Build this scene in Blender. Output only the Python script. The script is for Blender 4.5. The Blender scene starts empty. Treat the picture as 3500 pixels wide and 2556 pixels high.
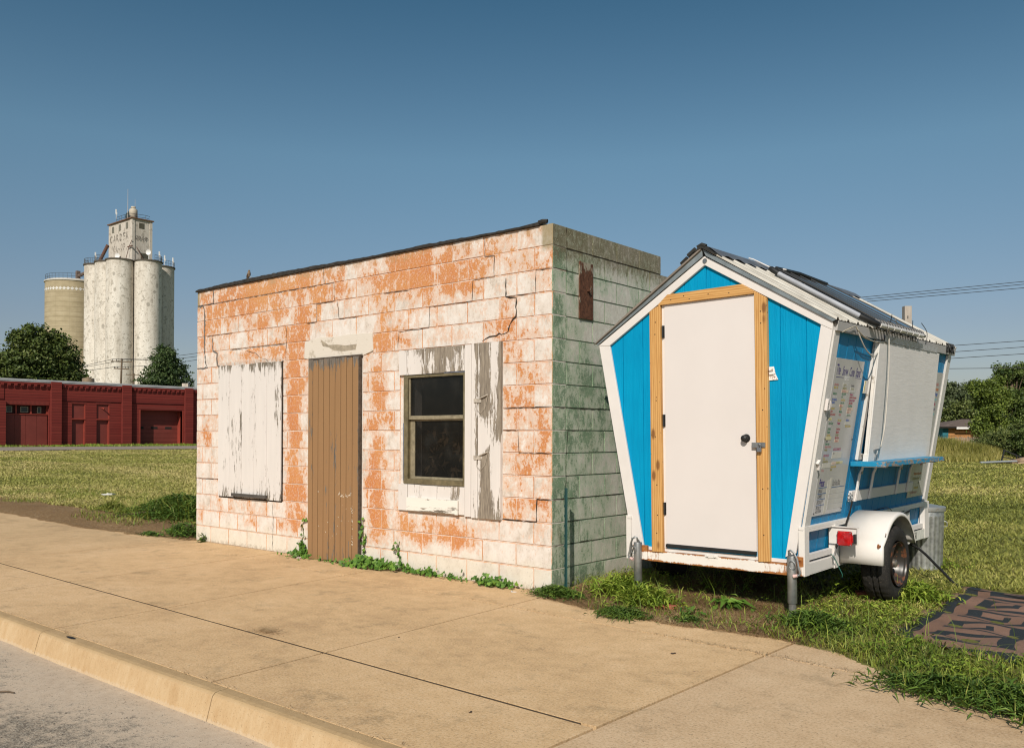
import bpy, bmesh, math, random
import numpy as np
from mathutils import Vector, Matrix, Euler
R_ = math.radians
random.seed(7)
NP = np.random.default_rng(11)
scene = bpy.context.scene
COL = scene.collection

# ---------------------------------------------------------------- camera
CAM = Vector((4.6148, -6.0454, 1.3723))
cam = bpy.data.cameras.new("camera"); camo = bpy.data.objects.new("camera", cam); COL.objects.link(camo)
yaw, pitch, roll = -0.6983, 0.0072, 0.0031
fwd = Vector((math.sin(yaw)*math.cos(pitch), math.cos(yaw)*math.cos(pitch), math.sin(pitch)))
rgt = Vector((math.cos(yaw), -math.sin(yaw), 0)); upv = rgt.cross(fwd)
r2 = rgt*math.cos(roll)+upv*math.sin(roll); u2 = upv*math.cos(roll)-rgt*math.sin(roll)
M = Matrix((r2, u2, -fwd)).transposed().to_4x4(); M.translation = CAM
camo.matrix_world = M
cam.sensor_width = 36.0; cam.lens = 2970.5/3500*36; cam.shift_y = 190.4/3500
cam.clip_start = .05; cam.clip_end = 3000
scene.camera = camo

# ---------------------------------------------------------------- light
SUN_AZ = R_(-63.5); SUN_EL = R_(36.0)      # azimuth from +X, towards the sun
sd = Vector((math.cos(SUN_AZ)*math.cos(SUN_EL), math.sin(SUN_AZ)*math.cos(SUN_EL), math.sin(SUN_EL)))
sun = bpy.data.lights.new("sun", 'SUN'); sun.energy = 4.3; sun.angle = R_(.53); sun.color = (1, .915, .81)
suno = bpy.data.objects.new("sun", sun); COL.objects.link(suno)
suno.rotation_euler = sd.to_track_quat('Z', 'Y').to_euler(); suno.location = (0, -20, 20)
w = bpy.data.worlds.new("World"); scene.world = w; w.use_nodes = True
nt = w.node_tree; bg = nt.nodes["Background"]; sky = nt.nodes.new("ShaderNodeTexSky")
sky.sky_type = 'NISHITA'; sky.sun_disc = False; sky.sun_elevation = SUN_EL
sky.sun_rotation = math.pi/2 - SUN_AZ
sky.altitude = 300; sky.air_density = 1.0; sky.dust_density = 1.2; sky.ozone_density = 1.6
bg.inputs[1].default_value = 0.10
tn = nt.nodes.new("ShaderNodeMix"); tn.data_type = 'RGBA'; tn.blend_type = 'MULTIPLY'; tn.inputs[0].default_value = 1
# drier, greyer air towards the horizon and a deeper blue overhead, as on that evening
tc = nt.nodes.new("ShaderNodeTexCoord"); sx = nt.nodes.new("ShaderNodeSeparateXYZ"); nt.links.new(tc.outputs['Generated'], sx.inputs[0])
rp = nt.nodes.new("ShaderNodeValToRGB"); nt.links.new(sx.outputs[2], rp.inputs[0]); els = rp.color_ramp.elements
while len(els) < 5: els.new(.5)
for e_, (p_, c_) in zip(els, ((0, (.70, .63, .65)), (.12, (.69, .66, .67)), (.30, (.70, .86, .80)), (.45, (.40, .66, .665)), (1, (.38, .62, .65)))): e_.position = p_; e_.color = (*c_, 1)
nt.links.new(rp.outputs[0], tn.inputs[7])
nt.links.new(sky.outputs[0], tn.inputs[6]); nt.links.new(tn.outputs[2], bg.inputs[0])
scene.view_settings.view_transform = 'Standard'; scene.view_settings.look = 'None'
scene.view_settings.gamma = 1; scene.view_settings.use_curve_mapping = False
scene.view_settings.exposure = 0.0
scene.render.engine = 'CYCLES'
scene.cycles.use_denoising = True; scene.cycles.denoising_prefilter = 'ACCURATE'; scene.cycles.use_adaptive_sampling = False; scene.cycles.pixel_filter_type = 'BLACKMAN_HARRIS'; scene.cycles.filter_width = 1.15; scene.cycles.sample_clamp_indirect = 3
scene.cycles.max_bounces = 6; scene.cycles.diffuse_bounces = 3; scene.cycles.glossy_bounces = 3

# ---------------------------------------------------------------- materials
class N:
    def __init__(s, name, rough=.85, spec=.3, metal=0):
        s.m = bpy.data.materials.new(name); s.m.use_nodes = True
        s.t = s.m.node_tree; s.b = s.t.nodes["Principled BSDF"]
        s.b.inputs['Roughness'].default_value = rough
        s.b.inputs['Specular IOR Level'].default_value = spec
        s.b.inputs['Metallic'].default_value = metal
        s.co = s.t.nodes.new("ShaderNodeTexCoord").outputs['Object']
    def n(s, k, **kw):
        x = s.t.nodes.new("ShaderNode"+k)
        for a, b in kw.items(): setattr(x, a, b)
        return x
    def put(s, sock, v):
        if isinstance(v, bpy.types.NodeSocket): s.t.links.new(v, sock)
        elif isinstance(v, (tuple, list)) and len(v) == 3 and sock.type == 'RGBA': sock.default_value = (*v, 1)
        else: sock.default_value = v
    def vec(s, sc=(1, 1, 1), loc=(0, 0, 0), rot=(0, 0, 0), src=None):
        m = s.n("Mapping"); s.put(m.inputs[0], src or s.co)
        m.inputs[1].default_value = loc; m.inputs[2].default_value = rot; m.inputs[3].default_value = sc
        return m.outputs[0]
    def noise(s, sc, det=4, ro=.6, v=None, dist=0):
        x = s.n("TexNoise"); s.put(x.inputs['Vector'], v or s.co)
        x.inputs['Scale'].default_value = sc; x.inputs['Detail'].default_value = det
        x.inputs['Roughness'].default_value = ro; x.inputs['Distortion'].default_value = dist
        return x.outputs[0]
    def voro(s, sc, v=None, feat='F1', out=0, rnd=1):
        x = s.n("TexVoronoi", feature=feat); s.put(x.inputs['Vector'], v or s.co); x.inputs['Scale'].default_value = sc
        x.inputs['Randomness'].default_value = rnd
        return x.outputs[out]
    def wave(s, sc, v=None, dist=1, det=2, dsc=1, dir='X', typ='BANDS'):
        x = s.n("TexWave", wave_type=typ)
        if typ == 'BANDS': x.bands_direction = dir
        else: x.rings_direction = dir
        s.put(x.inputs['Vector'], v or s.co); x.inputs['Scale'].default_value = sc
        x.inputs['Distortion'].default_value = dist; x.inputs['Detail'].default_value = det; x.inputs['Detail Scale'].default_value = dsc
        return x.outputs['Fac']
    def math(s, op, a, b=0.0, c=0.0):
        x = s.n("Math", operation=op); s.put(x.inputs[0], a); s.put(x.inputs[1], b); s.put(x.inputs[2], c)
        return x.outputs[0]
    def add(s, a, b): return s.math('ADD', a, b)
    def mul(s, a, b): return s.math('MULTIPLY', a, b)
    def step(s, f, lo, hi):
        x = s.n("MapRange", interpolation_type='SMOOTHSTEP'); s.put(x.inputs[0], f)
        s.put(x.inputs[1], lo); s.put(x.inputs[2], hi); return x.outputs[0]
    def mix(s, f, a, b, mode='MIX'):
        x = s.n("Mix", data_type='RGBA', blend_type=mode); s.put(x.inputs[0], f)
        s.put(x.inputs[6], a); s.put(x.inputs[7], b); return x.outputs[2]
    def ramp(s, f, st):
        x = s.n("ValToRGB"); s.put(x.inputs[0], f); e = x.color_ramp.elements
        while len(e) < len(st): e.new(.5)
        for i, (p, c) in enumerate(st): e[i].position = p; e[i].color = (*c, 1)
        return x.outputs[0]
    def attr(s, name): return s.n("Attribute", attribute_name=name).outputs['Fac']
    def rnd(s): return s.n("ObjectInfo").outputs['Random']
    def sep(s, v=None):
        x = s.n("SeparateXYZ"); s.put(x.inputs[0], v or s.co); return x.outputs
    def col(s, c): s.put(s.b.inputs['Base Color'], c); return s
    def rough(s, c): s.put(s.b.inputs['Roughness'], c); return s
    def bump(s, h, st=.5, d=.01):
        x = s.n("Bump"); x.inputs['Strength'].default_value = st; x.inputs['Distance'].default_value = d
        s.put(x.inputs['Height'], h); s.t.links.new(x.outputs[0], s.b.inputs['Normal']); return s

MT = {}
def flat(name, c, rough=.6, spec=.3, metal=0, var=.12, sc=6, bump=0, bsc=60):
    """plain colour with mottled wear"""
    if name in MT: return MT[name]
    k = N(name, rough, spec, metal)
    f = k.noise(sc, 6, .65)
    a = tuple(x*(1-var) for x in c); b = tuple(min(1, x*(1+var)) for x in c)
    k.col(k.ramp(f, [(.3, a), (.7, b)]))
    if bump: k.bump(k.noise(bsc, 3), .4, bump)
    MT[name] = k.m; return k.m

# ---------------------------------------------------------------- mesh helpers
class MB:
    def __init__(s): s.v = []; s.f = []; s.mi = []; s.a = []; s.cur = 0
    def add(s, vs, fs, a=None):
        o = len(s.v); s.v += [tuple(v) for v in vs]; s.f += [tuple(i+o for i in f) for f in fs]
        s.mi += [s.cur]*len(fs); s.a += list(a) if a is not None else [0.0]*len(vs); return s
    def box(s, x0, x1, y0, y1, z0, z1, rot=None, at=None):
        vs = [Vector((x, y, z)) for z in (z0, z1) for y in (y0, y1) for x in (x0, x1)]
        if rot is not None: vs = [rot @ v for v in vs]
        if at is not None: vs = [v+Vector(at) for v in vs]
        return s.add(vs, [(0, 2, 3, 1), (4, 5, 7, 6), (0, 1, 5, 4), (2, 6, 7, 3), (0, 4, 6, 2), (1, 3, 7, 5)])
    def prism(s, pts, fn, d0, d1):
        """polygon pts (a,b) mapped with fn(a,b,d) between depths d0,d1"""
        n = len(pts); vs = [fn(a, b, d0) for a, b in pts]+[fn(a, b, d1) for a, b in pts]
        fs = [tuple(range(n)), tuple(range(2*n-1, n-1, -1))]+[(i, i+n, (i+1) % n+n, (i+1) % n) for i in range(n)]
        return s.add(vs, fs)
    def bar(s, p0, p1, w, h, up=(0, 0, 1)):
        p0, p1 = Vector(p0), Vector(p1); d = (p1-p0).normalized(); u = Vector(up)
        if abs(d.dot(u)) > .99: u = Vector((1, 0, 0))
        x = d.cross(u).normalized(); y = x.cross(d)
        vs = [p+x*a*w/2+y*b*h/2 for p in (p0, p1) for a, b in ((-1, -1), (1, -1), (1, 1), (-1, 1))]
        return s.add(vs, [(3, 2, 1, 0), (4, 5, 6, 7), (0, 1, 5, 4), (1, 2, 6, 5), (2, 3, 7, 6), (3, 0, 4, 7)])
    def tube(s, pts, r, n=10, caps=True, flat=1.0):
        pts = [Vector(p) for p in pts]; m = len(pts); rs = r if isinstance(r, (list, tuple)) else [r]*m
        vs = []; up = None
        for i, p in enumerate(pts):
            d = (pts[min(i+1, m-1)]-pts[max(i-1, 0)]).normalized()
            if up is None:
                up = Vector((0, 0, 1)) if abs(d.z) < .9 else Vector((1, 0, 0))
            x = d.cross(up).normalized(); y = x.cross(d).normalized(); up = y
            for k in range(n):
                t = 2*math.pi*k/n; vs.append(p+x*math.cos(t)*rs[i]+y*math.sin(t)*rs[i]*flat)
        fs = [(i*n+k, i*n+(k+1) % n, (i+1)*n+(k+1) % n, (i+1)*n+k) for i in range(m-1) for k in range(n)]
        if caps: fs += [tuple(range(n-1, -1, -1)), tuple((m-1)*n+k for k in range(n))]
        return s.add(vs, fs)
    def lathe(s, prof, n=32, at=(0, 0, 0), ax='Z', wob=0):
        vs = []; m = len(prof)
        for k in range(n):
            t = 2*math.pi*k/n; c, q = math.cos(t), math.sin(t); e = 1+wob*math.sin(3*t+1)
            for r, z in prof:
                p = (r*e*c, r*e*q, z) if ax == 'Z' else (z, r*c, r*q)
                vs.append(Vector(p)+Vector(at))
        fs = [(k*m+i, ((k+1) % n)*m+i, ((k+1) % n)*m+i+1, k*m+i+1) for k in range(n) for i in range(m-1)]
        if ax != 'Z': pass
        return s.add(vs, fs)
    def build(s, name, mats, parent=None, smooth=False, bevel=0, attr=None, auto=None):
        me = bpy.data.meshes.new(name); me.from_pydata(s.v, [], s.f)
        if not isinstance(mats, (list, tuple)): mats = [mats]
        for m in mats: me.materials.append(m)
        if len(mats) > 1: me.polygons.foreach_set('material_index', s.mi)
        if attr:
            at = me.attributes.new(attr, 'FLOAT', 'POINT'); at.data.foreach_set('value', s.a)
        bm = bmesh.new(); bm.from_mesh(me); bmesh.ops.recalc_face_normals(bm, faces=bm.faces); bm.to_mesh(me); bm.free()
        if smooth: me.polygons.foreach_set('use_smooth', [True]*len(me.polygons))
        me.update(); o = bpy.data.objects.new(name, me); COL.objects.link(o)
        if smooth and auto is not False:
            md = o.modifiers.new('edge', 'EDGE_SPLIT'); md.split_angle = R_(40)
        if bevel:
            md = o.modifiers.new('bevel', 'BEVEL'); md.width = bevel; md.segments = 2; md.limit_method = 'ANGLE'; md.angle_limit = R_(40)
        if parent: o.parent = parent
        return o
def tag(o, label=None, cat=None, group=None, kind=None):
    for k, v in (('label', label), ('category', cat), ('group', group), ('kind', kind)):
        if v: o[k] = v
    return o
def empty(name, loc, label, cat, group=None, rz=0):
    o = bpy.data.objects.new(name, None); COL.objects.link(o); o.location = loc; o.rotation_euler = (0, 0, rz)
    o.empty_display_size = .2
    return tag(o, label, cat, group)
def copy_tree(o, parent=None):
    c = o.copy(); COL.objects.link(c); c.parent = parent
    for ch in o.children: copy_tree(ch, c)
    return c
def npmesh(name, V, T, mats, attrs=None, parent=None, smooth=False):
    """fast triangle mesh"""
    me = bpy.data.meshes.new(name); nv, nf = len(V), len(T)
    me.vertices.add(nv); me.vertices.foreach_set('co', np.ascontiguousarray(V, dtype=np.float32).ravel())
    me.loops.add(nf*3); me.loops.foreach_set('vertex_index', np.ascontiguousarray(T, dtype=np.int32).ravel())
    me.polygons.add(nf); me.polygons.foreach_set('loop_start', np.arange(nf, dtype=np.int32)*3)
    me.update(calc_edges=True)
    if not isinstance(mats, (list, tuple)): mats = [mats]
    for m in mats: me.materials.append(m)
    for k, a in (attrs or {}).items():
        at = me.attributes.new(k, 'FLOAT', 'POINT'); at.data.foreach_set('value', np.ascontiguousarray(a, dtype=np.float32))
    if smooth: me.polygons.foreach_set('use_smooth', np.ones(nf, dtype=bool))
    o = bpy.data.objects.new(name, me); COL.objects.link(o)
    if parent: o.parent = parent
    return o
def vnoise(x, y, sc, seed=0):
    """vectorised value noise 0..1"""
    x = np.asarray(x, float)*sc+seed*17.3; y = np.asarray(y, float)*sc+seed*7.7
    xi, yi = np.floor(x), np.floor(y); fx, fy = x-xi, y-yi
    fx = fx*fx*(3-2*fx); fy = fy*fy*(3-2*fy)
    def h(a, b):
        s_ = np.sin(a*127.1+b*311.7+seed*3.1)*43758.5453; return s_-np.floor(s_)
    return (h(xi, yi)*(1-fx)+h(xi+1, yi)*fx)*(1-fy)+(h(xi, yi+1)*(1-fx)+h(xi+1, yi+1)*fx)*fy
def fbm(x, y, sc, seed=0, o=4):
    r = 0; a = .5; t = 0
    for i in range(o): r = r+a*vnoise(x, y, sc*2**i, seed+i); t += a; a *= .55
    return r/t
def clip(poly, a, b, c):
    """keep a*x+b*y<=c"""
    out = []
    for i in range(len(poly)):
        p, q = poly[i], poly[(i+1) % len(poly)]; dp = a*p[0]+b*p[1]-c; dq = a*q[0]+b*q[1]-c
        if dp <= 0: out.append(p)
        if dp*dq < 0:
            t = dp/(dp-dq); out.append((p[0]+(q[0]-p[0])*t, p[1]+(q[1]-p[1])*t))
    return out
def text_mesh(s, size, bold=0, shear=0, width=1.0, space=1.0):
    """built-in font to (verts, faces) in xy, origin left baseline"""
    c = bpy.data.curves.new("t", 'FONT'); c.body = s; c.size = size; c.offset = bold; c.shear = shear; c.space_character = space
    c.resolution_u = 2
    o = bpy.data.objects.new("t", c); COL.objects.link(o)
    dg = bpy.context.evaluated_depsgraph_get(); me = bpy.data.meshes.new_from_object(o.evaluated_get(dg))
    vs = [(v.co.x*width, v.co.y) for v in me.vertices]; fs = [tuple(p.vertices) for p in me.polygons]
    bpy.data.objects.remove(o); bpy.data.curves.remove(c); bpy.data.meshes.remove(me)
    return vs, fs
# ================================================================ THE SETTING
def smooth(t): t = np.clip(t, 0, 1); return t*t*(3-2*t)
EDGE = [(-400, -.2), (-40, -.15), (-14, -.08), (-12, -.12), (-9.6, -.2), (-8.6, -.3), (-7.4, -.22), (-6.3, -.08), (-5.88, -.12), (-5.75, .12), (-.05, .12),
        (.0, -.12), (.1, -.2), (.4, -.27), (.95, -.42), (1.76, -.40), (2.15, -.36), (2.64, -.5), (3.0, -.74), (3.4, -1.0), (3.8, -1.2), (4.6, -1.32), (9, -1.35), (400, -1.4)]
def edge(x): return np.interp(x, [e[0] for e in EDGE], [e[1] for e in EDGE])
def gz(x, y):
    """height of the lawn"""
    x = np.asarray(x, float); y = np.asarray(y, float)
    e = edge(x)+(fbm(x, y, 3.0, 5)-.5)*.22
    d = y-e
    near = np.where(d > 0, .006+.035*smooth(d/.7), -.05+.056*smooth((d+.10)/.10))
    near = np.where(d < -.35, -.24, near)
    bump = (fbm(x, y, .8, 3)-.5)*.05*smooth(d/1.5)
    left = .36*smooth((-x-10)/52.0)
    return near+bump+left*(d > 0)
GREEN_A, GREEN_B, STRAW, DIRT = (.075, .105, .022), (.13, .155, .035), (.24, .175, .075), (.10, .055, .028)

k = N('lawn soil', .95, .1)
dirt = k.attr('dirt')
f1 = k.noise(1.2, 5, .6); f2 = k.noise(30, 4, .7); f3 = k.noise(140, 2, .6)
g = k.ramp(k.add(k.mul(f1, .6), k.mul(f2, .4)), [(.30, (.10, .115, .03)), (.5, (.19, .19, .055)), (.66, (.29, .235, .10))])
d = k.ramp(k.add(k.mul(f2, .6), k.mul(f3, .4)), [(.32, (.15, .085, .04)), (.5, (.33, .205, .10)), (.68, (.52, .36, .20))])
k.col(k.mix(k.step(k.add(dirt, k.mul(k.add(f2, -.5), .8)), .35, .65), g, d)).bump(k.add(f2, f3), .8, .02)
M_SOIL = k.m

def grid_mesh(name, xs, ys, zf, mats, attrs=None, smooth_=True):
    X, Y = np.meshgrid(xs, ys); Z = zf(X, Y); V = np.stack([X, Y, Z], -1).reshape(-1, 3)
    nx, ny = len(xs), len(ys); i = np.arange(nx-1)[None, :]+np.arange(ny-1)[:, None]*nx
    T = np.concatenate([np.stack([i, i+1, i+nx+1], -1).reshape(-1, 3), np.stack([i, i+nx+1, i+nx], -1).reshape(-1, 3)])
    return npmesh(name, V, T, mats, {a: f(X, Y).ravel() for a, f in (attrs or {}).items()}, smooth=smooth_)
def dirtf(x, y):
    e = edge(x); d = y-e
    left = np.where(x < -5.7, 1-smooth((d-.7-.9*fbm(x, y, .35, 9))/.5), 0)
    mid = np.where((x > -.1) & (x < 2.35), (1-smooth((y-1.3)/.8))*1.0, 0)
    return np.maximum(left, mid)
xs = np.unique(np.concatenate([np.geomspace(16.5, 900, 26)*-1, np.arange(-16.4, -5.6, .055), np.arange(-5.6, -.2, .3), np.arange(-.2, 6.2, .045), np.geomspace(6.3, 700, 26)]))
ys = np.unique(np.concatenate([[-900, -300, -60, -20, -6, -3, -2.0], np.arange(-1.7, .35, .035), np.arange(.4, 4, .12), np.arange(4.2, 12, .5), np.geomspace(12.5, 1200, 42)]))
ground = tag(grid_mesh('ground', xs, ys, gz, M_SOIL, {'dirt': dirtf}), kind='structure')

# ---- concrete
def concrete(name, a, b, c, sc=1.0, grain=True):
    k = N(name, .9, .25)
    big = k.noise(.9*sc, 5, .6, dist=.3); mid = k.noise(7*sc, 6, .72); fine = k.noise(160, 2, .6); fleck = k.voro(190)
    co = k.ramp(k.add(k.mul(big, .5), k.mul(mid, .5)), [(.36, a), (.5, b), (.64, c)])
    st = k.noise(2.6, 8, .78, v=k.vec((1, 1, 1), (7, 3, 0)))
    co = k.mix(k.mul(k.step(st, .53, .66), .38), co, (.20, .145, .08))
    st2 = k.noise(9.5, 8, .8, v=k.vec((.5, 2.2, 1), (3, 1, 0)))
    co = k.mix(k.mul(k.step(st2, .55, .68), .30), co, (.17, .125, .07))
    gr2 = k.noise(70, 3, .75); co = k.mix(k.mul(k.step(gr2, .50, .66), .35), co, (.70, .58, .42)); co = k.mix(k.mul(k.step(gr2, .48, .36), .45), co, (.22, .15, .085)); co = k.mix(k.mul(k.step(k.noise(34, 3, .7, v=k.vec((1, 1, 1), (1, 6, 0))), .64, .70), .6), co, (.14, .10, .06))
    k.col(co).bump(k.add(k.mul(mid, .5), k.add(fine, k.mul(fleck, .4))), .35, .004)
    return k
kc = concrete('tan sidewalk concrete', (.50, .325, .17), (.635, .425, .225), (.71, .49, .28)); M_WALK = kc.m
kc = concrete('grey tan sidewalk concrete', (.50, .335, .19), (.60, .415, .245), (.66, .47, .29)); M_WALK2 = kc.m
k = N('curb concrete', .9, .2)
z = k.sep()[2]; st = k.noise(5, 6, .7, v=k.vec((1, 1, .35))); st2 = k.noise(26, 5, .7, v=k.vec((1, 1, .25))); fi = k.noise(150, 2, .6)
co = k.ramp(k.add(k.mul(st, .55), k.mul(st2, .45)), [(.36, (.46, .30, .155)), (.5, (.52, .36, .20)), (.66, (.58, .425, .255))])
top = k.ramp(k.add(k.mul(st, .5), k.mul(st2, .5)), [(.35, (.38, .255, .13)), (.65, (.50, .35, .19))])
co = k.mix(k.step(k.add(z, k.mul(k.add(st2, -.5), .03)), -.022, -.004), co, top)
co = k.mix(k.mul(k.step(k.add(k.mul(z, -1), k.mul(k.add(st2, -.5), .06)), .125, .14), .45), co, (.58, .47, .34))
co = k.mix(k.mul(k.step(k.noise(120, 2), .62, .7), .5), co, (.2, .12, .06))
k.col(co).bump(k.add(st2, fi), .4, .005); M_CURB = k.m
k = N('road concrete', .93, .2)
b1 = k.noise(.55, 5, .6, v=k.vec((1, 1, 1), (2.2, .4, 0))); b2 = k.noise(14, 6, .75); b3 = k.noise(120, 3, .7); y = k.sep()[1]; x_ = k.sep()[0]
base = k.ramp(k.add(k.mul(b1, .4), k.mul(b2, .6)), [(.34, (.46, .36, .265)), (.55, (.56, .455, .345)), (.7, (.63, .53, .42))])
m = k.step(k.add(k.add(k.mul(b1, 1.6), k.mul(k.add(y, 4.0), -.42)), k.mul(k.add(b2, -.5), 1.2)), .72, 1.12)
darkc = k.ramp(b3, [(.38, (.075, .066, .055)), (.52, (.22, .19, .15)), (.66, (.5, .45, .37))])
co = k.mix(k.mul(m, .85), base, darkc)
co = k.mix(k.mul(k.step(k.add(k.noise(70, 3, .7), k.mul(m, .10)), .60, .66), .65), co, (.13, .105, .08))
k.col(co).bump(k.add(k.mul(b2, .6), k.mul(b3, k.add(.3, m))), .7, .008); M_ROAD = k.m
M_GAP = flat('joint filler brown', (.075, .05, .028), .95, var=.4, sc=40)

mb = MB()
YB = -.46
def yl(x): return -2.53-.026*(x+2)            # long joint
def yk(x): return -.62-.06*(x+1)               # joint near the building
TJ = [-60, -50, -40, -30, -24.3, -22.25, -20.2, -18.15, -16.1, -14.05, -12.0, -9.95, -7.85, -5.8, -3.76, -1.93, .17, 2.28]
def slab(mb, P):
    """polygon slab with rounded arris"""
    n = len(P); cx = sum(p[0] for p in P)/n; cy = sum(p[1] for p in P)/n
    def ins(p, d):
        v = Vector((cx-p[0], cy-p[1])); 
        return (p[0]+math.copysign(min(d*1.3, abs(v.x)), v.x), p[1]+math.copysign(min(d, abs(v.y)), v.y))
    A = [(*ins(p, .006), -.16) for p in P]; B = [(*ins(p, .006), -.001) for p in P]; Cc = [(*ins(p, .0065), 0) for p in P]
    fs = [(i, (i+1) % n, (i+1) % n+n, i+n) for i in range(n)]+[(i+n, (i+1) % n+n, (i+1) % n+2*n, i+2*n) for i in range(n)]+[tuple(range(2*n, 3*n))]
    mb.add(A+B+Cc, fs)
JS = {-3.76: -.11, -1.93: -.11, .17: -.055, 2.28: .02}
def jx(x, y): return x+(y+2.5)*JS.get(x, -.08)            # joints lean a little
for i in range(len(TJ)-1):
    a, b = TJ[i], TJ[i+1]
    slab(mb, [(jx(a, -3.41), -3.41), (jx(b, -3.41), -3.41), (jx(b, -2.5), yl(b)-.008), (jx(a, -2.5), yl(a)-.008)])
    slab(mb, [(jx(a, -2.5), yl(a)+.008), (jx(b, -2.5), yl(b)+.008), (jx(b, -.6), yk(b)-.003), (jx(a, -.6), yk(a)-.003)])
    slab(mb, [(jx(a, -.6), yk(a)+.003), (jx(b, -.6), yk(b)+.003), (jx(b, .1), .10), (jx(a, .1), .10)])
mb.cur = 1
for a, b in ((2.28, 5.4), (5.4, 8.5), (8.5, 12), (12, 40)):
    J = lambda y: (jx(a, y) if a < 3 else a)+.008
    slab(mb, [(J(-3.41), -3.41), (b, -3.41), (b, yk(b)-.12), (J(-.8), yk(a)-.004)])
    slab(mb, [(J(-.8), yk(a)+.004), (b, yk(b)-.112), (b, .05), (J(.05), .05)])
walk = tag(mb.build('sidewalk', [M_WALK, M_WALK2]), kind='structure')
mb = MB()
pts = []
for i in range(70):
    x = -16+i*.2635; pts.append((x, yl(x)+random.uniform(-.002, .002), -.001))
for p, q in zip(pts, pts[1:]):
    mb.bar((p[0], p[1], -.009), (q[0]+.003, q[1], -.009), .016, .014)
mb.box(-60, 40, -3.40, .1, -.16, -.022)
tag(mb.build('joint_filler', M_GAP), kind='structure')
# curb
prof = [(-3.406, -.16), (-3.406, -.006), (-3.412, 0), (-3.47, -.001), (-3.492, -.006), (-3.508, -.02), (-3.516, -.045), (-3.545, -.150), (-3.552, -.17)]
mb = MB()
CJ = [-60, -40, -30, -25, -22.8, -20.6, -18.4, -16.2, -14, -11.8, -9.6, -7.4, -5.2, -4.0, -1.81, .40, 2.6, 4.8, 7, 9.2, 20, 40]
for a, b in zip(CJ, CJ[1:]):
    m = max(2, int((b-a)/.25)); n = len(prof); vs = []
    for i in range(m+1):
        x = a+.004+(b-a-.008)*i/m; wv = .004*math.sin(x*1.7)
        vs += [(x, y+wv*(y < -3.45), z) for y, z in prof]
    fs = [(i*n+j, (i+1)*n+j, (i+1)*n+j+1, i*n+j+1) for i in range(m) for j in range(n-1)]
    fs += [tuple(range(n)), tuple(m*n+j for j in range(n-1, -1, -1))]
    mb.add(vs, fs)
tag(mb.build('curb', M_CURB), kind='structure')
ys = np.concatenate([np.arange(-3.53, -6.5, -.06), -np.geomspace(6.6, 60, 20)])[::-1]
xs = np.concatenate([-np.geomspace(8, 300, 20)[::-1], np.arange(-7.9, 3, .08), np.geomspace(3.1, 300, 20)])
road = tag(grid_mesh('road', xs, ys, lambda x, y: -.150-.012*(fbm(x, y, 3, 2)-.5)-.01*smooth((-y-3.6)/1.5), M_ROAD), kind='structure')
# yellow paint remnants on the road
k = N('worn yellow road paint', .8); k.col(k.mix(k.step(k.noise(40, 6, .7), .5, .56), (.42, .34, .26), (.62, .38, .08))); M_YEL = k.m
mb = MB()
for i in range(46):
    x = .10+random.gauss(0, .17); y = -3.93+(x-.1)*.55+random.gauss(0, .035); s_ = random.uniform(.006, .022)
    a0 = random.uniform(0, 6); p = [(x+math.cos(a0+t)*s_*random.uniform(.6, 1.9), y+math.sin(a0+t)*s_*random.uniform(.4, 1), -.1545) for t in (0, 1.2, 2.4, 3.6, 4.9)]
    mb.add(p, [(0, 1, 2, 3, 4)])
tag(mb.build('road_marking', M_YEL), kind='structure')
# far street in front of the red garage
k = N('far street asphalt', .9, .2); k.col(k.ramp(k.noise(2, 5, .6), [(.3, (.25, .205, .165)), (.7, (.34, .285, .235))])); M_ST = k.m
ys = np.linspace(-200, 260, 60)
tag(grid_mesh('far_street', np.linspace(-66.4, -52.5, 8), ys, lambda x, y: gz(x, y)+.03, M_ST), kind='structure')

# ================================================================ BLOCK BUILDING
C8 = .2032; W = 5.84
def G(x, z, cx, cz, sx, sz): return np.exp(-((x-cx)/sx)**2-((z-cz)/sz)**2)
def orange(x, z):
    a = .22+.20*smooth((z-2.3)/.5)
    a = a+.50*G(x, z, -3.72, 1.5, .16, .75)+.45*G(x, z, -3.68, .65, .22, .4)
    a = a+.42*G(x, z, -2.3, 1.3, .17, .8)+.38*G(x, z, -2.28, .55, .16, .4)+.2*G(x, z, -2.2, 2.2, .3, .4)
    a = a+.55*G(x, z, -1.5, .45, .55, .14)+.25*G(x, z, -1.0, .4, .15, .12)
    a = a+.30*G(x, z, -4.4, 2.36, .7, .1)+.32*G(x, z, -4.9, 3.05, .7, .22)+.22*G(x, z, -3.6, 3.0, .5, .3)+.3*G(x, z, -3.7, 2.1, .3, .35)
    a = a+.28*G(x, z, -1.9, 3.05, .6, .25)+.25*G(x, z, -1.3, 2.85, .5, .18)+.25*G(x, z, -1.2, 2.34, .8, .08)+.2*G(x, z, -5.72, 2.6, .1, .3)+.15*G(x, z, -5.6, 1.4, .3, .5)
    a = a+.30*G(x, z, -.4, 2.05, .25, .3)+.26*G(x, z, -.45, 1.1, .2, .5)+.24*G(x, z, -.1, .95, .12, .5)+.15*G(x, z, -.1, 1.6, .15, .3)+.12*G(x, z, -.3, .75, .4, .1)
    a = a+.15*G(x, z, -5.5, .45, .4, .2)+.15*G(x, z, -4.5, .35, .3, .15)
    a = a-.25*G(x, z, -1.0, 2.62, .5, .12)-.22*G(x, z, -2.6, 2.6, .35, .2)-.15*G(x, z, -.3, 2.5, .25, .3)-.12*G(x, z, -3.3, 1.6, .14, 1)-.35*smooth((.30-z)/.12)
    return a
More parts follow.
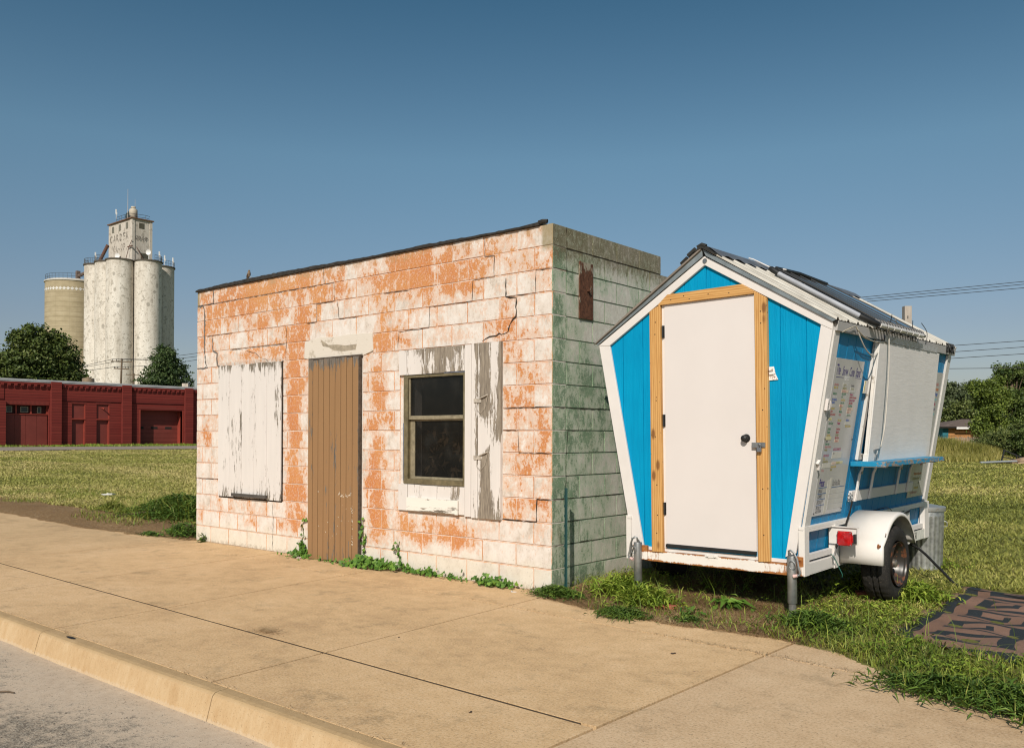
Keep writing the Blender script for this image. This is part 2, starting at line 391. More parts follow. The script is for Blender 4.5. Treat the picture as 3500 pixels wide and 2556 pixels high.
def green(y, z):
    a = .45+.14*np.exp(-(y/.22)**2)-.10*smooth((y-.5)/.6)
    a = a+.2*G(y, z, .7, 1.9, .6, .15)+.15*G(y, z, .6, 1.5, .5, .2)-.2*G(y, z, .9, 2.5, .5, .5)+.15*G(y, z, 1.4, 3, .4, .15)
    return a
def blockwall(fn, x0, x1, ncourse, first, wf, mb, holes=(), hx=None, sgn=1):
    """fn(u,z,d) position; courses from the ground up; blocks laid from x1 (corner) towards x0"""
    rr = random.Random(5)
    for k in range(ncourse):
        z0, z1 = k*C8, min((k+1)*C8, 16*C8-.012); edges = [x1]
        xx = x1-sgn*(first if (ncourse_top-1-k) % 2 == 0 else .609-first)
        while (xx > x0+.08) if sgn > 0 else (xx < x0-.08): edges.append(xx); xx -= sgn*.4064
        edges.append(x0); edges = sorted(edges)
        for a, b in zip(edges, edges[1:]):
            seg = [(a, b)]
            for hx0, hx1, hz0, hz1 in holes:
                if min(z1, hz1)-max(z0, hz0) > .1:
                    ns = []
                    for s0, s1 in seg:
                        if hx1 <= s0 or hx0 >= s1: ns.append((s0, s1)); continue
                        if hx0-s0 > .03: ns.append((s0, hx0))
                        if s1-hx1 > .03: ns.append((hx1, s1))
                    seg = ns
            dep = rr.uniform(-.0015, .0015); br = rr.uniform(-.15, .15); tl = rr.uniform(-.003, .003)
            for s0, s1 in seg:
                nx = max(2, int((s1-s0)/.05)); us = [s0+.002, s0+.008]+[s0+.008+(s1-s0-.016)*i/nx for i in range(1, nx)]+[s1-.008, s1-.002]
                zs = [z0+.002, z0+.009, (z0*2+z1)/3, (z0+z1*2)/3, z1-.009, z1-.002]; m, q = len(us), len(zs); vs = []; at = []
                for j, zz in enumerate(zs):
                    for i, uu in enumerate(us):
                        e = i in (0, m-1) or j in (0, q-1)
                        dd = .007 if e else dep+tl*(uu-s0)+rr.uniform(-.0006, .0006)
                        if not e and (i in (1, m-2) or j in (1, q-2)): dd += rr.uniform(0, .0018)
                        vs.append(fn(uu, zz, dd)); at.append(2.0 if e else float(wf(uu, zz))+br)
                mb.add(vs, [(j*m+i, j*m+i+1, (j+1)*m+i+1, (j+1)*m+i) for j in range(q-1) for i in range(m-1)], at)
ncourse_top = 16
def crack(mb, fn, pts, w=.004, jag=.006, d=-.0025):
    rr = random.Random(len(pts)*7+int(abs(pts[0][0])*100)); path = []
    for p, q in zip(pts, pts[1:]):
        L = math.hypot(q[0]-p[0], q[1]-p[1]); m = max(2, int(L/.035))
        for i in range(m): t = i/m; path.append((p[0]+(q[0]-p[0])*t+rr.uniform(-jag, jag), p[1]+(q[1]-p[1])*t+rr.uniform(-jag, jag)))
    path.append(pts[-1]); L_, R__ = [], []
    for i, p in enumerate(path):
        a = path[max(i-1, 0)]; b = path[min(i+1, len(path)-1)]; dx, dz = b[0]-a[0], b[1]-a[1]; l = math.hypot(dx, dz)+1e-6
        ww = w*rr.uniform(.35, 1.3)*(.3 if i in (0, len(path)-1) else 1)
        L_.append(fn(p[0]-dz/l*ww, p[1]+dx/l*ww, d)); R__.append(fn(p[0]+dz/l*ww, p[1]-dx/l*ww, d))
    n = len(path); mb.add(L_+R__, [(i, i+1, n+i+1, n+i) for i in range(n-1)])

k = N('painted block facade', .9, .2)
P_ = k.attr('paint'); x_, y_, z_ = k.sep()
jn = k.step(P_, 1.35, 1.9); P_ = k.math('MODULO', P_, 2.0); P_ = k.math('MINIMUM', P_, 1.1); P_ = k.mul(P_, k.add(1, k.mul(jn, -1))); P_ = k.add(P_, k.mul(jn, .20))
n1 = k.noise(4.2, 6, .66, v=k.vec((1.1, 1, .95))); n2 = k.noise(21, 6, .76, v=k.vec((1.25, 1, .8), (3, 0, 1))); n3 = k.noise(95, 3, .75, v=k.vec((1.1, 1, .9)))
t = k.add(k.add(P_, k.mul(k.add(n1, -.5), 1.7)), k.add(k.mul(k.add(n2, -.5), 1.3), k.mul(k.add(n3, -.5), .35)))
hue = k.noise(1.6, 3, .5, v=k.vec((1, 1, 1), (9, 2, 4)))
white = k.ramp(k.noise(7, 7, .75, v=k.vec((1, 1, .7), (1, 5, 2))), [(.34, (.48, .40, .33)), (.47, (.68, .605, .54)), (.62, (.77, .715, .665))])
cream = k.ramp(n2, [(.3, (.64, .58, .46)), (.7, (.76, .71, .61))])
white = k.mix(k.mul(k.step(k.add(z_, k.mul(k.add(n1, -.5), .5)), .32, .12), .7), white, cream)
org = k.ramp(k.add(k.mul(n2, .6), k.mul(hue, .4)), [(.34, (.44, .125, .03)), (.47, (.55, .19, .04)), (.6, (.58, .25, .07))])
pink = k.ramp(k.add(k.mul(n3, .5), k.mul(n2, .5)), [(.36, (.60, .33, .21)), (.62, (.72, .52, .39))])
co = k.mix(k.mul(k.step(t, .24, .40), .70), white, pink)
co = k.mix(k.mul(k.step(t, .515, .555), .90), co, org)
sctt = k.step(k.add(k.noise(52, 5, .85, v=k.vec((1, 1, .8), (6, 6, 1))), k.mul(k.add(n2, -.5), -.35)), .53, .565); co = k.mix(k.mul(sctt, .36), co, (.76, .69, .61))
jd = k.mul(jn, k.step(k.noise(3.3, 5, .7, v=k.vec((1, 1, 1), (2, 9, 9))), .42, .58)); co = k.mix(k.mul(jd, .75), co, k.ramp(n2, [(.42, (.085, .06, .04)), (.6, (.36, .19, .10))]))
worn = k.step(k.noise(60, 4, .75, v=k.vec((1.6, 1, .8), (0, 1, 7))), .60, .66)
co = k.mix(k.mul(worn, .55), co, (.66, .57, .44))
gr = k.step(k.add(k.mul(k.add(n1, -.5), 1.2), k.add(k.mul(k.add(n2, -.5), .9), k.step(z_, 2.8, 3.4))), .62, 1.0)
co = k.mix(k.mul(gr, .55), co, (.36, .30, .20))
sp2 = k.step(k.noise(9, 7, .8, v=k.vec((1, 1, 1), (8, 8, 2))), .58, .66); co = k.mix(k.mul(sp2, .35), co, (.36, .29, .20))
corner = k.mul(k.step(z_, 2.98, 3.06), k.add(k.step(x_, -.14, -.10), k.step(x_, -5.76, -5.80)))
co = k.mix(k.mul(corner, k.add(.35, n2)), co, (.30, .25, .15))
gb = k.step(k.add(k.mul(z_, -5), k.mul(k.add(n2, -.5), 1.6)), -.28, .05)
co = k.mix(k.mul(gb, .6), co, (.32, .27, .20))
co = k.mix(k.mul(k.step(k.noise(110, 2, .6), .66, .70), .7), co, (.17, .12, .08))
k.col(co).bump(k.add(k.mul(n3, .7), k.add(k.noise(160, 3, .7), k.mul(worn, .3))), .55, .006); M_FAC = k.m

k = N('weathered green block', .92, .2)
P_ = k.attr('paint'); x_, y_, z_ = k.sep(); jn = k.step(P_, 1.35, 1.9); P_ = k.mul(k.math('MINIMUM', P_, 1.0), k.add(1, k.mul(jn, -.6)))
n1 = k.noise(5.0, 6, .68, v=k.vec((1, 1.1, .8), (5, 0, 0))); n2 = k.noise(19, 6, .76, v=k.vec((1, 1.4, .7))); n3 = k.noise(95, 3, .75)
t = k.add(k.add(P_, k.mul(k.add(n1, -.5), 1.1)), k.add(k.mul(k.add(n2, -.5), 1.0), k.mul(k.add(n3, -.5), .7)))
pale = k.ramp(n2, [(.3, (.42, .40, .33)), (.5, (.58, .56, .49)), (.65, (.70, .68, .61))])
grn = k.ramp(k.noise(6, 4, .6), [(.35, (.075, .145, .08)), (.6, (.14, .235, .135))])
sage = k.ramp(n3, [(.3, (.26, .34, .22)), (.7, (.42, .49, .36))])
co = k.mix(k.mul(k.step(t, .24, .44), .75), pale, sage)
co = k.mix(k.mul(k.step(t, .47, .60), .85), co, grn)
co = k.mix(k.mul(k.step(k.noise(50, 5, .8, v=k.vec((1, 1, 1), (1, 2, 2))), .54, .60), .45), co, (.46, .44, .36))
jd = k.mul(jn, k.step(k.noise(4, 5, .7, v=k.vec((1, 1, 1), (2, 9, 9))), .35, .55)); co = k.mix(k.mul(jd, .5), co, (.13, .10, .07))
lich = k.step(k.add(k.step(z_, 2.55, 3.12), k.mul(k.add(n2, -.5), 1.5)), .55, 1.05)
co = k.mix(k.mul(lich, .85), co, k.ramp(n3, [(.35, (.10, .080, .045)), (.6, (.19, .155, .095)), (.75, (.40, .36, .26))]))
co = k.mix(k.mul(k.step(k.add(k.mul(z_, -3.2), k.mul(k.add(n2, -.5), 1.5)), -.65, .1), .45), co, (.16, .14, .10))
co = k.mix(k.mul(k.step(k.noise(2.3, 5, .7, v=k.vec((1, 1, .3), (2, 8, 3))), .58, .68), .45), co, (.135, .10, .06))
co = k.mix(k.mul(k.step(k.noise(60, 3, .7, v=k.vec((1, 1, 1), (4, 4, 4))), .60, .66), .6), co, (.66, .60, .48))
k.col(co).bump(k.add(n3, k.noise(160, 3, .7)), .6, .006); M_GRN = k.m
M_CRK = flat('crack shadow grime', (.045, .035, .028), .95, .1, var=.4)
M_CAULK = flat('grey caulk in crack', (.16, .145, .13), .9, .2, var=.35, sc=30, bump=.004)
M_MORT = flat('raw mortar', (.34, .29, .22), .95, .1, var=.3, sc=20, bump=.004)

B = empty('block_building', (-2.9, 1.5, 0), 'flat roofed concrete block building, white paint peeling over orange, green side wall', 'building')
B.location = (0, 0, 0)
fn = lambda u, z, d: (u, d, z)
HOLES = [(-5.285, -3.955, .60, 2.24), (-3.44, -2.535, -.1, 2.22), (-1.945, -.575, .62, 2.22), (-5.36, -3.90, 2.24, 2.43), (-3.54, -2.38, 2.22, 2.44)]
mb = MB(); blockwall(fn, -W, -.0, 16, .4064, orange, mb, HOLES)
# the long lintel over the boarded window is one smooth piece
for (a, b, z0, z1) in ((-5.36, -3.90, 2.245, 2.425),):
    nx, nz = 24, 5; vs = []; at = []
    for j in range(nz+1):
        for i in range(nx+1):
            e = i in (0, nx) or j in (0, nz); vs.append(fn(a+(b-a)*i/nx, z0+(z1-z0)*j/nz, .006 if e else -.002)); at.append(float(orange(a+(b-a)*i/nx, z0+(z1-z0)*j/nz))+.08)
    mb.add(vs, [(j*(nx+1)+i, j*(nx+1)+i+1, (j+1)*(nx+1)+i+1, (j+1)*(nx+1)+i) for j in range(nz) for i in range(nx)], at)
# backing core with a real opening for the window
def core(x0, x1, z0, z1):
    n_ = len(mb.v); mb.box(x0, x1, .0068, .2, z0, z1)
    for i in range(n_, len(mb.v)): mb.a[i] = float(orange(mb.v[i][0], mb.v[i][2]))-.05
for x0 in np.arange(-W+.004, -1.9, .25): core(x0, min(x0+.25, -1.83), 0, 3.235)
core(-1.83, -1.07, 0, .93); core(-1.83, -1.07, 1.96, 3.235); core(-1.07, -.004, 0, 3.235)
mb.cur = 1
CR = [[(-.794, 3.241), (-.799, 3.045), (-.676, 3.040), (-.681, 2.845), (-.829, 2.844), (-.950, 2.838), (-.954, 2.640), (-1.527, 2.642), (-1.536, 2.436), (-1.967, 2.432), (-1.984, 2.26)],
      [(-.53, 2.642), (-.191, 2.642), (-.185, 2.842), (.0, 2.842)], [(-.564, 1.626), (-.001, 1.627)], [(-.578, 1.422), (-.386, 1.42), (-.375, 1.22), (-.001, 1.22)],
      [(-5.068, 2.437), (-3.9, 2.436)], [(-3.202, 3.25), (-3.193, 3.05), (-3.019, 3.045), (-3.010, 2.843), (-3.323, 2.842), (-3.321, 2.64), (-3.51, 2.638)],
      [(-2.958, 2.842), (-2.925, 2.64), (-2.6, 2.64)], [(-4.15, .565), (-4.127, .40), (-4.133, .22), (-4.145, .02)], [(-5.83, 3.048), (-5.2, 3.046), (-4.0, 3.05), (-3.2, 3.046)],
      [(-5.6, 2.64), (-5.0, 2.642)], [(-4.7, 2.40), (-4.5, 2.36), (-4.42, 2.3), (-4.3, 2.28), (-4.25, 2.25)], [(-5.8, .812), (-5.3, .812)], [(-2.2, 2.84), (-1.8, 2.842)], [(-3.9, 2.24), (-3.88, 2.6), (-3.9, 2.64)]]
for c in CR: crack(mb, fn, c, .0032, .004)
crack(mb, fn, [(-.545, 2.818), (-.53, 2.642), (-.412, 2.623), (-.42, 2.455), (-.493, 2.394), (-.508, 2.315), (-.734, 2.298), (-.827, 2.258)], .007, .009)
crack(mb, fn, [(-.001, .815), (-.165, .812), (-.169, .610), (-.575, .612)], .006, .005)
mb.cur = 2
crack(mb, fn, [(-5.459, 3.24), (-5.448, 3.06), (-5.591, 3.05)], .009, .006)
crack(mb, fn, [(-5.83, 3.047), (-5.684, 3.04), (-5.649, 2.95), (-5.654, 2.639), (-5.652, 2.447), (-5.625, 2.308), (-5.59, 2.235), (-5.821, 2.232)], .014, .009)
crack(mb, fn, [(-5.477, 2.622), (-5.45, 2.453), (-5.367, 2.42), (-5.349, 2.257), (-5.292, 2.245)], .011, .009)
mb.build('facade_wall', [M_FAC, M_CRK, M_CAULK], B, attr='paint')
# side wall, parapet steps down towards the back
fs_ = lambda u, z, d: (-d, u, z)
mb = MB()
_r = random.random
def sidecourses():
    for k in range(16):
        ymax = 1.85 if k == 15 else (3.07 if k == 14 else (4.3 if k == 13 else 6.4))
        yield k, ymax
rr = random.Random(3)
for k, ymax in sidecourses():
    z0, z1 = k*C8, min((k+1)*C8, 16*C8-.012); xx = .2032 if (15-k) % 2 == 0 else .4064; edges = [0.0]
    while xx < ymax-.05: edges.append(xx); xx += .4064
    edges.append(ymax)
    for a, b in zip(edges, edges[1:]):
        nx = max(2, int((b-a)/.06)); us = [a+.002, a+.007]+[a+.007+(b-a-.014)*i/nx for i in range(1, nx)]+[b-.007, b-.002]
        zs = [z0+.002, z0+.007, (z0*2+z1)/3, (z0+z1*2)/3, z1-.007, z1-.002]; m, q = len(us), len(zs); vs = []; at = []
        dep = rr.uniform(-.002, .002); br = rr.uniform(-.09, .09)
        for j, zz in enumerate(zs):
            for i, uu in enumerate(us):
                e = i in (0, m-1) or j in (0, q-1)
                vs.append(fs_(uu, zz, .009 if e else dep+rr.uniform(-.001, .001))); at.append(2.0 if e else float(green(uu, zz))+br)
        mb.add(vs, [(j*m+i, j*m+i+1, (j+1)*m+i+1, (j+1)*m+i) for j in range(q-1) for i in range(m-1)], at)
    n_ = len(mb.v); mb.box(-.2, -.009, .009 if k else .2, ymax-.002, z0, z1)
    for i in range(n_, len(mb.v)): mb.a[i] = .35
mb.cur = 1
for c in ([(0.0, 1.625), (.379, 1.622), (.388, 1.424), (.229, 1.42), (.205, 1.22), (.20, 1.016), (.2, .82), (0, .816)], [(.379, 1.62), (1.0, 1.622)], [(.2, 3.24), (.203, 2.85), (0, 2.844)],
          [(0, .815), (.6, .815), (1.1, .812)], [(0, 3.047), (.6, 3.046), (1.85, 3.048)], [(.2, .61), (.41, .608), (.42, .42), (.6, .41)], [(0, .41), (.8, .407)], [(.2, .8), (.21, .62)], [(.9, 2.03), (1.3, 2.03)]):
    crack(mb, fs_, c, .003, .004)
mb.build('side_wall', [M_GRN, M_CRK], B, attr='paint')
mb = MB(); mb.box(-W, -W+.2, .2, 6.4, 0, 3.0); mb.box(-W+.2, -.2, 6.2, 6.4, 0, 2.9)
mb.build('rear_wall', M_GRN, B)
M_TAR = flat('old tar and char', (.035, .031, .027), .75, .35, var=.5, sc=25, bump=.008, bsc=40)
mb = MB(); mb.box(-W+.2, -.2, .2, 6.2, 2.9, 3.0); mb.build('roof', M_TAR, B)
# tarred plank along the parapet
mb = MB(); rr = random.Random(8); n = 120; vs = []
for i in range(n+1):
    x = -5.85+i*(5.85-.14)/n; h = .030+.018*math.sin(x*1.1)+rr.uniform(-.003, .004)+(.02 if i > 60 else 0)*(.5+.5*math.sin(x*3)); h = max(h, .022)
    f = -.022+rr.uniform(-.006, .003); z0 = 3.236+rr.uniform(-.003, .001)
    vs += [(x, f, z0), (x, f-.004, z0+h*.6), (x, f+.012, z0+h), (x, .16, z0+h*.9), (x, .16, z0)]
mb.add(vs, [(i*5+j, (i+1)*5+j, (i+1)*5+(j+1) % 5, i*5+(j+1) % 5) for i in range(n) for j in range(5)]+[(0, 1, 2, 3, 4), tuple(n*5+j for j in (4, 3, 2, 1, 0))])
mb.tube([(-.15, 0, 3.262), (-.10, -.012, 3.268), (-.06, 0, 3.262)], [.022, .018, .02], 7)
mb.build('roof_edge', M_TAR, B)
# plaster lintel over the door
mb = MB(); mb.prism([(-3.54, 2.245), (-3.40, 2.222), (-2.52, 2.222), (-2.36, 2.262), (-2.375, 2.45), (-2.72, 2.462), (-3.0, 2.452), (-3.22, 2.466), (-3.53, 2.43)], lambda a, b, d: (a, d, b), -.008, .01)
mb.cur = 1; mb.prism([(-3.24, 2.44), (-3.10, 2.37), (-2.95, 2.365), (-2.80, 2.345), (-2.62, 2.35), (-2.64, 2.29), (-2.83, 2.285), (-3.0, 2.30), (-3.1, 2.345), (-3.2, 2.36)], lambda a, b, d: (a, d, b), -.0095, -.006)
k = N('cream plaster', .9, .2); f = k.noise(9, 6, .7); k.col(k.mix(k.step(f, .56, .64), (.66, .60, .52), (.50, .44, .36))).bump(k.noise(70, 4, .7), .6, .008)
mb.build('lintel', [k.m, M_MORT], B, bevel=.003)

def peel(name, amt, paint, wood=((.13, .11, .085), (.24, .205, .16)), sc=1.0, seed=0, ax='z', nz=1.0):
    """flaking paint over grey boards, grain along z"""
    k = N(name, .8, .25)
    vs = (1, 1, .12) if ax == 'z' else (.12, 1, 1)
    g1 = k.noise(9*sc, 7, .7, v=k.vec(vs, (seed, 0, seed*2))); g2 = k.noise(46*sc, 5, .75, v=k.vec(vs, (seed*3, 1, 0))); big = k.noise(2.2*sc, 4, .6, v=k.vec((1, 1, .45) if ax == 'z' else (.45, 1, 1), (0, seed, 3)))
    a = k.add(k.add(k.mul(k.add(g1, -.5), 1.1), k.mul(k.add(g2, -.5), .9*nz)), k.mul(k.add(big, -.5), .7))
    m = k.step(k.add(a, k.add(k.attr('wear'), amt)), .49, .53)
    gr = k.noise(60, 5, .7, v=k.vec(vs, (5, 5, 5)))
    wd = k.ramp(gr, [(.35, wood[0]), (.65, wood[1])]); pa = k.ramp(k.noise(12, 4, .6, v=k.vec(vs)), [(.3, tuple(c*.93 for c in paint)), (.7, paint)])
    k.col(k.mix(m, pa, wd)).bump(k.add(k.mul(m, -.6), k.mul(g2, .5)), .6, .004)
    return k.m
M_SHUT = peel('white peeling shutter paint', .27, (.69, .645, .61), seed=2, sc=1.2, nz=1.5)
M_OLDW = peel('grey boards with flaking white paint', .47, (.70, .65, .61), seed=5, wood=((.17, .14, .11), (.33, .28, .22)), sc=.9, nz=1.3)
M_BROWN = peel('brown door paint', .30, (.30, .172, .082), wood=((.10, .085, .07), (.22, .19, .16)), seed=9)
def boards(mb, xs, z0, z1, y0, y1, gap=.006, wear=None, zz=None):
    for i, (a, b) in enumerate(zip(xs, xs[1:])):
        n0 = len(mb.v); t0 = z0+random.uniform(-.006, .004); t1 = z1+random.uniform(-.004, .004); m = 14
        prof_ = [(a+gap/2, y1), (a+gap/2, y0+.003)]+[(a+gap/2+.003+(b-a-gap-.006)*q/5, y0) for q in range(6)]+[(b-gap/2, y0+.003), (b-gap/2, y1)]; NQ = len(prof_)
        vs = []
        for j in range(m+1):
            z = t0+(t1-t0)*j/m; vs += [(x, y, z) for x, y in prof_]
        fs = [(j*NQ+q, j*NQ+(q+1) % NQ, (j+1)*NQ+(q+1) % NQ, (j+1)*NQ+q) for j in range(m) for q in range(NQ)]+[tuple(range(NQ)), tuple(m*NQ+q for q in range(NQ-1, -1, -1))]
        mb.add(vs, fs, [float(wear(v[0], v[2], i)) if wear else 0 for v in vs])
# boarded window
mb = MB(); boards(mb, [-5.285, -5.034, -4.765, -4.501, -4.24, -3.955], .612, 2.236, -.026, .006, wear=lambda x, z, i: .28*math.exp(-((z-2.24)/.07)**2)+.16*math.exp(-((z-.62)/.12)**2)+(.3*math.exp(-((x+4.05)/.03)**2-((z-1.75)/.35)**2))+.1*math.exp(-((x+5.03)/.03)**2)+.12*math.exp(-((x+4.77)/.03)**2))
sh = mb.build('window_shutter', M_SHUT, B, attr='wear'); sh['label'] = 'white peeling board shutter closing the left window'
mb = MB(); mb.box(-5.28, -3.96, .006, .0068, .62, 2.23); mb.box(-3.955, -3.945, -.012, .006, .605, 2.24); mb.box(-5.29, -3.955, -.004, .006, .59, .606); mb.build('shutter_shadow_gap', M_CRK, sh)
mb = MB(); mb.box(-4.93, -4.21, -.062, -.028, .622, .66); k = N('black weathered bar', .7); k.col(k.ramp(k.noise(20, 5, .7, v=k.vec((.1, 1, 1))), [(.3, (.03, .027, .024)), (.7, (.11, .10, .09))])); mb.build('shutter_bar', k.m, sh, bevel=.003)
# door
mb = MB(); boards(mb, [-3.432, -3.346, -3.249, -3.153, -3.052, -2.954, -2.856, -2.761, -2.662, -2.561], .006, 2.214, -.034, -.006, .010,
                  wear=lambda x, z, i: .42*math.exp(-((z-2.24)/(.05+.05*(i % 3)))**2)+(.14 if i == 0 else 0)*(z > 1.2))
dr = mb.build('door', M_BROWN, B, attr='wear'); dr['label'] = 'narrow brown board door with vertical grooves'
mb = MB(); mb.box(-3.432, -2.545, -.006, .006, .0, 2.222); mb.box(-3.44, -2.524, -.022, -.006, 2.216, 2.235); mb.box(-2.558, -2.546, -.038, -.006, .0, 2.22); mb.build('door_frame', flat('dark door frame wood', (.085, .065, .05), .85, var=.5, sc=25), dr)
mb = MB(); rr = random.Random(2)
for i in range(70):
    if i < 26: x = rr.uniform(-2.98, -2.66); z = .73+rr.gauss(0, .012)
    elif i < 55: x = -2.652+rr.gauss(0, .006); z = rr.uniform(.2, .62)
    else: x = rr.uniform(-3.38, -2.7); z = rr.uniform(.25, .8)
    s_ = rr.uniform(.002, .006); mb.add([(x-s_, -.0352, z-s_), (x+s_, -.0352, z-s_*.6), (x+s_*.8, -.0352, z+s_), (x-s_, -.0352, z+s_*1.3)], [(0, 1, 2, 3)])
mb.build('paint_scuff', flat('white scuffs', (.7, .62, .5), .8), dr)
# window with boards round it
mb = MB()
wr = lambda amt: (lambda x, z, i: amt[i % len(amt)]+.12*math.exp(-((z-2.23)/.05)**2))
boards(mb, [-1.946, -1.831, -1.562, -1.304, -1.031], 1.987, 2.235, -.024, .004, wear=wr([-.25, .0, .16, .0]))
boards(mb, [-1.029, -.944, -.859], .606, 2.236, -.026, .004, wear=lambda x, z, i: -.16+.3*math.exp(-((x+.87)/.03)**2)*(z > 1.1)+.12*math.exp(-((z-2.23)/.1)**2))
boards(mb, [-.857, -.574], .602, 2.240, -.028, .004, wear=lambda x, z, i: -.16+.8*math.exp(-((x+.77)/.07)**2)*min(1, max(0, (z-1.5)/.12))+.5*math.exp(-((x+.595)/.04)**2)*min(1, max(0, (z-1.3)/.1))+.9*math.exp(-((x+.76)/(.03+.06*max(0, (1.3-z))))**2)*min(1, max(0, (1.28-z)/.1))+.25*math.exp(-((x+.7)/.03)**2-((z-1.45)/.2)**2))
boards(mb, [-1.95, -1.815], .628, .885, -.024, .004, wear=wr([-.3])); boards(mb, [-1.813, -1.64, -1.40, -1.21, -1.031], .624, .882, -.02, .004, wear=wr([-.22, -.15, -.2, -.1]))
wb = mb.build('window_surround', M_OLDW, B, attr='wear'); wb['label'] = 'flaking white and grey boards round the right window'
mb = MB(); boards(mb, [-1.808, -1.098], .626, .760, -.046, -.021, wear=lambda x, z, i: .02); mb.box(-1.13, -1.09, -.050, -.0465, .62, .758)
mb.build('patch_board', peel('small patch board', .36, (.80, .75, .68), seed=3, ax='x', sc=.9), wb, attr='wear')
mb = MB()
for z in (1.70, 1.17):
    mb.box(-.90, -.80, -.036, -.029, z-.02, z+.02, Matrix.Rotation(.4, 3, 'Y') if z > 1.5 else None, None) if False else mb.box(-.90, -.81, -.036, -.029, z-.018, z+.02)
    mb.tube([(-.82, -.04, z+.02), (-.76, -.045, z+.04), (-.72, -.035, z+.055)], .006, 7)
    mb.tube([(-.86, -.035, z), (-.86, -.04, z-.08), (-.81, -.042, z-.115), (-.75, -.042, z-.06), (-.72, -.04, z+.05)], .0018, 6)
mb.build('shutter_hook', flat('painted iron hook', (.42, .37, .31), .7, var=.4, sc=40), wb, smooth=True)
M_BRZ = flat('bronze window frame', (.20, .165, .095), .45, .4, .3, var=.35, sc=14)
mb = MB(); X0, X1, Z0, Z1 = -1.885, -1.035, .892, 1.982
mb.box(X0, X0+.055, -.012, .09, Z0, Z1); mb.box(X1-.025, X1, -.012, .09, Z0, Z1); mb.box(X0+.055, X1-.025, -.011, .09, Z1-.03, Z1); mb.box(X0+.055, X1-.025, -.016, .09, Z0, Z0+.05)
mb.box(X0+.06, X0+.068, -.02, -.004, Z0+.03, Z1-.02)
wf = mb.build('window', M_BRZ, B, bevel=.002); wf['label'] = 'dark sash window in a bronze frame'
mb = MB(); mb.box(X0+.055, X1-.025, .004, .03, 1.535, 1.572); mb.box(X0+.055, X0+.08, .004, .03, 1.572, Z1-.03); mb.box(X1-.04, X1-.025, .004, .03, 1.572, Z1-.03)
mb.box(X0+.055, X0+.115, .034, .06, .942, 1.535); mb.box(X1-.05, X1-.025, .034, .06, .942, 1.535); mb.box(X0+.115, X1-.05, .034, .06, .942, .965); mb.box(X0+.115, X1-.05, .034, .06, 1.52, 1.535)
mb.build('sash', flat('pale bronze sash', (.30, .255, .17), .5, .4, .2, var=.3, sc=20), wf, bevel=.0015)
k = N('dirty window glass', .06, .5); k.b.inputs['Transmission Weight'].default_value = 0
k.b.inputs['Base Color'].default_value = (.012, .012, .010, 1); dm = k.step(k.noise(4, 6, .7), .45, .75); k.b.inputs['Alpha'].default_value = .55
k.col(k.mix(k.mul(dm, .35), (.010, .010, .009), (.06, .055, .045))); k.rough(k.add(.05, k.mul(dm, .25)))
mb = MB(); mb.box(X0+.08, X1-.04, .014, .018, 1.572, Z1-.03); mb.box(X0+.115, X1-.05, .044, .048, .965, 1.52); mb.build('pane', k.m, wf)
mb = MB(); mb.box(X0-.002, X0+.003, -.0165, -.0125, .92, 1.50); mb.box(X0+.03, X1, -.0165, -.0125, Z1-.001, Z1+.004)
mb.build('blue_tape', flat('faded blue tape', (.22, .27, .40), .7, var=.5, sc=30), wf)
# dried leafy things and junk in the dark room
mb = MB(); mb.box(-2.3, -.6, .21, .22, .5, .9); mb.box(-2.4, -.5, 1.3, 1.35, 0, 2.6); mb.box(-2.4, -2.35, .2, 1.3, 0, 2.6); mb.box(-.55, -.5, .2, 1.3, 0, 2.6)
mb.build('room_interior', flat('dark room', (.05, .042, .034), .9), B)
mb = MB(); rr = random.Random(4)
for i in range(60):
    x, y, z = rr.uniform(-1.75, -1.1), rr.uniform(.12, .3), rr.choice([rr.gauss(1.3, .13), rr.gauss(1.1, .1)]); s_ = rr.uniform(.02, .06); e = Euler((rr.uniform(0, 6), rr.uniform(0, 6), rr.uniform(0, 6))).to_matrix()
    mb.add([Vector((x, y, z))+e @ Vector(v)*s_ for v in ((-1, 0, 0), (0, -.4, .1), (1.2, 0, 0), (0, .4, .1))], [(0, 1, 2, 3)])
mb.tube([(-1.12, .2, 1.58), (-1.2, .2, 1.75), (-1.15, .22, 1.9)], .006, 5); mb.tube([(-1.3, .25, 1.6), (-1.1, .2, 1.85), (-1.05, .2, 1.6)], .005, 5)
mb.build('dried_plant', flat('dried leaves', (.30, .20, .12), .8, var=.4, sc=9), B)
# rusty plate on the green wall
k = N('rusty plate', .85, .3); f = k.noise(12, 6, .7, v=k.vec((1, 1, .5))); k.col(k.mix(k.step(f, .5, .56), (.085, .032, .015), (.34, .36, .26)))
f2 = k.mul(k.step(k.sep()[2], 2.75, 2.98), .10); k.col(k.mix(k.step(k.add(f, f2), .58, .64), k.ramp(k.noise(40, 4, .7), [(.35, (.05, .022, .012)), (.65, (.15, .065, .035))]), (.30, .27, .20))).bump(f, .5, .01)
mb = MB(); mb.box(.002, .014, .385, .60, 2.445, 2.962); mb.box(.014, .02, .378, .395, 2.44, 2.965); mb.box(.0, .04, .50, .53, 2.70, 2.715)
pl = mb.build('rusty_plate', k.m, B, bevel=.002); pl['label'] = 'tall rusty metal plate high on the green wall'

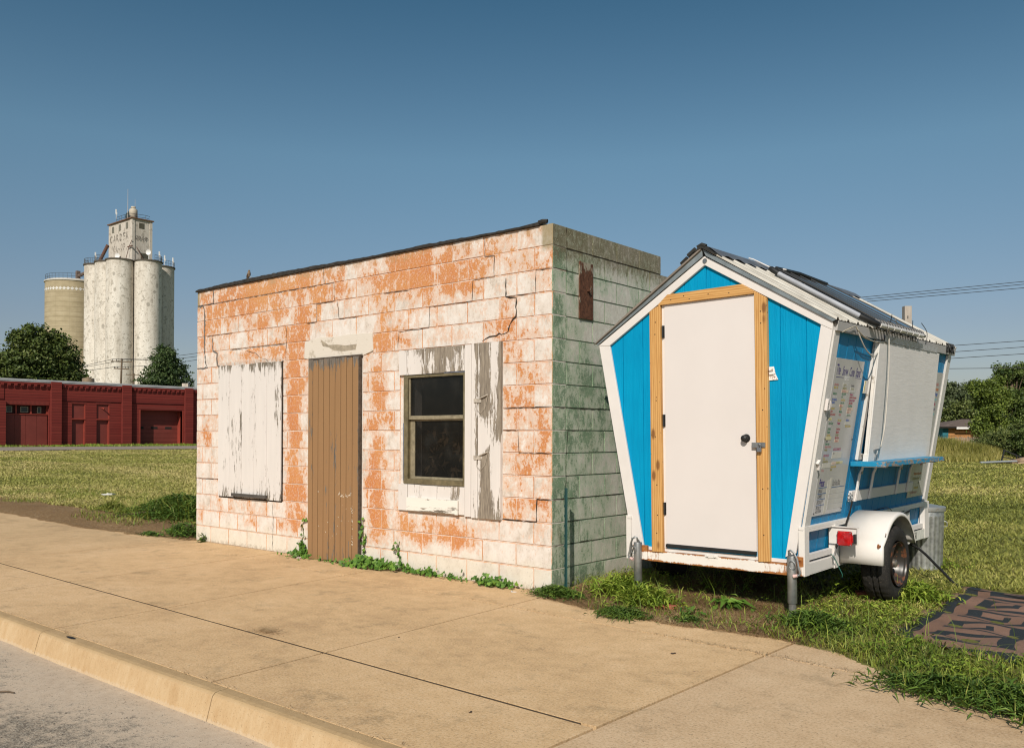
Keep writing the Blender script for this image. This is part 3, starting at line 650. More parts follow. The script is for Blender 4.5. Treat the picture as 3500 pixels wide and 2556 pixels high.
# sparrow on the roof edge
def sparrow():
    k = N('sparrow brown', .9); k.col(k.ramp(k.noise(60, 4), [(.35, (.10, .065, .04)), (.6, (.26, .19, .13))])); pale = flat('sparrow breast', (.45, .40, .33), .9)
    o = empty('sparrow', (-4.62, .0, 3.292), 'tiny brown sparrow perched on the black roof edge', 'bird', rz=R_(20)); o.rotation_euler = (0, R_(-38), R_(20)); o.scale = (.85, .85, .85)
    mb = MB(); bm_ = []
    def ell(c, r, rot=0):
        vs = []; fs = []; nu, nv = 12, 8; Rm = Matrix.Rotation(rot, 3, 'Y')
        for j in range(nv+1):
            for i in range(nu):
                t, p = 2*math.pi*i/nu, math.pi*j/nv; vs.append(Rm @ Vector((math.sin(p)*math.cos(t)*r[0], math.sin(p)*math.sin(t)*r[1], math.cos(p)*r[2]))+Vector(c))
        for j in range(nv):
            for i in range(nu): fs.append((j*nu+i, j*nu+(i+1) % nu, (j+1)*nu+(i+1) % nu, (j+1)*nu+i))
        mb.add(vs, fs)
    mb.tube([(-.055, 0, .022), (-.04, 0, .032), (-.02, 0, .044), (0, 0, .054), (.015, 0, .066), (.024, 0, .078), (.03, 0, .088), (.036, 0, .092), (.044, 0, .092), (.056, 0, .089)], [.006, .014, .024, .027, .024, .018, .017, .016, .010, .002], 12)
    body = mb.build('body', k.m, o, smooth=True)
    mb = MB(); mb.tube([(-.04, 0, .03), (-.09, 0, .012)], [.012, .007], 6, flat=.4); mb.build('tail', k.m, o)
    for s_ in (-1, 1):
        mb = MB(); mb.tube([(.012, s_*.024, .058), (-.02, s_*.026, .045), (-.055, s_*.014, .028)], [.010, .014, .003], 8, flat=.5); mb.build('wing', k.m, o, smooth=True)
        mb = MB(); mb.tube([(-.002, s_*.01, .034), (.002, s_*.01, .002)], .0018, 5); mb.tube([(-.01, s_*.01, .001), (.014, s_*.01, .001)], .0015, 5); mb.build('leg', pale, o)
sparrow()
# ================================================================ THE TRAILER
T = empty('snow_cone_trailer', (.967, .309, .471), 'bright blue and white snow cone stand on a trailer, with flared walls and white door', 'trailer')
_u, _v = Vector((.99971, -.0232, .0065)), Vector((.0232, .99968, .0108)); _w = _u.cross(_v).normalized()
mt = Matrix((_u, _v, _w)).transposed().to_4x4(); mt.translation = Vector((.967, .309, .471)); T.matrix_world = mt
TH = math.atan(.293/1.75); SIDE = Matrix(((0, math.sin(TH), math.cos(TH), 1.115), (1, 0, 0, 0), (0, math.cos(TH), -math.sin(TH), 0), (0, 0, 0, 1)))
def side(o, tr=None):
    o.matrix_local = SIDE if tr is None else SIDE @ tr; return o
def sz(w): return w/math.cos(TH)

k = N('bright blue siding paint', .5, .12)
gr = k.noise(26, 6, .7, v=k.vec((1, 1, .07), (1, 0, 0)), dist=.6); g2 = k.noise(90, 3, .6, v=k.vec((1, 1, .15))); big = k.noise(1.6, 3)
k.col(k.ramp(k.add(k.mul(gr, .5), k.mul(big, .5)), [(.3, (.000, .225, .44)), (.5, (.000, .27, .50)), (.7, (.000, .315, .56))])).bump(k.add(gr, k.mul(g2, .5)), .8, .006)
k.rough(k.add(.33, k.mul(gr, .25))); M_BLUE = k.m
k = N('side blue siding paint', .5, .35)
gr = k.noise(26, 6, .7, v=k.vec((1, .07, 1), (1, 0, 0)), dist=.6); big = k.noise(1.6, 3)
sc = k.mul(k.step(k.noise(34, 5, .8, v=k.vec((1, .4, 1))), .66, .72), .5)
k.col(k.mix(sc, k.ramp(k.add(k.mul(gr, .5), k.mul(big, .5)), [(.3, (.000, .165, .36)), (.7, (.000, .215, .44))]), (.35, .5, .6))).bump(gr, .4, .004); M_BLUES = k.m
def white(name, c, rough=.5, chip=.64, bump=.4, bs=30, vs=(1, 1, 1), rust=None):
    k = N(name, rough, .35); f = k.noise(bs, 5, .7, v=k.vec(vs)); d = k.noise(3, 5, .65); ch = k.noise(22, 6, .78, v=k.vec(vs, (3, 3, 3)))
    co = k.ramp(d, [(.3, tuple(x*.92 for x in c)), (.65, c)])
    co = k.mix(k.step(ch, chip, chip+.03), co, (.30, .25, .19))
    if rust is not None:
        rn = k.noise(14, 6, .75, v=k.vec((1, 1, .25), (1, 7, 0)))
        co = k.mix(k.step(k.add(rn, rust(k)), .60, .72), co, k.ramp(f, [(.3, (.22, .065, .018)), (.7, (.46, .20, .06))]))
    k.col(co).bump(f, bump, .003); return k.m
M_TRIM = white('white trim paint', (.72, .68, .65), chip=.72, vs=(1, 1, .3))
M_TRIMR = white('rough white trim', (.62, .595, .56), .75, chip=.68, bump=1.0, bs=38)
M_STEEL = white('white trailer steel', (.74, .70, .655), .42, chip=.73)
M_BEAM = white('rusting white beam', (.80, .75, .69), .45, chip=.74, rust=lambda k: k.add(k.mul(k.step(k.math('ABSOLUTE', k.add(k.sep()[2], .093)), .022, .045), .24), k.mul(k.step(k.math('ABSOLUTE', k.add(k.sep()[0], -.42)), .35, .64), .12)))
M_FEND = white('white fender enamel', (.78, .735, .685), .3, chip=.735, bump=.05)
M_DARK = flat('dark underside', (.025, .022, .02), .9, var=.4)
M_BLK = flat('black plastic', (.018, .018, .018), .45, .4, var=.3)
M_GALV = flat('galvanised steel', (.34, .35, .35), .42, .5, .75, var=.3, sc=12, bump=.001)
M_GALVD = flat('dull galvanised flashing', (.23, .265, .28), .5, .4, .4, var=.25, sc=8)
M_RUST = flat('rust', (.24, .095, .035), .9, var=.5, sc=30, bump=.004)

AP, LE, RE, BL, BR_ = (.378, 2.335), (-.657, 1.70), (1.403, 1.72), (-.322, -.045), (1.108, -.045)
PENT = [BL, BR_, RE, AP, LE]
fr = lambda a, b, d: (a, d, b)
# siding planks, front
def planks(poly, cuts, fn_, d0, d1, mb, gap=.005):
    for a, b in zip(cuts, cuts[1:]):
        p = clip(clip(poly, -1, 0, -(a+gap/2)), 1, 0, b-gap/2)
        if len(p) > 2: mb.prism(p, fn_, d0, d1)
mb = MB(); cuts = [-.8, -.62, -.42, -.22, -.02, .187, .387, .59, .80, 1.0, 1.2, 1.5]
INP = [(BL[0]+.03, BL[1]+.02), (BR_[0]-.03, BR_[1]+.02), (RE[0]-.03, RE[1]-.02), (AP[0], AP[1]-.03), (LE[0]+.03, LE[1]-.01)]
planks(INP, cuts, fr, -.002, .012, mb); mb.prism(INP, fr, .006, .02)
mb.build('front_siding', M_BLUE, T, bevel=.0015)
mb = MB()
mb.prism([(PENT[i][0]+(.03 if PENT[i][0] < .3 else -.03 if PENT[i][0] > .4 else 0), PENT[i][1]-.02) for i in range(5)], fr, 2.975, 2.995)
mb.build('rear_siding', M_BLUE, T)
# side walls
mb = MB(); cuts = [.02+i*.16 for i in range(19)]+[2.99]
sp = [(.02, sz(-.03)), (2.99, sz(-.03)), (2.99, sz(1.70)), (.02, sz(1.70))]; ms = lambda a, b, d: (a, b, d)
planks(sp, cuts, ms, -.016, -.002, mb); mb.prism(sp, ms, -.03, -.008)
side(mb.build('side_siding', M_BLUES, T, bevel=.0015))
mb = MB(); mb.add([(-.322, .02, -.03), (-.322, 2.99, -.03), (-.64, 2.99, 1.69), (-.64, .02, 1.69), (-.30, .02, -.03), (-.30, 2.99, -.03), (-.62, 2.99, 1.69), (-.62, .02, 1.69)], [(0, 1, 2, 3), (4, 7, 6, 5), (0, 3, 7, 4), (1, 5, 6, 2), (3, 2, 6, 7), (0, 4, 5, 1)])
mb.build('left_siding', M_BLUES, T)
# white corner posts and rafters
def seg(p, q, w, ext0=0, ext1=0, side_=1):
    d = Vector((q[0]-p[0], q[1]-p[1])).normalized(); n = Vector((-d.y, d.x))*side_*w; a = Vector(p)-d*ext0; b = Vector(q)+d*ext1
    return [tuple(a), tuple(b), tuple(b+n), tuple(a+n)]
mb = MB(); mb.prism([BL, (-.215, -.035), (-.545, 1.695), LE], fr, -.024, -.003); mb.build('corner_post', M_TRIM, T, bevel=.003)
mb = MB(); mb.prism([(1.030, -.005), (1.113, .03), (1.403, 1.668), (1.318, 1.712)], fr, -.024, -.003); o = mb.build('corner_post', M_TRIM, T, bevel=.003)
mb = MB(); mb.prism([(-.659, 1.700), (-.545, 1.690), (.383, 2.268), (.381, 2.338)], fr, -.028, -.003); mb.build('rafter_trim', M_TRIM, T, bevel=.003)
mb = MB(); mb.prism([(.382, 2.268), (1.318, 1.711), (1.403, 1.666), (1.408, 1.728), (.382, 2.338)], fr, -.0275, -.0035); mb.build('rafter_trim', M_TRIM, T, bevel=.003)
mb = MB(); mb.lathe([(0, -.036), (.018, -.036), (.020, -.030), (.020, -.0285)], 20, ax='Z'); 
for v in range(len(mb.v)): x, y, z = mb.v[v]; mb.v[v] = (x+.387, z, y+2.30)
mb.cur = 1
for i in range(6): mb.box(.387+.013*math.cos(i)-.0015, .387+.013*math.cos(i)+.0015, -.0375, -.036, 2.30+.013*math.sin(i)-.0015, 2.30+.013*math.sin(i)+.0015)
mb.build('metal_disc', [M_GALV, M_BLK], T)
# side corner trims on the sloping wall
mb = MB(); mb.box(-.003, .10, sz(-.02), sz(1.668), -.002, .02); side(mb.build('corner_post', M_TRIMR, T, bevel=.003))
mb = MB(); mb.box(2.885, 2.995, sz(-.02), sz(1.66), -.002, .02); side(mb.build('corner_post', M_TRIMR, T, bevel=.003))
mb = MB(); mb.box(-.003, 3.05, sz(1.664), sz(1.735), -.002, .035); side(mb.build('fascia', white('shade darkened fascia paint', (.43, .415, .40), .7, chip=.63, vs=(.3, 1, 1)), T, bevel=.003))  # fascia colour darkened to carry the shade under the roof edge
# lumber round the door
k = N('new pine lumber', .55, .35); z_ = k.sep()[2]
def pine(name, ax):
    k = N(name, .55, .35); v = k.vec((1, 1, .06) if ax == 'z' else (.06, 1, 1))
    rg = k.wave(16, v=v, dist=6, det=3, dsc=1.6, dir='X' if ax == 'z' else 'Z'); fi = k.noise(70, 4, .6, v=v)
    co = k.ramp(k.add(k.mul(rg, .35), k.mul(fi, .65)), [(.25, (.42, .205, .060)), (.5, (.56, .30, .098)), (.8, (.66, .40, .155))])
    kn = k.voro(5.2, v=k.vec((1.3, 1, .55) if ax == 'z' else (.55, 1, 1.3), (.3, .1, .7))); co = k.mix(k.mul(k.step(kn, .17, .07), .8), co, (.15, .055, .015))
    kn2 = k.voro(16, v=k.vec((1, 1, .6), (2, 1, 1))); co = k.mix(k.mul(k.step(kn2, .09, .05), .85), co, (.09, .04, .02))
    k.col(co).bump(fi, .3, .002); return k.m
M_PINE, M_PINEX = pine('new pine lumber upright', 'z'), pine('new pine lumber level', 'x')
mb = MB(); mb.prism([(-.125, -.056), (-.019, -.056), (-.027, 1.992), (-.128, 1.945)], fr, -.042, -.003); mb.build('door_casing', M_PINE, T, bevel=.003)
mb = MB(); mb.prism([(.822, -.056), (.915, -.05), (.910, 1.60), (.906, 1.950), (.808, 2.012)], fr, -.042, -.003); mb.build('door_casing', M_PINE, T, bevel=.003)
mb = MB(); mb.prism([(-.052, 1.988), (.806, 1.992), (.806, 2.012), (.708, 2.076), (.045, 2.068)], fr, -.0425, -.003); mb.build('door_header', M_PINEX, T, bevel=.003)
mb = MB()
for (x, z) in [(-.07, 1.85), (-.075, 1.75), (-.068, 1.2), (-.08, .9), (-.07, .5), (-.065, .25), (-.075, .1), (.86, 1.85), (.862, 1.76), (.87, 1.1), (.865, .5), (.87, .15), (.08, 2.02), (.25, 2.01), (.42, 2.03), (.6, 2.02), (.2, 2.04)]:
    mb.box(x-.004, x+.004, -.0432, -.042, z-.004, z+.004)
mb.build('nails', M_BLK, T)
# door
k = N('off white door paint', .32, .35); k.col(k.ramp(k.noise(1.5, 4, .6), [(.3, (.665, .615, .59)), (.7, (.70, .65, .625))])).bump(k.noise(40, 2), .05, .001); M_DOOR = k.m
mb = MB(); mb.box(0.004, .800, -.020, -.0045, .016, 1.99); D = mb.build('door', M_DOOR, T, bevel=.002)
mb = MB(); mb.box(-.024, .001, -.012, -.004, -.02, 1.99); mb.box(.803, .822, -.012, -.004, -.02, 1.99); mb.build('door_jamb', M_TRIM, D)
mb = MB(); mb.box(.002, .802, -.030, -.0205, -.010, .014); mb.box(.002, .802, -.034, -.0305, -.010, -.003); mb.build('door_sweep', M_BLK, D, bevel=.001)
for z in (1.768, 1.033, .306):
    mb = MB(); mb.box(-.021, .001, -.024, -.0125, z-.05, z+.05); mb.tube([(-.010, -.026, z-.05), (-.010, -.026, z+.05)], .006, 8); mb.build('hinge', M_BLK, D)
mb = MB(); prof = [(0, -.075), (.016, -.074), (.025, -.066), (.027, -.055), (.022, -.044), (.012, -.038), (.010, -.030), (.030, -.028), (.033, -.022), (.033, -.020)]
mb.lathe(prof, 24)
for v in range(len(mb.v)): x, y, z = mb.v[v]; mb.v[v] = (x+.724, z, y+.885)
mb.build('knob', M_BLK, D, smooth=True)
mb = MB(); mb.box(.782, .826, -.050, -.045, .815, .853); mb.box(.826, .892, -.052, -.0435, .817, .853); mb.tube([(.862, -.056, .835), (.862, -.075, .835)], .006, 8); mb.box(.852, .866, -.066, -.052, .822, .846)
mb.box(.780, .790, -.048, -.0205, .815, .853)
H = mb.build('hasp', M_GALV, T, bevel=.001)
mb = MB(); mb.tube([(.838, -.066, .815), (.838, -.066, .832), (.845, -.066, .842), (.855, -.066, .842), (.862, -.066, .832), (.862, -.066, .815)], .0032, 8); mb.box(.833, .867, -.075, -.057, .782, .815); mb.build('padlock', flat('padlock body', (.25, .27, .30), .4, .5, .7), H, bevel=.003)
# chipped bracket screwed on the blue siding
k = N('chipped white bracket', .5); k.col(k.mix(k.step(k.noise(34, 5, .7), .53, .58), (.78, .76, .72), (.26, .12, .06)))
mb = MB(); mb.prism([(.898, 1.425), (.948, 1.427), (.960, 1.37), (.982, 1.325), (.910, 1.322), (.905, 1.36)], fr, -.012, -.0025)
mb.tube([(.915, -.018, 1.40), (.945, -.020, 1.402)], .008, 8); mb.tube([(.918, -.018, 1.37), (.950, -.020, 1.372)], .008, 8); mb.build('old_bracket', k.m, T, bevel=.002)
# ------------ roof
ES = (1.738-2.312)/(1.438-.519)                    # slope of the metal in u,w
def rz(u): return 2.313+(u-.519)*ES               # right slope
def lz(u): return 2.399+(u-.369)*(2.399-1.725)/(.369+.672)
k = N('white ribbed roofing', .45, .4); f = k.noise(9, 6, .7, v=k.vec((.35, 1, .35))); k.col(k.ramp(f, [(.32, (.33, .30, .25)), (.5, (.47, .44, .385)), (.66, (.56, .53, .47))])); M_ROOF = k.m
def ribbed(u0, u1, zf, off, name, mat, flip=False, v0=-.045, v1=3.08):
    prof = []; v = v0
    while v < v1:
        prof += [(v, 0), (v+.012, .018), (v+.040, .018), (v+.052, 0), (v+.086, 0), (v+.092, .006), (v+.104, .006), (v+.110, 0), (v+.150, 0), (v+.156, .006), (v+.168, .006), (v+.174, 0)]; v += .2
    prof = [p for p in prof if p[0] <= v1]+[(v1, 0)]; mb = MB(); n = len(prof)
    vs = [(u0, v, zf(u0)+off+h) for v, h in prof]+[(u1, v, zf(u1)+off+h) for v, h in prof]
    vs += [(u0, v, zf(u0)+off+h-.004) for v, h in prof]+[(u1, v, zf(u1)+off+h-.004) for v, h in prof]
    mb.add(vs, [(i, i+1, n+i+1, n+i) for i in range(n-1)]+[(2*n+i, 2*n+i+1, 3*n+i+1, 3*n+i) for i in range(n-1)]+[(n+i, n+i+1, 3*n+i+1, 3*n+i) for i in range(n-1)]+[(0, n, 3*n, 2*n), (n-1, 2*n-1, 4*n-1, 3*n-1)])
    return mb.build(name, mat, T)
rf = ribbed(.40, 1.442, rz, 0, 'roof', M_ROOF); rf['label'] = 'white ribbed metal roof slope'
ribbed(.369, -.68, lz, 0, 'roof', flat('weathered roof metal', (.30, .27, .235), .5, .4, .3, var=.25, sc=5))
mb = MB()   # dark band standing in for the shade below the roof ribs
mb.prism([(1.30, rz(1.30)-.03), (1.428, 1.708), (1.434, 1.708), (1.437, rz(1.437)-.006), (1.30, rz(1.30)-.008)], fr, -.03, 3.06)
mb.build('eave_shade_band', M_DARK, T)
# rake flashing
M_FLW = M_GALVD
mb = MB(); mb.prism([(.403, 2.335), (1.408, 1.724), (1.440, 1.735), (.519, 2.300), (.372, 2.395)], fr, -.041, -.029); mb.build('rake_flashing', M_FLW, T)
mb = MB(); mb.prism([(.372, 2.336), (-.664, 1.702), (-.680, 1.716), (-.345, 1.930), (.369, 2.392)], fr, -.041, -.029); mb.build('rake_flashing', M_FLW, T)
mb = MB(); mb.prism([(-.690, 1.708), (-.345, 1.946), (.365, 2.404), (.365, 2.388), (-.345, 1.926), (-.680, 1.712)], fr, -.058, -.0415); mb.build('drip_edge', flat('grey brown drip edge', (.27, .225, .185), .5, .4, .3), T)
# ridge cap with gaps over the ribs
mb = MB(); n = 80; vs = []
for i in range(n+1):
    v = -.05+3.14*i/n; wv = .006*math.sin(v*2*math.pi/.2)+.004*math.sin(v*9)
    vs += [(.20, v, lz(.20)+.012+wv*.5), (.369, v, 2.432), (.45, v, rz(.45)+.036), (.545, v, rz(.545)+.022+wv)]
mb.add(vs, [(i*4+j, i*4+j+1, i*4+j+5, i*4+j+4) for i in range(n) for j in range(3)]); mb.build('ridge_cap', flat('grey ridge cap', (.20, .205, .215), .45, .4, .5, var=.2), T, smooth=True)
mb = MB(); mb.prism([(.30, 2.375), (.375, 2.43), (.42, 2.405), (.50, 2.335), (.47, 2.345), (.375, 2.40)], fr, -.062, -.03)
mb.tube([(.335, -.05, 2.413), (.372, -.05, 2.428), (.41, -.05, 2.410)], .017, 8); mb.tube([(.24, -.03, 2.36), (.31, -.04, 2.405)], [.020, .017], 8); mb.tube([(.17, -.02, 2.305), (.23, -.03, 2.345)], [.017, .016], 8)
mb.build('foam_closure', flat('perished foam', (.03, .03, .028), .9, var=.4), T)
# solar heater on the right slope
k = N('black collector mat', .10, 1.0); k.col(k.ramp(k.noise(20, 3, .5, v=k.vec((.1, 1, .1))), [(.3, (.012, .014, .016)), (.7, (.03, .033, .036))])); k.b.inputs['IOR'].default_value = 2.1; k.rough(.07); M_MAT = k.m
SC = empty  # noqa
mb = MB(); vs = []; v0, v1 = .70, 1.76; N_ = 96
for i in range(N_+1):
    v = v0+(v1-v0)*i/N_; h = .078
    vs += [(.66, v, rz(.66)+h), (1.08, v, rz(1.08)+h+.006), (1.47, v, rz(1.47)+h)]
vs += [(a, b, c-.014) for a, b, c in vs]; q = 3*(N_+1)
mb.add(vs, [(i*3+j, i*3+j+1, i*3+j+4, i*3+j+3) for i in range(N_) for j in (0, 1)]+[(q+i*3+j, q+i*3+j+1, q+i*3+j+4, q+i*3+j+3) for i in range(N_) for j in (0, 1)]+[(0, 1, q+1, q), (1, 2, q+2, q+1)]+[(q-3, q-2, 2*q-2, 2*q-3), (q-2, q-1, 2*q-1, 2*q-2)]+[(i*3+2, i*3+5, q+i*3+5, q+i*3+2) for i in range(N_)]+[(i*3, i*3+3, q+i*3+3, q+i*3) for i in range(N_)])
so = mb.build('solar_collector', M_MAT, T, smooth=True); so['label'] = 'black ribbed solar water heating mat lying on the roof'
for v in (.70, .80, .98, 1.18, 1.42, 1.76):
    mb = MB(); mb.tube([(.66, v, rz(.66)+.077), (1.08, v, rz(1.08)+.083), (1.475, v, rz(1.475)+.077)], .006, 8); mb.build('tube', M_BLK, so, smooth=True)
M_PVC = flat('grey pvc pipe', (.36, .37, .40), .4, .4, var=.12)
mb = MB(); mb.tube([(.735, .565, rz(.735)+.055), (1.40, .555, rz(1.40)+.055)], .019, 14); p_ = mb.build('supply_pipe', M_PVC, so, smooth=True)
mb = MB(); mb.tube([(.655, .565, rz(.655)+.062), (.67, .565, rz(.67)+.062), (.69, .565, rz(.69)+.060), (.735, .565, rz(.735)+.055)], [.012, .022, .024, .022], 14)
mb.tube([(1.39, .555, rz(1.39)+.055), (1.475, .60, rz(1.475)+.055), (1.50, .66, rz(1.50)+.055)], [.022, .024, .020], 14); mb.build('elbow', M_BLK, so, smooth=True)
mb = MB(); mb.tube([(.66, .69, rz(.66)+.078), (.64, 1.2, rz(.64)+.09), (.66, 1.78, rz(.66)+.078)], .016, 12); mb.build('header_pipe', M_BLK, so, smooth=True)
mb = MB()
for i in range(7): a = .66+i*.158; mb.tube([(1.505, a, rz(1.505)+.052), (1.507, a+.125, rz(1.505)+.052)], .019, 10)
mb.build('header_pipe', flat('white pvc header', (.58, .56, .53), .4, .4), so, smooth=True)
mb = MB(); mb.tube([(1.503, .64, rz(1.503)+.052), (1.505, 1.80, rz(1.503)+.052)], .014, 8)
for i in range(17): a = .67+i*.068; mb.tube([(1.47, a, rz(1.47)+.078), (1.50, a+.004, rz(1.50)+.076), (1.512, a, rz(1.512)+.050)], .012, 7)
mb.build('header_clips', M_BLK, so, smooth=True)
mb = MB(); mb.tube([(.36, .80, 2.445), (.40, .80, 2.43), (.55, .79, rz(.55)+.05), (.70, .80, rz(.7)+.1)], .006, 6); mb.build('vent_hose', M_TRIM, so, smooth=True)
# hanging cords
def wire(name, pts, r, m, parent=None, seg_=8):
    P = [Vector(p) for p in pts]; out = []
    for i in range(len(P)-1):
        a, b, c, d = P[max(i-1, 0)], P[i], P[i+1], P[min(i+2, len(P)-1)]
        for j in range(seg_):
            t = j/seg_; out.append(.5*((2*b)+(c-a)*t+(2*a-5*b+4*c-d)*t*t+(3*b-a-3*c+d)*t**3))
    out.append(P[-1]); mb = MB(); mb.tube(out, r, 6); return mb.build(name, m, parent or T, smooth=True, auto=False)
M_TW = flat('dirty twine', (.42, .37, .29), .85, var=.25, sc=40); M_WIRE = flat('pale cable', (.52, .49, .44), .6, var=.15)
S_ = lambda v, w_, d: tuple(SIDE @ Vector((v, sz(w_), d)))
wire('twine', [S_(.10, 1.66, .03), S_(.20, 1.70, .05), S_(.30, 1.72, .05), S_(.34, 1.69, .06), S_(.5, 1.655, .05), S_(.75, 1.64, .05), S_(.93, 1.655, .05), S_(1.1, 1.685, .05)], .004, M_TW)
wire('twine', [S_(.32, 1.715, .05), S_(.40, 1.63, .07), S_(.52, 1.56, .08), S_(.68, 1.525, .08), S_(.80, 1.55, .06), S_(.88, 1.58, .05)], .0055, M_WIRE)
wire('twine', [S_(.36, 1.70, .05), S_(.48, 1.66, .06), S_(.70, 1.64, .06), S_(.9, 1.645, .06), S_(1.05, 1.66, .06), S_(1.35, 1.70, .06), S_(1.5, 1.70, .06), S_(1.62, 1.715, .06), S_(1.9, 1.70, .05)], .004, M_TW)
wire('twine', [S_(1.05, 1.66, .06), S_(1.15, 1.72, .08), (1.47, 1.2, 1.80), (1.49, 1.08, 1.83)], .003, M_TW)
wire('twine', [S_(1.62, 1.70, .06), (1.46, 1.62, 1.79), (1.50, 1.50, 1.86)], .003, M_BLK)
wire('twine', [S_(2.0, 1.70, .06), (1.47, 2.0, 1.80), (1.50, 1.74, 1.86)], .003, M_BLK)
wire('twine', [S_(.96, 1.65, .06), (1.46, 1.05, 1.80), (1.50, .97, 1.86)], .003, M_BLK)
wire('cable', [(1.36, .72, rz(1.36)+.02), (1.42, .86, rz(1.42)+.03), (1.475, .95, 1.74), (1.475, .97, 1.66), (1.47, .97, 1.4), (1.44, .965, 1.0), (1.405, .96, .80)], .0055, M_WIRE)
# ------------ serving hatch
M_GREY = white('pale grey hatch paint', (.73, .70, .67), .6, chip=.78, bump=.8, bs=30, vs=(.18, 1, 1))
mb = MB(); a, b = .865, 2.40
for (x0, x1, t0, t1) in ((a, a+.05, sz(.70), sz(1.66)), (b-.05, b, sz(.70), sz(1.66)), (a+.05, b-.05, sz(1.61), sz(1.66)), (a+.05, b-.05, sz(.70), sz(.75))): mb.box(x0, x1, t0, t1, -.002, .024)
side(mb.build('hatch_frame', white('chipped white hatch frame', (.72, .68, .63), .6, chip=.60, vs=(1, .4, 1)), T, bevel=.003))
tl = Matrix.Translation((0, sz(1.66), .026)) @ Matrix.Rotation(math.atan(.055/.97), 4, 'X').inverted() @ Matrix.Translation((0, -sz(1.66), 0))
mb = MB(); mb.box(.835, 2.445, sz(.690), sz(1.652), .022, .034); hp = side(mb.build('hatch_panel', M_GREY, T, bevel=.002), tl); hp['label'] = 'large pale grey plywood hatch panel'
mb = MB(); mb.box(.832, .862, sz(.688), sz(1.652), -.002, .0215); mb.box(2.41, 2.44, sz(.69), sz(1.65), -.002, .0215); mb.box(.862, 2.41, sz(1.60), sz(1.65), -.002, .0215); mb.box(.862, 2.41, sz(.69), sz(.72), -.002, .0215); mb.box(.826, .853, sz(.682), sz(.76), -.006, .026); hr = mb.build('rim', white('chipped white hatch rim', (.76, .72, .67), .6, chip=.60, vs=(1, .4, 1)), hp, bevel=.002); hr.parent = hp
for v_ in (1.02, 1.5, 2.1):
    mb = MB(); mb.box(v_-.04, v_+.04, sz(1.640), sz(1.660), .034, .038); mb.build('hinge', M_GALV, hp)
mb = MB(); mb.tube([(.93, sz(.79), .04), (1.0, sz(.80), .05), (1.05, sz(.795), .04)], .007, 7)
for i in range(12):
    t = i/12*6.283; t2 = (i+1)/12*6.283; mb.tube([(.985+.022*math.cos(t), sz(.735)+.03*math.sin(t), .045), (.985+.022*math.cos(t2), sz(.735)+.03*math.sin(t2), .045)], .004, 5)
mb.tube([(.985, sz(.80), .048), (.975, sz(.765), .05), (1.0, sz(.72), .045)], .005, 6); mb.build('hatch_latch', M_GALV, hp, smooth=True)
k = N('wrinkled clear vinyl', .25, .5); k.col((.42, .42, .43)).bump(k.noise(20, 3), .5, .01)
mb = MB(); mb.box(.93, 2.35, sz(1.655), sz(1.705), .062, .066); side(mb.build('vinyl_flap', k.m, T))
mb = MB()
rr = random.Random(12)
for i in range(9): x = 2.72+i*.03; mb.tube([(1.44, x, 1.765), (1.445, x+rr.uniform(-.03, .03), 1.72), (1.44, x+rr.uniform(-.03, .03), 1.675)], .005, 5)
mb.tube([(1.455, 2.84+.05*math.cos(t*.7), 1.71+.03*math.sin(t*.7)) for t in range(10)], .006, 5); mb.build('loose_wiring', M_BLK, T)
# ------------ shelf
k = N('chipped blue shelf paint', .5, .4); f = k.noise(26, 6, .75, v=k.vec((1, .5, 1.6))); x_, y_, z_ = k.sep()
edge_ = k.mul(k.step(x_, 1.40, 1.50), .10)
k.col(k.mix(k.step(k.add(f, edge_), .60, .62), (.01, .235, .43), k.ramp(k.noise(60, 3), [(.3, (.20, .14, .10)), (.7, (.40, .33, .27))]))).bump(k.step(f, .55, .57), -.4, .003)
mb = MB(); mb.box(1.232, 1.505, .765, 2.365, .652, .690); sh = mb.build('serving_shelf', k.m, T, bevel=.002); sh['label'] = 'chipped blue shelf under the hatch'
mb = MB(); mb.box(.85, 2.44, sz(.362), sz(.448), -.002, .022); o = side(mb.build('bracket_board', M_TRIM, T, bevel=.002))
for v_ in (.935, 1.26, 1.94, 2.25):
    mb = MB(); P = [S_(v_, .365, .028), S_(v_, .40, .030), S_(v_, .58, .031)]; c = Vector(S_(v_, .63, .045)); P += [tuple(c), (1.27, v_, .645), (1.46, v_, .645)]
    for d_ in (-.011, .011): mb.tube([(p[0], p[1]+d_, p[2]) for p in P], .008, 6)
    mb.tube(P, .012, 6, flat=.5); mb.build('shelf_bracket', M_TRIM, T, smooth=True)
    mb = MB(); mb.tube([S_(v_, .60, .036), S_(v_, .60, .052)], .012, 10); mb.build('bracket_bolt', M_GALV, T) if v_ in (.935, 1.94) else None
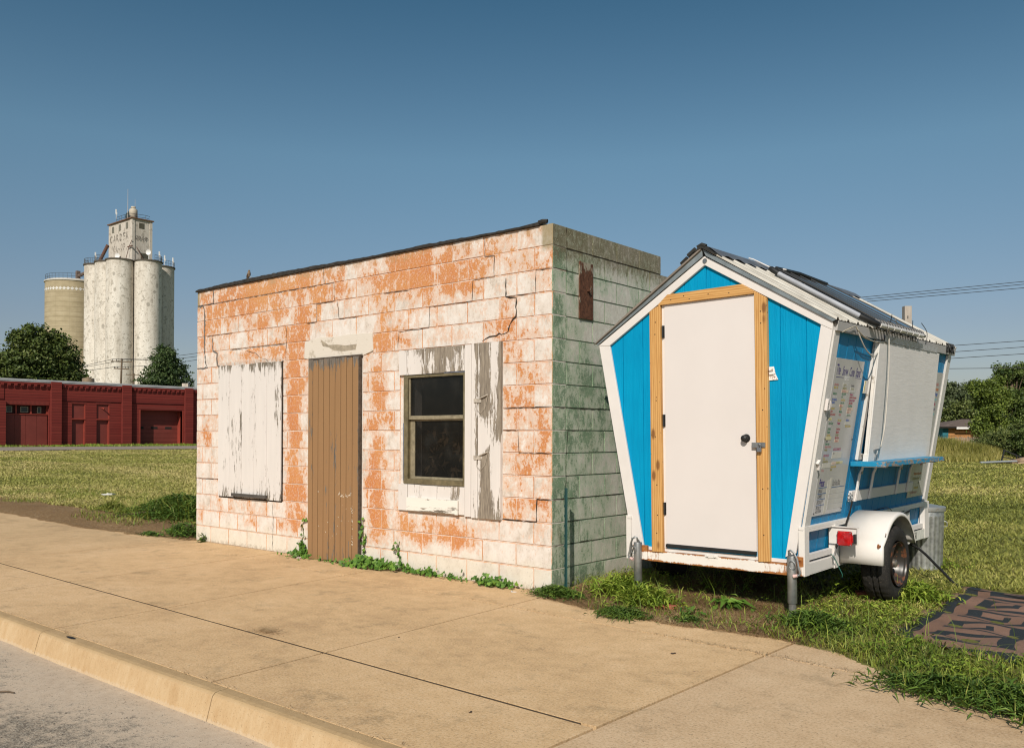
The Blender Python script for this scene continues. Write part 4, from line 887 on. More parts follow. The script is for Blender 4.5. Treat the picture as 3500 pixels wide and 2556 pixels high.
# ------------ trailer frame
mb = MB(); mb.box(-.205, 1.042, -.030, .02, -.139, -.052); mb.build('front_beam', M_BEAM, T, bevel=.003)
mb = MB(); mb.box(-.205, 1.06, -.010, .03, -.050, -.022); mb.build('sill_board', M_TRIM, T, bevel=.002)
mb = MB()
for x0 in (.37, .472):
    pass
mb.box(.365, .478, -.036, -.0305, -.064, -.034)
for x0 in (.388, .455): mb.tube([(x0, -.036, -.049), (x0, -.044, -.049)], .010, 10)
mb.build('latch_plate', M_STEEL, T, bevel=.004)
mb = MB(); mb.box(-.37, 1.12, .03, 2.97, -.060, -.032)
for i in range(5): mb.box(-.35, 1.10, .3+i*.6, .34+i*.6, -.12, -.06)
mb.build('floor', M_DARK, T)
def rail(u0, u1, lab):
    s = 1 if u1 > 0 else -1; F_ = T; out = u1
    a, b = min(u0, u1), max(u0, u1)
    mb = MB(); mb.box(a, b, -.04, 3.01, .205, .228); mb.box(b-.006 if s > 0 else a, b if s > 0 else a+.006, -.04, 3.01, .185, .2048); mb.build('top_rail', M_STEEL, F_, bevel=.002)
    mb = MB(); mb.box(a, b, .0, 3.0, -.128, -.046); mb.box(a-.02*s if s > 0 else a, b if s > 0 else b+.02, .0, 3.0, -.134, -.1285); o = mb.build('side_beam', M_STEEL, F_, bevel=.003)
    mb = MB(); mb.box(a-.005, b-.012, .02, 2.98, -.030, .016); mb.build('side_sill', M_TRIM, F_, bevel=.002)
    for v_, wd, z0, z1 in ((-.042, .085, -.134, .232), (.535, .085, -.142, .205), (1.62, .07, -.03, .205), (2.265, .13, -.138, .205), (2.865, .145, -.132, .228)):
        if s < 0 and v_ > 2.3: pass
        mb = MB(); mb.box(b-.0 if s > 0 else a-.006, b+.006 if s > 0 else a, v_, v_+wd, z0, z1); mb.box(a, b, v_, v_+.008, z0, z1-.03); mb.build('post', M_STEEL, F_, bevel=.0015)
rail(1.140, 1.182, 'r'); rail(-.372, -.332, 'l')
mb = MB()
txt = '4126263'; vs, fs = text_mesh(txt, .082, .003, 0, .62, 1.05)
mb.add([(1.1862, 2.425+a*.98, -.112+b*1.12) for a, b in vs], fs)
mb2 = MB(); mb2.box(1.1824, 1.1852, 2.405, 2.858, -.128, -.036); pl = mb2.build('number_plate', flat('white number decal', (.70, .68, .62), .5, var=.15, sc=20), T); pl['label'] = 'white strip with the black number 4126263'
lt = mb.build('lettering', M_BLK, pl)
# corner jacks
def jack(u, flip):
    v = -.072; mb = MB(); mb.lathe([(.0, .016), (.033, .016), (.0345, .010), (.0345, -.330), (.031, -.335)], 20, (u, v, 0)); J = mb.build('corner_jack', M_GALV, T, smooth=True)
    J['label'] = 'left galvanised corner jack' if flip < 0 else 'right galvanised corner jack'
    mb = MB(); mb.lathe([(.0275, -.33), (.0275, -.535)], 18, (u, v, 0)); mb.build('inner_tube', flat('worn jack tube', (.25, .24, .225), .5, .5, .6, var=.4, sc=25), J, smooth=True)
    s = flip; mb = MB(); mb.tube([(u-.012*s, v-.02, .03), (u-.012*s, v-.03, .055), (u+.005*s, v-.035, .062), (u+.03*s, v-.035, .045), (u+.052*s, v-.03, .0), (u+.062*s, v-.03, -.06), (u+.075*s, v-.03, -.098), (u+.07*s, v-.03, -.115), (u+.05*s, v-.032, -.122)], .0075, 8)
    mb.tube([(u-.012*s, v, .012), (u-.012*s, v-.02, .035)], .012, 8); cr = mb.build('crank', M_GALV, J, smooth=True)
    mb = MB(); mb.tube([(u+.055*s, v-.032, -.12), (u+.025*s, v-.034, -.128)], [.011, .015], 10); mb.build('crank_grip', flat('faded pink grip', (.62, .42, .38), .7), J, smooth=True)
    mb = MB(); mb.box(u-.005, u+.075*s if s > 0 else u+.005, v+.02, v+.05, -.13, .01) if s > 0 else mb.box(u+.02, u+.075, v+.02, v+.05, -.13, -.01)
    mb.box(min(u, u+.06*s), max(u, u+.06*s), v+.02, v+.055, -.028, -.012); mb.build('jack_mount', M_BEAM, J, bevel=.003)
    mb = MB(); c = Vector((u+.018*s, v-.04, -.045))
    mb.tube([c+Vector((.026*math.cos(t*.63), -.004*math.sin(t*.63), .032*math.sin(t*.63))) for t in range(11)], .0028, 6); mb.build('pin_ring', M_GALV, J, smooth=True)
jack(1.103, 1); jack(-.243, -1)
# ------------ wheel
VC, WC, RT = 1.06, -.138, .315
WH = bpy.data.objects.new('wheel', None); COL.objects.link(WH); WH.parent = T
def wheel(u0, s, par):
    k = MT.get('tyre')
    mb = MB(); prof = [(.175, .03), (.185, .008), (.215, -.004), (.255, -.008), (.285, .002), (.300, .016), (.309, .030)]
    n = 96; m = len(prof)
    uu = [p[1] for p in prof]+[.055, .058, .072, .075, .098, .101, .115, .118, .141, .144]+[.20-p[1] for p in prof[::-1]]
    rr_ = [p[0] for p in prof]+[.313, .301, .301, .315, .315, .302, .302, .315, .315, .313]+[p[0] for p in prof[::-1]]
    m = len(uu); vs = []
    for i in range(n):
        t = 2*math.pi*i/n
        for j in range(m):
            r = rr_[j]
            if .29 < r and j >= 5 and j < m-5:
                if (i+(1 if j % 4 < 2 else 0)) % 3 == 0: r -= .007
            vs.append((u0-s*uu[j], VC+r*math.sin(t), WC+r*math.cos(t)))
    mb.add(vs, [(i*m+j, ((i+1) % n)*m+j, ((i+1) % n)*m+j+1, i*m+j+1) for i in range(n) for j in range(m-1)])
    kk = N('tyre rubber', .75, .25); f = kk.noise(14, 5, .7); kk.col(kk.mix(kk.mul(kk.step(kk.noise(120, 3, .7), .60, .70), .5), kk.ramp(f, [(.3, (.016, .015, .014)), (.7, (.034, .031, .028))]), (.25, .20, .14))).bump(kk.noise(90, 2), .3, .003)
    mb.build('tyre', kk.m, par, smooth=True)
    kk = N('rusty black rim', .35, .5); f = kk.noise(16, 5, .7); kk.col(kk.mix(kk.step(f, .50, .60), (.03, .026, .022), (.15, .06, .03)))
    mb = MB(); n = 48; pr = [(.180, -.012), (.176, .0), (.168, .004), (.166, .022), (.155, .034), (.150, .07), (.142, .085), (.128, .088), (.120, .094), (.075, .080), (.062, .070), (.055, .066)]
    vs = [(u0-s*h, VC+r*math.sin(2*math.pi*i/n), WC+r*math.cos(2*math.pi*i/n)) for i in range(n) for r, h in pr]; m = len(pr)
    mb.add(vs, [(i*m+j, ((i+1) % n)*m+j, ((i+1) % n)*m+j+1, i*m+j+1) for i in range(n) for j in range(m-1)]); mb.build('rim', kk.m, par, smooth=True)
    mb = MB(); mb.tube([(u0-s*.09, VC, WC), (u0-s*.055, VC, WC), (u0-s*.018, VC, WC)], [.052, .036, .034], 20); mb.tube([(u0-s*.018, VC, WC), (u0-s*.012, VC, WC)], [.030, .022], 20)
    mb.build('hub', flat('worn hub metal', (.30, .26, .22), .4, .5, .7, var=.5, sc=25), par, smooth=True)
    mb = MB()
    for i in range(5): t = i*1.257+.3; mb.tube([(u0-s*.075, VC+.052*1.15*math.sin(t), WC+.052*1.15*math.cos(t)), (u0-s*.052, VC+.06*math.sin(t), WC+.06*math.cos(t))], .010, 6)
    mb.build('lug_nuts', M_RUST, par)
    mb = MB()
    for i in range(5): t = i*1.257+.93; mb.tube([(u0-s*.089, VC+.098*math.sin(t), WC+.098*math.cos(t)), (u0-s*.084, VC+.098*math.sin(t), WC+.098*math.cos(t))], .016, 10)
    mb.build('rim_holes', M_DARK, par)
WH['label'] = 'right wheel with a worn black tyre and rusty rim'
wheel(1.500, 1, WH)
W2 = bpy.data.objects.new('wheel', None); COL.objects.link(W2); W2.parent = T; wheel(-.690, -1, W2); W2['label'] = 'left wheel on the far side'
mb = MB(); mb.tube([(-.65, VC, WC), (1.42, VC, WC)], .025, 10); mb.build('axle', M_DARK, T)
def fender(ua, ub):
    pts = [(.628, -.105), (.628, -.03), (.632, .04)]+[(VC-.425*math.cos(R_(a)), WC+.02+.395*math.sin(R_(a))) for a in range(32, 165, 6)]
    mb = MB(); n = len(pts); th = .006; cx = VC
    def shrink(p, d): v = Vector((VC-p[0], (WC-p[1]) if p[1] > .1 else 0)).normalized()*d; return (p[0]+v.x, p[1]+v.y)
    r = .016; lip = -1 if ub > 0 else 1
    secs = [(ua, 0), (ub+lip*.02, 0), (ub+lip*.006, .005), (ub, .020), (ub, .034)]
    vs = []
    for p in pts:
        for uu_, dd in secs: a, b = shrink(p, dd); vs.append((uu_, a, b))
    m = len(secs); mb.add(vs, [(i*m+j, (i+1)*m+j, (i+1)*m+j+1, i*m+j+1) for i in range(n-1) for j in range(m-1)])
    o = mb.build('fender', M_FEND, T, smooth=True, auto=False); md = o.modifiers.new('s', 'SOLIDIFY'); md.thickness = .004; return o
FE = fender(1.188, 1.522); FE['label'] = 'white rounded fender over the right wheel'; fender(-.378, -.71)
rr = random.Random(1); mb = MB()
for (v_, w_, s_) in ((.66, .03, .016), (.655, .045, .010), (.70, .13, .012)):
    c = []
for (y, z, s_) in ((.6265, .115, .013), (.6265, .095, .009)):
    pass
mb.add([(1.5235, .70+.012*math.cos(t), .13+.014*math.sin(t)) for t in range(6)], [(0, 1, 2, 3, 4, 5)])
for t0, sc_ in ((1.492, .014), (1.505, .008)):
    mb.add([(t0+sc_*math.cos(t)*rr.uniform(.6, 1.1), .6225, .045+sc_*1.4*math.sin(t)) for t in range(6)], [(0, 1, 2, 3, 4, 5)])
mb.build('rust_spots', M_RUST, FE)
# tail light
mb = MB(); mb.box(1.150, 1.375, .515, .520, .055, .192); mb.box(1.150, 1.378, .500, .5148, .186, .192); mb.box(1.372, 1.378, .500, .5148, .05, .186); mb.box(1.150, 1.372, .5205, .560, .184, .190)
TL = mb.build('tail_light', M_STEEL, T, bevel=.001); TL['label'] = 'square red tail light in a white steel bracket'
k = N('red lens', .12, .6); k.b.inputs['Base Color'].default_value = (.50, .006, .008, 1); k.b.inputs['Coat Weight'].default_value = .5
rg = k.wave(90, v=k.vec((1, 1, 1), (-1.283, 0, -.103)), dist=0, dir='Y', typ='RINGS'); k.bump(rg, .4, .003); k.col(k.mix(k.step(k.noise(30, 3), .4, .7), (.38, .004, .005), (.62, .012, .012)))
mb = MB(); mb.box(1.226, 1.340, .478, .500, .047, .160); mb.build('lens', k.m, TL, bevel=.010)
mb = MB(); mb.box(1.232, 1.334, .500, .515, .053, .154); mb.box(1.352, 1.371, .478, .514, .07, .14); mb.build('housing', M_BLK, TL, bevel=.002)
mb = MB(); mb.box(1.346, 1.352, .480, .512, .075, .135); mb.build('lens', k.m, TL)
mb = MB()
for a in (1.234, 1.332):
    for b in (.056, .151): mb.tube([(a, .4775, b), (a, .474, b)], .005, 8)
mb.build('screws', M_GALV, TL)
# strap and clips
k = N('black webbing', .8); k.col((.022, .02, .018)); M_STRAP = k.m
mb = MB(); P = [Vector((1.235, .79, .375)), Vector((1.238, .74, .30)), Vector((1.237, .62, .17)), Vector((1.232, .535, .11)), Vector((1.222, .475, .03))]
for p, q in zip(P, P[1:]): mb.bar(p, q+(q-p)*.03, .030, .003, up=(1, 0, 0))
mb.build('strap', M_STRAP, T)
mb = MB()
for c, r_ in (((1.21, .80, .395), .022), ((1.215, .83, .40), .016), ((1.22, .78, .42), .014)):
    mb.tube([Vector(c)+Vector((.006*math.sin(t), r_*math.cos(t*.63), r_*1.2*math.sin(t*.63))) for t in range(11)], .0035, 6)
mb.tube([(1.215, .472, .03), (1.218, .470, .0), (1.215, .478, -.03)], .004, 6); mb.tube([Vector((1.20, .478+.010*math.cos(t*.63), -.05+.035*math.sin(t*.63))) for t in range(11)], .003, 6)
mb.build('strap_clip', M_GALV, T, smooth=True)
wire('cord', [(1.19, .45, -.02), (1.21, .48, -.06), (1.23, .50, -.12), (1.25, .52, -.18), (1.245, .53, -.205)], .0035, flat('green wire', (.03, .13, .10), .5))
wire('cord', [(1.17, 2.2, .15), (1.20, 2.24, .17), (1.21, 2.33, .185), (1.19, 2.36, .17)], .004, M_BLK)
wire('cord', [(1.10, 1.6, .14), (1.16, 1.9, .15), (1.2, 2.25, .16), (1.2, 2.36, .175), (1.19, 2.30, .165)], .004, M_BLK)
wire('cord', [(1.18, .95, .235), (1.20, 1.05, .24), (1.2, 1.12, .215), (1.16, 1.10, .18)], .004, M_BLK)
wire('cord', [(1.17, 1.45, .24), (1.22, 1.60, .26), (1.22, 1.72, .245), (1.2, 1.85, .215)], .004, M_BLK)
# little thermometer box and hook on the near corner
mb = MB(); mb.box(.020, .058, sz(1.09), sz(1.175), .02, .042); th = side(mb.build('sensor_box', M_DOOR, T, bevel=.003))
mb = MB(); mb.prism([(0, -.024), (.030, -.014), (.046, 0), (.030, .014), (0, .024)], lambda a, b, d: (.058+a*.9, sz(1.132)+b*1.4, .030+d), 0, .014); mb.build('fan_cap', M_DOOR, th, bevel=.002)
mb = MB(); mb.box(.026, .034, sz(1.115), sz(1.125), .0421, .0426); mb.box(.026, .034, sz(1.135), sz(1.145), .0421, .0426); mb.build('slots', M_BLK, th)
mb = MB(); mb.prism([(-.03, .0), (.0, -.01), (.012, -.05), (.035, -.02), (.012, .0), (.008, .03)], lambda a, b, d: (.045+a, sz(.70)+b, .02+d), 0, .02); side(mb.build('cup_hook', M_TRIM, T, bevel=.002))
# ------------ menu boards with writing
M_SIGN = None
k = N('menu board face', .22, .5); k.col(k.ramp(k.noise(1.2, 4, .5, v=k.vec((2.2, .5, 1))), [(.3, (.40, .395, .39)), (.55, (.47, .46, .455)), (.7, (.55, .545, .53))])); M_SIGN = k.m
INK = {}
def ink(name, c): INK[name] = len(INKM); INKM.append(flat(name+' ink', c, .5, var=.08))
INKM = []
for n_, c_ in (('navy', (.035, .02, .17)), ('red', (.42, .03, .05)), ('pink', (.50, .20, .19)), ('yellow', (.55, .40, .06)), ('green', (.02, .20, .09)), ('blue', (.02, .10, .42)), ('olive', (.28, .24, .05)), ('grey', (.10, .10, .11)), ('white', (.66, .66, .65)), ('magenta', (.38, .02, .12)), ('orange', (.55, .16, .03)), ('teal', (.25, .50, .52)), ('rule', (.02, .09, .25)), ('tape', (.54, .52, .46)), ('ptape', (.60, .47, .38)), ('ytape', (.60, .55, .33)), ('ctape', (.50, .49, .46))): ink(n_, c_)
def board(name, x0, x1, w0, w1, lab):
    mb = MB(); mb.box(x0, x1, sz(w0), sz(w1), .004, .008); o = side(mb.build(name, M_SIGN, T, bevel=.0006)); o['label'] = lab; return o
MBD = board('menu_board', .137, .720, .294, 1.478, 'tall menu board of flavors and prices headed The Snow Cone Stand')
let = MB()
def wr_(s, x, w_, size, c, width=.62, bold=.0, shear=.25, tilt=0, mbx=None):
    vs, fs = text_mesh(s, size, bold, shear, width, .95); (mbx or let).cur = INK[c]
    (mbx or let).add([(x+a, sz(w_)+b+a*tilt, .0088) for a, b in vs], fs)
def patch(x0, x1, w0, w1, c, z=.0086): let.cur = INK[c]; let.box(x0, x1, sz(w0), sz(w1), .0078, z)
wr_('The', .168, 1.358, .112, 'navy', .50, .0005, .12); wr_('Snow', .292, 1.356, .100, 'navy', .50, .0005, .12); wr_('Cone', .432, 1.355, .100, 'navy', .50, .0005, .12); wr_('Stand', .567, 1.355, .100, 'navy', .46, .0005, .12)
patch(.182, .333, 1.337, 1.341, 'navy'); patch(.575, .700, 1.343, 1.347, 'navy'); wr_('Flavors', .345, 1.322, .065, 'white', .55, .002, .25)
c1 = [(0, 'Bahama Mama', 'pink'), (1, 'Banana Taffy', 'yellow'), (3, 'Beetle Juice', 'green'), (4, 'Birthday Cake', 'white'), (5, 'Blue Raspberry', 'blue'), (6, 'Blueberry', 'blue'), (7, 'Bubble Gum', 'white'), (8, 'Cheesecake', 'yellow'), (9, 'Cherry', 'red'), (10, 'Cherry Lime-Aid', 'red'), (12, 'Cola', 'white'), (13, 'Cotton Candy', 'green'), (14, 'Egg Nog', 'white'), (15, 'Dill Pickle', 'green'), (16, 'Dinosaur', 'green'), (17, 'Dreamsicle', 'yellow'), (19, 'Grape', 'grey'), (20, 'Green Apple', 'green'), (21, 'Hawaiian Knockout', 'pink'), (22, 'Horchata', 'olive'), (24, "ADD-ON'S $.50", 'magenta'), (25, 'Cream', 'yellow'), (26, 'Chocolate Syrup', 'olive'), (29, 'Chamoy', 'pink')]
c2 = [(1, 'Jack Sparrow', 'olive'), (3, 'Key Lime Pie', 'green'), (4, 'Kiwi', 'green'), (5, 'Lemon Drop', 'yellow'), (6, 'Lemon Lime', 'green'), (8, 'Mango', 'yellow'), (9, 'Margarita', 'green'), (10, 'Orange', 'pink'), (12, 'Pina Colada', 'yellow'), (13, 'Pineapple', 'magenta'), (15, 'Polar Punch', 'red'), (16, 'Raspberry', 'red'), (17, 'Root Beer', 'olive'), (18, 'Black Cherry', 'red'), (22, 'ADD ICE CREAM $1.00', 'magenta'), (28, 'Caramel/Love Me', 'yellow'), (29, 'Glitter', 'olive')]
c3 = [(0, 'Silver Fox', 'grey'), (3, 'Strawberry', 'magenta'), (4, 'Strawberry Cheesecake', 'red'), (5, 'Strawberry Daiquiri', 'magenta'), (6, "Tiger's Blood", 'red'), (7, 'Toxic Waste', 'green'), (12, 'Wild Berry', 'blue'), (14, 'Yellow Cake Batter', 'yellow')]
for x, cc in ((.172, c1), (.345, c2), (.512, c3)):
    for r_, s_, c_ in cc: wr_(s_, x, 1.276-.0222*r_, .0265, c_, .60, .0004)
for (x0, x1, r0, r1, c_, s_, ic) in ((.34, .43, -.3, .7, 'ctape', 'Grapefruit', 'olive'), (.335, .47, 1.9, 2.9, 'ptape', 'Tigers Blood', 'pink'), (.50, .60, .9, 2.7, 'ctape', 'Sour Apple', 'olive'), (.335, .41, 6.9, 7.8, 'ptape', 'Mai Tai', 'red'), (.50, .62, 7.9, 8.8, 'ptape', 'Tutti Frutti', 'pink'), (.50, .59, 9, 9.8, 'ptape', 'Vanilla', 'pink'), (.50, .60, 10, 10.8, 'ctape', 'Watermelon', 'green'), (.165, .225, 11.5, 12.4, 'ytape', 'Cola', 'yellow'), (.50, .60, 12.8, 13.8, 'tape', '', 'grey'), (.165, .27, 17.9, 19.0, 'ytape', '', 'grey'), (.34, .43, 18.9, 19.9, 'ptape', 'Cinnamon', 'red'), (.34, .53, 23.3, 25.5, 'tape', '+$.50', 'grey'), (.18, .34, 27, 28.6, 'tape', '', 'grey'), (.36, .44, 26.7, 27.6, 'ptape', '', 'pink'), (.44, .58, 26.6, 27.4, 'ytape', 'Kinky Ranch', 'olive')):
    patch(x0, x1, 1.292-.0222*r1, 1.292-.0222*r0, c_, .0092)
    if s_:
        vs, fs = text_mesh(s_, .024, 0, .25, .6); let.cur = INK[ic]; let.add([(x0+.006+a, sz(1.276-.0222*(r0+.1))+b, .0098) for a, b in vs], fs)
wr_('Prices', .172, .517, .085, 'navy', .52, .002, .2)
for w_ in (.506, .461, .419, .373): patch(.175, .335, w_-.002, w_+.003, 'rule')
for w_, s_, z in ((.470, 'SINGLE', .040), (.428, 'COMBO', .040), (.383, 'SPECIALITY', .040), (.341, 'SPECIALTY', .036), (.316, 'w/ ICE CREAM', .030)):
    wr_(s_, .180, w_, z, 'grey', .60, .0006, .2)
patch(.340, .385, .300, .560, 'tape', .009); patch(.388, .42, .49, .575, 'tape', .009)
wr_('12oz./16oz./20oz.', .430, .515, .062, 'grey', .40, .0002, .3); patch(.43, .705, .498, .502, 'rule')
for i, s_ in enumerate(('3.50  4.00  4.50', '3.75  4.25  4.75', '5.00  5.50  6.00', '7.00  7.50  8.00')):
    w1 = .487-i*.040; patch(.395, .705, w1-.037, w1, 'ctape', .0092); vs, fs = text_mesh(s_, .036, .0002, .15, .55); let.cur = INK['tape']; let.add([(.41+a, sz(w1-.030)+b, .0098) for a, b in vs], fs)
side(let.build('lettering', INKM, MBD)).matrix_local = Matrix.Identity(4)
for (x, w_) in ((.155, .315), (.70, .32), (.70, .87), (.15, .88)):
    mb = MB(); mb.tube([(x, sz(w_), .008), (x, sz(w_), .013)], .005, 8); mb.build('screw', M_BLK, MBD)
MB2 = board('menu_board', 2.36, 2.872, .296, 1.486, 'second menu board half hidden behind the grey hatch')
let = MB()
for i, (s_, c_) in enumerate((('Pina Colada', 'pink'), ('Mexican Chocolate', 'orange'), ('Apricot Orange', 'blue'), ('Pomegranate', 'teal'), ('Banana Split', 'magenta'), ('Hawaii Sunset', 'navy'), ('Cotton Candy', 'teal'), ('', 'red'), ('Peach', 'grey'), ('Sour Apple', 'grey'), ('Strawberry', 'red'), ('Watermelon Berry', 'grey'), ('', 'red'), ('Honey', 'pink'))):
    if s_: wr_(s_, 2.76-.010*len(s_), 1.36-.047*i, .045, c_, .60, .001)
for i, (s_, c_) in enumerate((('Facebook', 'red'), ('', 'red'), ('Welcome to the Snow Cone', 'orange'), ('Stand, thank you for your', 'olive'), ('visit', 'grey'), ('have a great day', 'yellow'), ('Like & follow for specials', 'pink'))):
    if s_: wr_(s_, 2.62-.009*len(s_)+.05, .60-.045*i, .038, c_, .55, .0005)
side(let.build('lettering', INKM, MB2)).matrix_local = Matrix.Identity(4)
mb = MB(); mb.box(.745, .83, sz(1.235), sz(1.335), .02, .024); o = side(mb.build('open_tag', M_STEEL, T)); mb = MB(); mb.box(.748, .762, sz(1.24), sz(1.33), .024, .0245); side(mb.build('sticker', flat('yellow sticker', (.6, .5, .05)), o)).matrix_local = Matrix.Identity(4)
# ================================================================ RED BRICK GARAGE (facade on the plane X = -68.83)
XR = -68.83; ZB = .40
k = N('red painted brick', .8, .3); br = k.n("TexBrick"); k.put(br.inputs['Vector'], k.vec((1, 1, 1), (0, 0, 0), (R_(90), 0, R_(90))))
br.inputs['Scale'].default_value = 1.0; br.inputs['Brick Width'].default_value = .22; br.inputs['Row Height'].default_value = .076; br.inputs['Mortar Size'].default_value = .009
br.inputs['Color1'].default_value = (.165, .022, .017, 1); br.inputs['Color2'].default_value = (.20, .030, .022, 1); br.inputs['Mortar'].default_value = (.07, .010, .008, 1)
f = k.noise(1.3, 5, .6); k.col(k.mix(k.mul(k.step(f, .45, .7), .25), br.outputs[0], (.19, .034, .025)))
x = k.n("Bump"); x.inputs['Strength'].default_value = .8; x.inputs['Distance'].default_value = .03; x.invert = True; k.t.links.new(br.outputs[1], x.inputs['Height']); k.t.links.new(x.outputs[0], k.b.inputs['Normal']); M_RED = k.m
M_REDP = flat('smooth red paint', (.185, .040, .031), .6, .3, var=.14, sc=.8); M_REDL = flat('bright red frame paint', (.26, .045, .03), .6, .3, var=.15, sc=2)
M_CAP = flat('pale grey parapet cap', (.44, .45, .46), .6, .3, var=.15, sc=2)
GB = empty('brick_garage', (0, 0, 0), 'long low red painted brick garage building with corbelled cornice across the field', 'building')
def rb(mb, y0, y1, z0, z1, d0, d1): mb.box(XR+min(d0, d1), XR+max(d0, d1), y0, y1, z0, z1)     # d towards +X
OP = [(20.27, 23.57, 3.70), (25.33, 26.42, 3.90), (27.33, 28.42, 3.90), (31.12, 35.0, 3.55)]
mb = MB(); cur = 2.0
for y0, y1, zt in OP: rb(mb, cur, y0, ZB-.2, 5.62, -.3, 0); rb(mb, y0, y1, zt, 5.62, -.3, 0); cur = y1
rb(mb, cur, 47, ZB-.2, 5.62, -.3, 0)
mb.box(XR-18, XR-.3, 2, 2.3, ZB-.2, 5.5); mb.box(XR-18, XR-.3, 46.7, 47, ZB-.2, 5.5); mb.box(XR-18.3, XR-18, 2, 47, ZB-.2, 5.5)
mb.build('wall', M_RED, GB)
mb = MB(); mb.box(XR-18, XR-.3, 2.3, 46.7, 5.15, 5.3); mb.build('roof', M_CAP, GB)
mb = MB(); rb(mb, 1.9, 47.1, 5.62, 5.74, -.4, .16); rb(mb, 1.95, 47.05, 5.52, 5.618, 0, .13) ; mb.build('parapet_cap', M_CAP, GB)
mb = MB(); rb(mb, 1.95, 47.05, 5.36, 5.615, .002, .11)
for y0, y1 in ((11, 20.2), (24.4, 29.4), (30.2, 35.15), (35.95, 45)): rb(mb, y0, y1, 4.10, 4.16, .002, .05); rb(mb, y0, y1, 4.165, 5.355, .002, .04)
mb.build('frieze', M_RED, GB)
for i, y in enumerate(list(np.arange(11.2, 23.4, .485))+list(np.arange(24.55, 29.3, .455))+list(np.arange(30.4, 35.0, .445))+list(np.arange(36.1, 39, .445))):
    if 17.5 < y < 40:
        mb = MB(); rb(mb, y, y+.22, 5.20, 5.358, .04, .15); rb(mb, y, y+.22, 5.12, 5.199, .04, .12); rb(mb, y, y+.22, 5.05, 5.119, .04, .09); mb.build('corbel', M_RED, GB)
for y0, y1, zt in ((23.62, 24.40, 5.6), (29.42, 30.20, 5.6), (35.17, 35.93, 5.6), (19.3, 20.25, 4.0), (14, 14.8, 5.6), (41, 41.8, 5.6)):
    mb = MB(); rb(mb, y0, y1, ZB-.2, zt, .003, .30); mb.build('pilaster', M_RED, GB)
k = N('soldier course', .8); s_ = k.wave(3.3, v=k.vec((1, 1, 1)), dist=.2, dir='Y'); k.col(k.mix(k.step(s_, .75, .95), (.20, .035, .026), (.09, .017, .014))); M_SOL = k.m
mb = MB()
for y0, y1, z in ((20.3, 23.55, 3.76), (25.25, 26.5, 3.94), (27.25, 28.5, 3.94), (30.95, 34.4, 3.64)): rb(mb, y0, y1, z, z+.22, .002, .012)
mb.build('soldier_course', M_SOL, GB)
# big sliding door with three lights
mb = MB()
for i in range(4): y = 20.27+i*.82; rb(mb, y+.01, y+.81, ZB, 2.95, -.42, -.36)
d1 = mb.build('garage_door', M_REDP, GB)
mb = MB(); rb(mb, 20.27, 23.57, 2.95, 3.02, -.42, -.30)
for y in (21.20, 22.30): rb(mb, y-.06, y+.06, 3.02, 3.70, -.42, -.32)
rb(mb, 23.45, 23.57, 3.02, 3.7, -.42, -.3); mb.build('transom_frame', M_REDL, d1)
mb = MB(); rb(mb, 20.27, 23.57, 3.02, 3.70, -.50, -.46); mb.build('transom_panel', flat('dark transom', (.05, .014, .012), .8), d1)
for y0, y1, z0, z1 in ((20.50, 20.94, 3.10, 3.60), (21.55, 22.12, 3.12, 3.58), (22.79, 23.10, 3.08, 3.58)):
    mb = MB()
    for a in ((y0, y1, z0, z0+.04), (y0, y1, z1-.04, z1), (y0, y0+.05, z0+.04, z1-.04), (y1-.05, y1, z0+.04, z1-.04)): rb(mb, *a, -.45, -.40)
    wn = mb.build('window', flat('tan window frame', (.30, .28, .20), .6), d1); mb = MB(); rb(mb, y0+.05, y1-.05, z0+.04, z1-.04, -.44, -.43); kk = N('dark glass', .08, .5); kk.b.inputs['Base Color'].default_value = (.02, .04, .045, 1); mb.build('pane', kk.m, wn)
for y0, y1 in ((25.33, 26.42), (27.33, 28.42)):
    mb = MB(); rb(mb, y0+.06, y1-.08, ZB, 2.60, -.26, -.2); dd = mb.build('door', M_REDP, GB)
    mb = MB(); rb(mb, y0+.06, y1-.05, 2.72, 3.88, -.16, -.1); mb.build('boarded_transom', M_REDP, dd)
    mb = MB(); rb(mb, y0, y1+.01, 2.61, 2.72, -.25, .02); rb(mb, y1-.08, y1, ZB, 3.9, -.25, -.01); mb.build('door_frame', M_REDL, dd)
mb = MB(); mb.tube([(XR-.08, 27.78, 3.62), (XR+.18, 27.80, 3.60), (XR+.25, 27.82, 3.50)], [.04, .05, .09], 8); mb.build('wall_lamp', M_REDL, GB)
mb = MB()
for i in range(7): z = ZB-.05+i*.385; rb(mb, 31.12, 35.0, z+.01, z+.375, -.86, -.80)
rb(mb, 31.12, 35, 2.67, 3.55, -.86, -.83); d2 = mb.build('roller_door', M_REDP, GB)
for y in (31.19, 32.47, 33.80):
    mb = MB(); rb(mb, y, y+.62, 1.90, 2.10, -.80, -.79); mb.build('window', M_DARK, d2)
mb = MB(); rb(mb, 35.0, 35.14, ZB-.1, 3.55, -.85, .01); rb(mb, 30.97, 31.115, ZB-.1, 3.55, -.8, .012); mb.build('door_frame', M_REDL, d2)
mb = MB(); rb(mb, 2, 47, ZB-.2, ZB-.1, -.9, .0); mb.build('foundation', M_CAP, GB)
mb = MB(); at_ = (XR-4, 28.4, 0); mb.lathe([(0, 5.3), (.30, 5.3), (.30, 5.88), (.46, 5.90), (.50, 6.02), (.50, 6.28), (.42, 6.32), (.12, 6.36), (.10, 6.42), (0, 6.43)], 20, at_); v = mb.build('roof_vent', flat('brown vent', (.27, .20, .13), .6, .3, .3), GB, smooth=True)
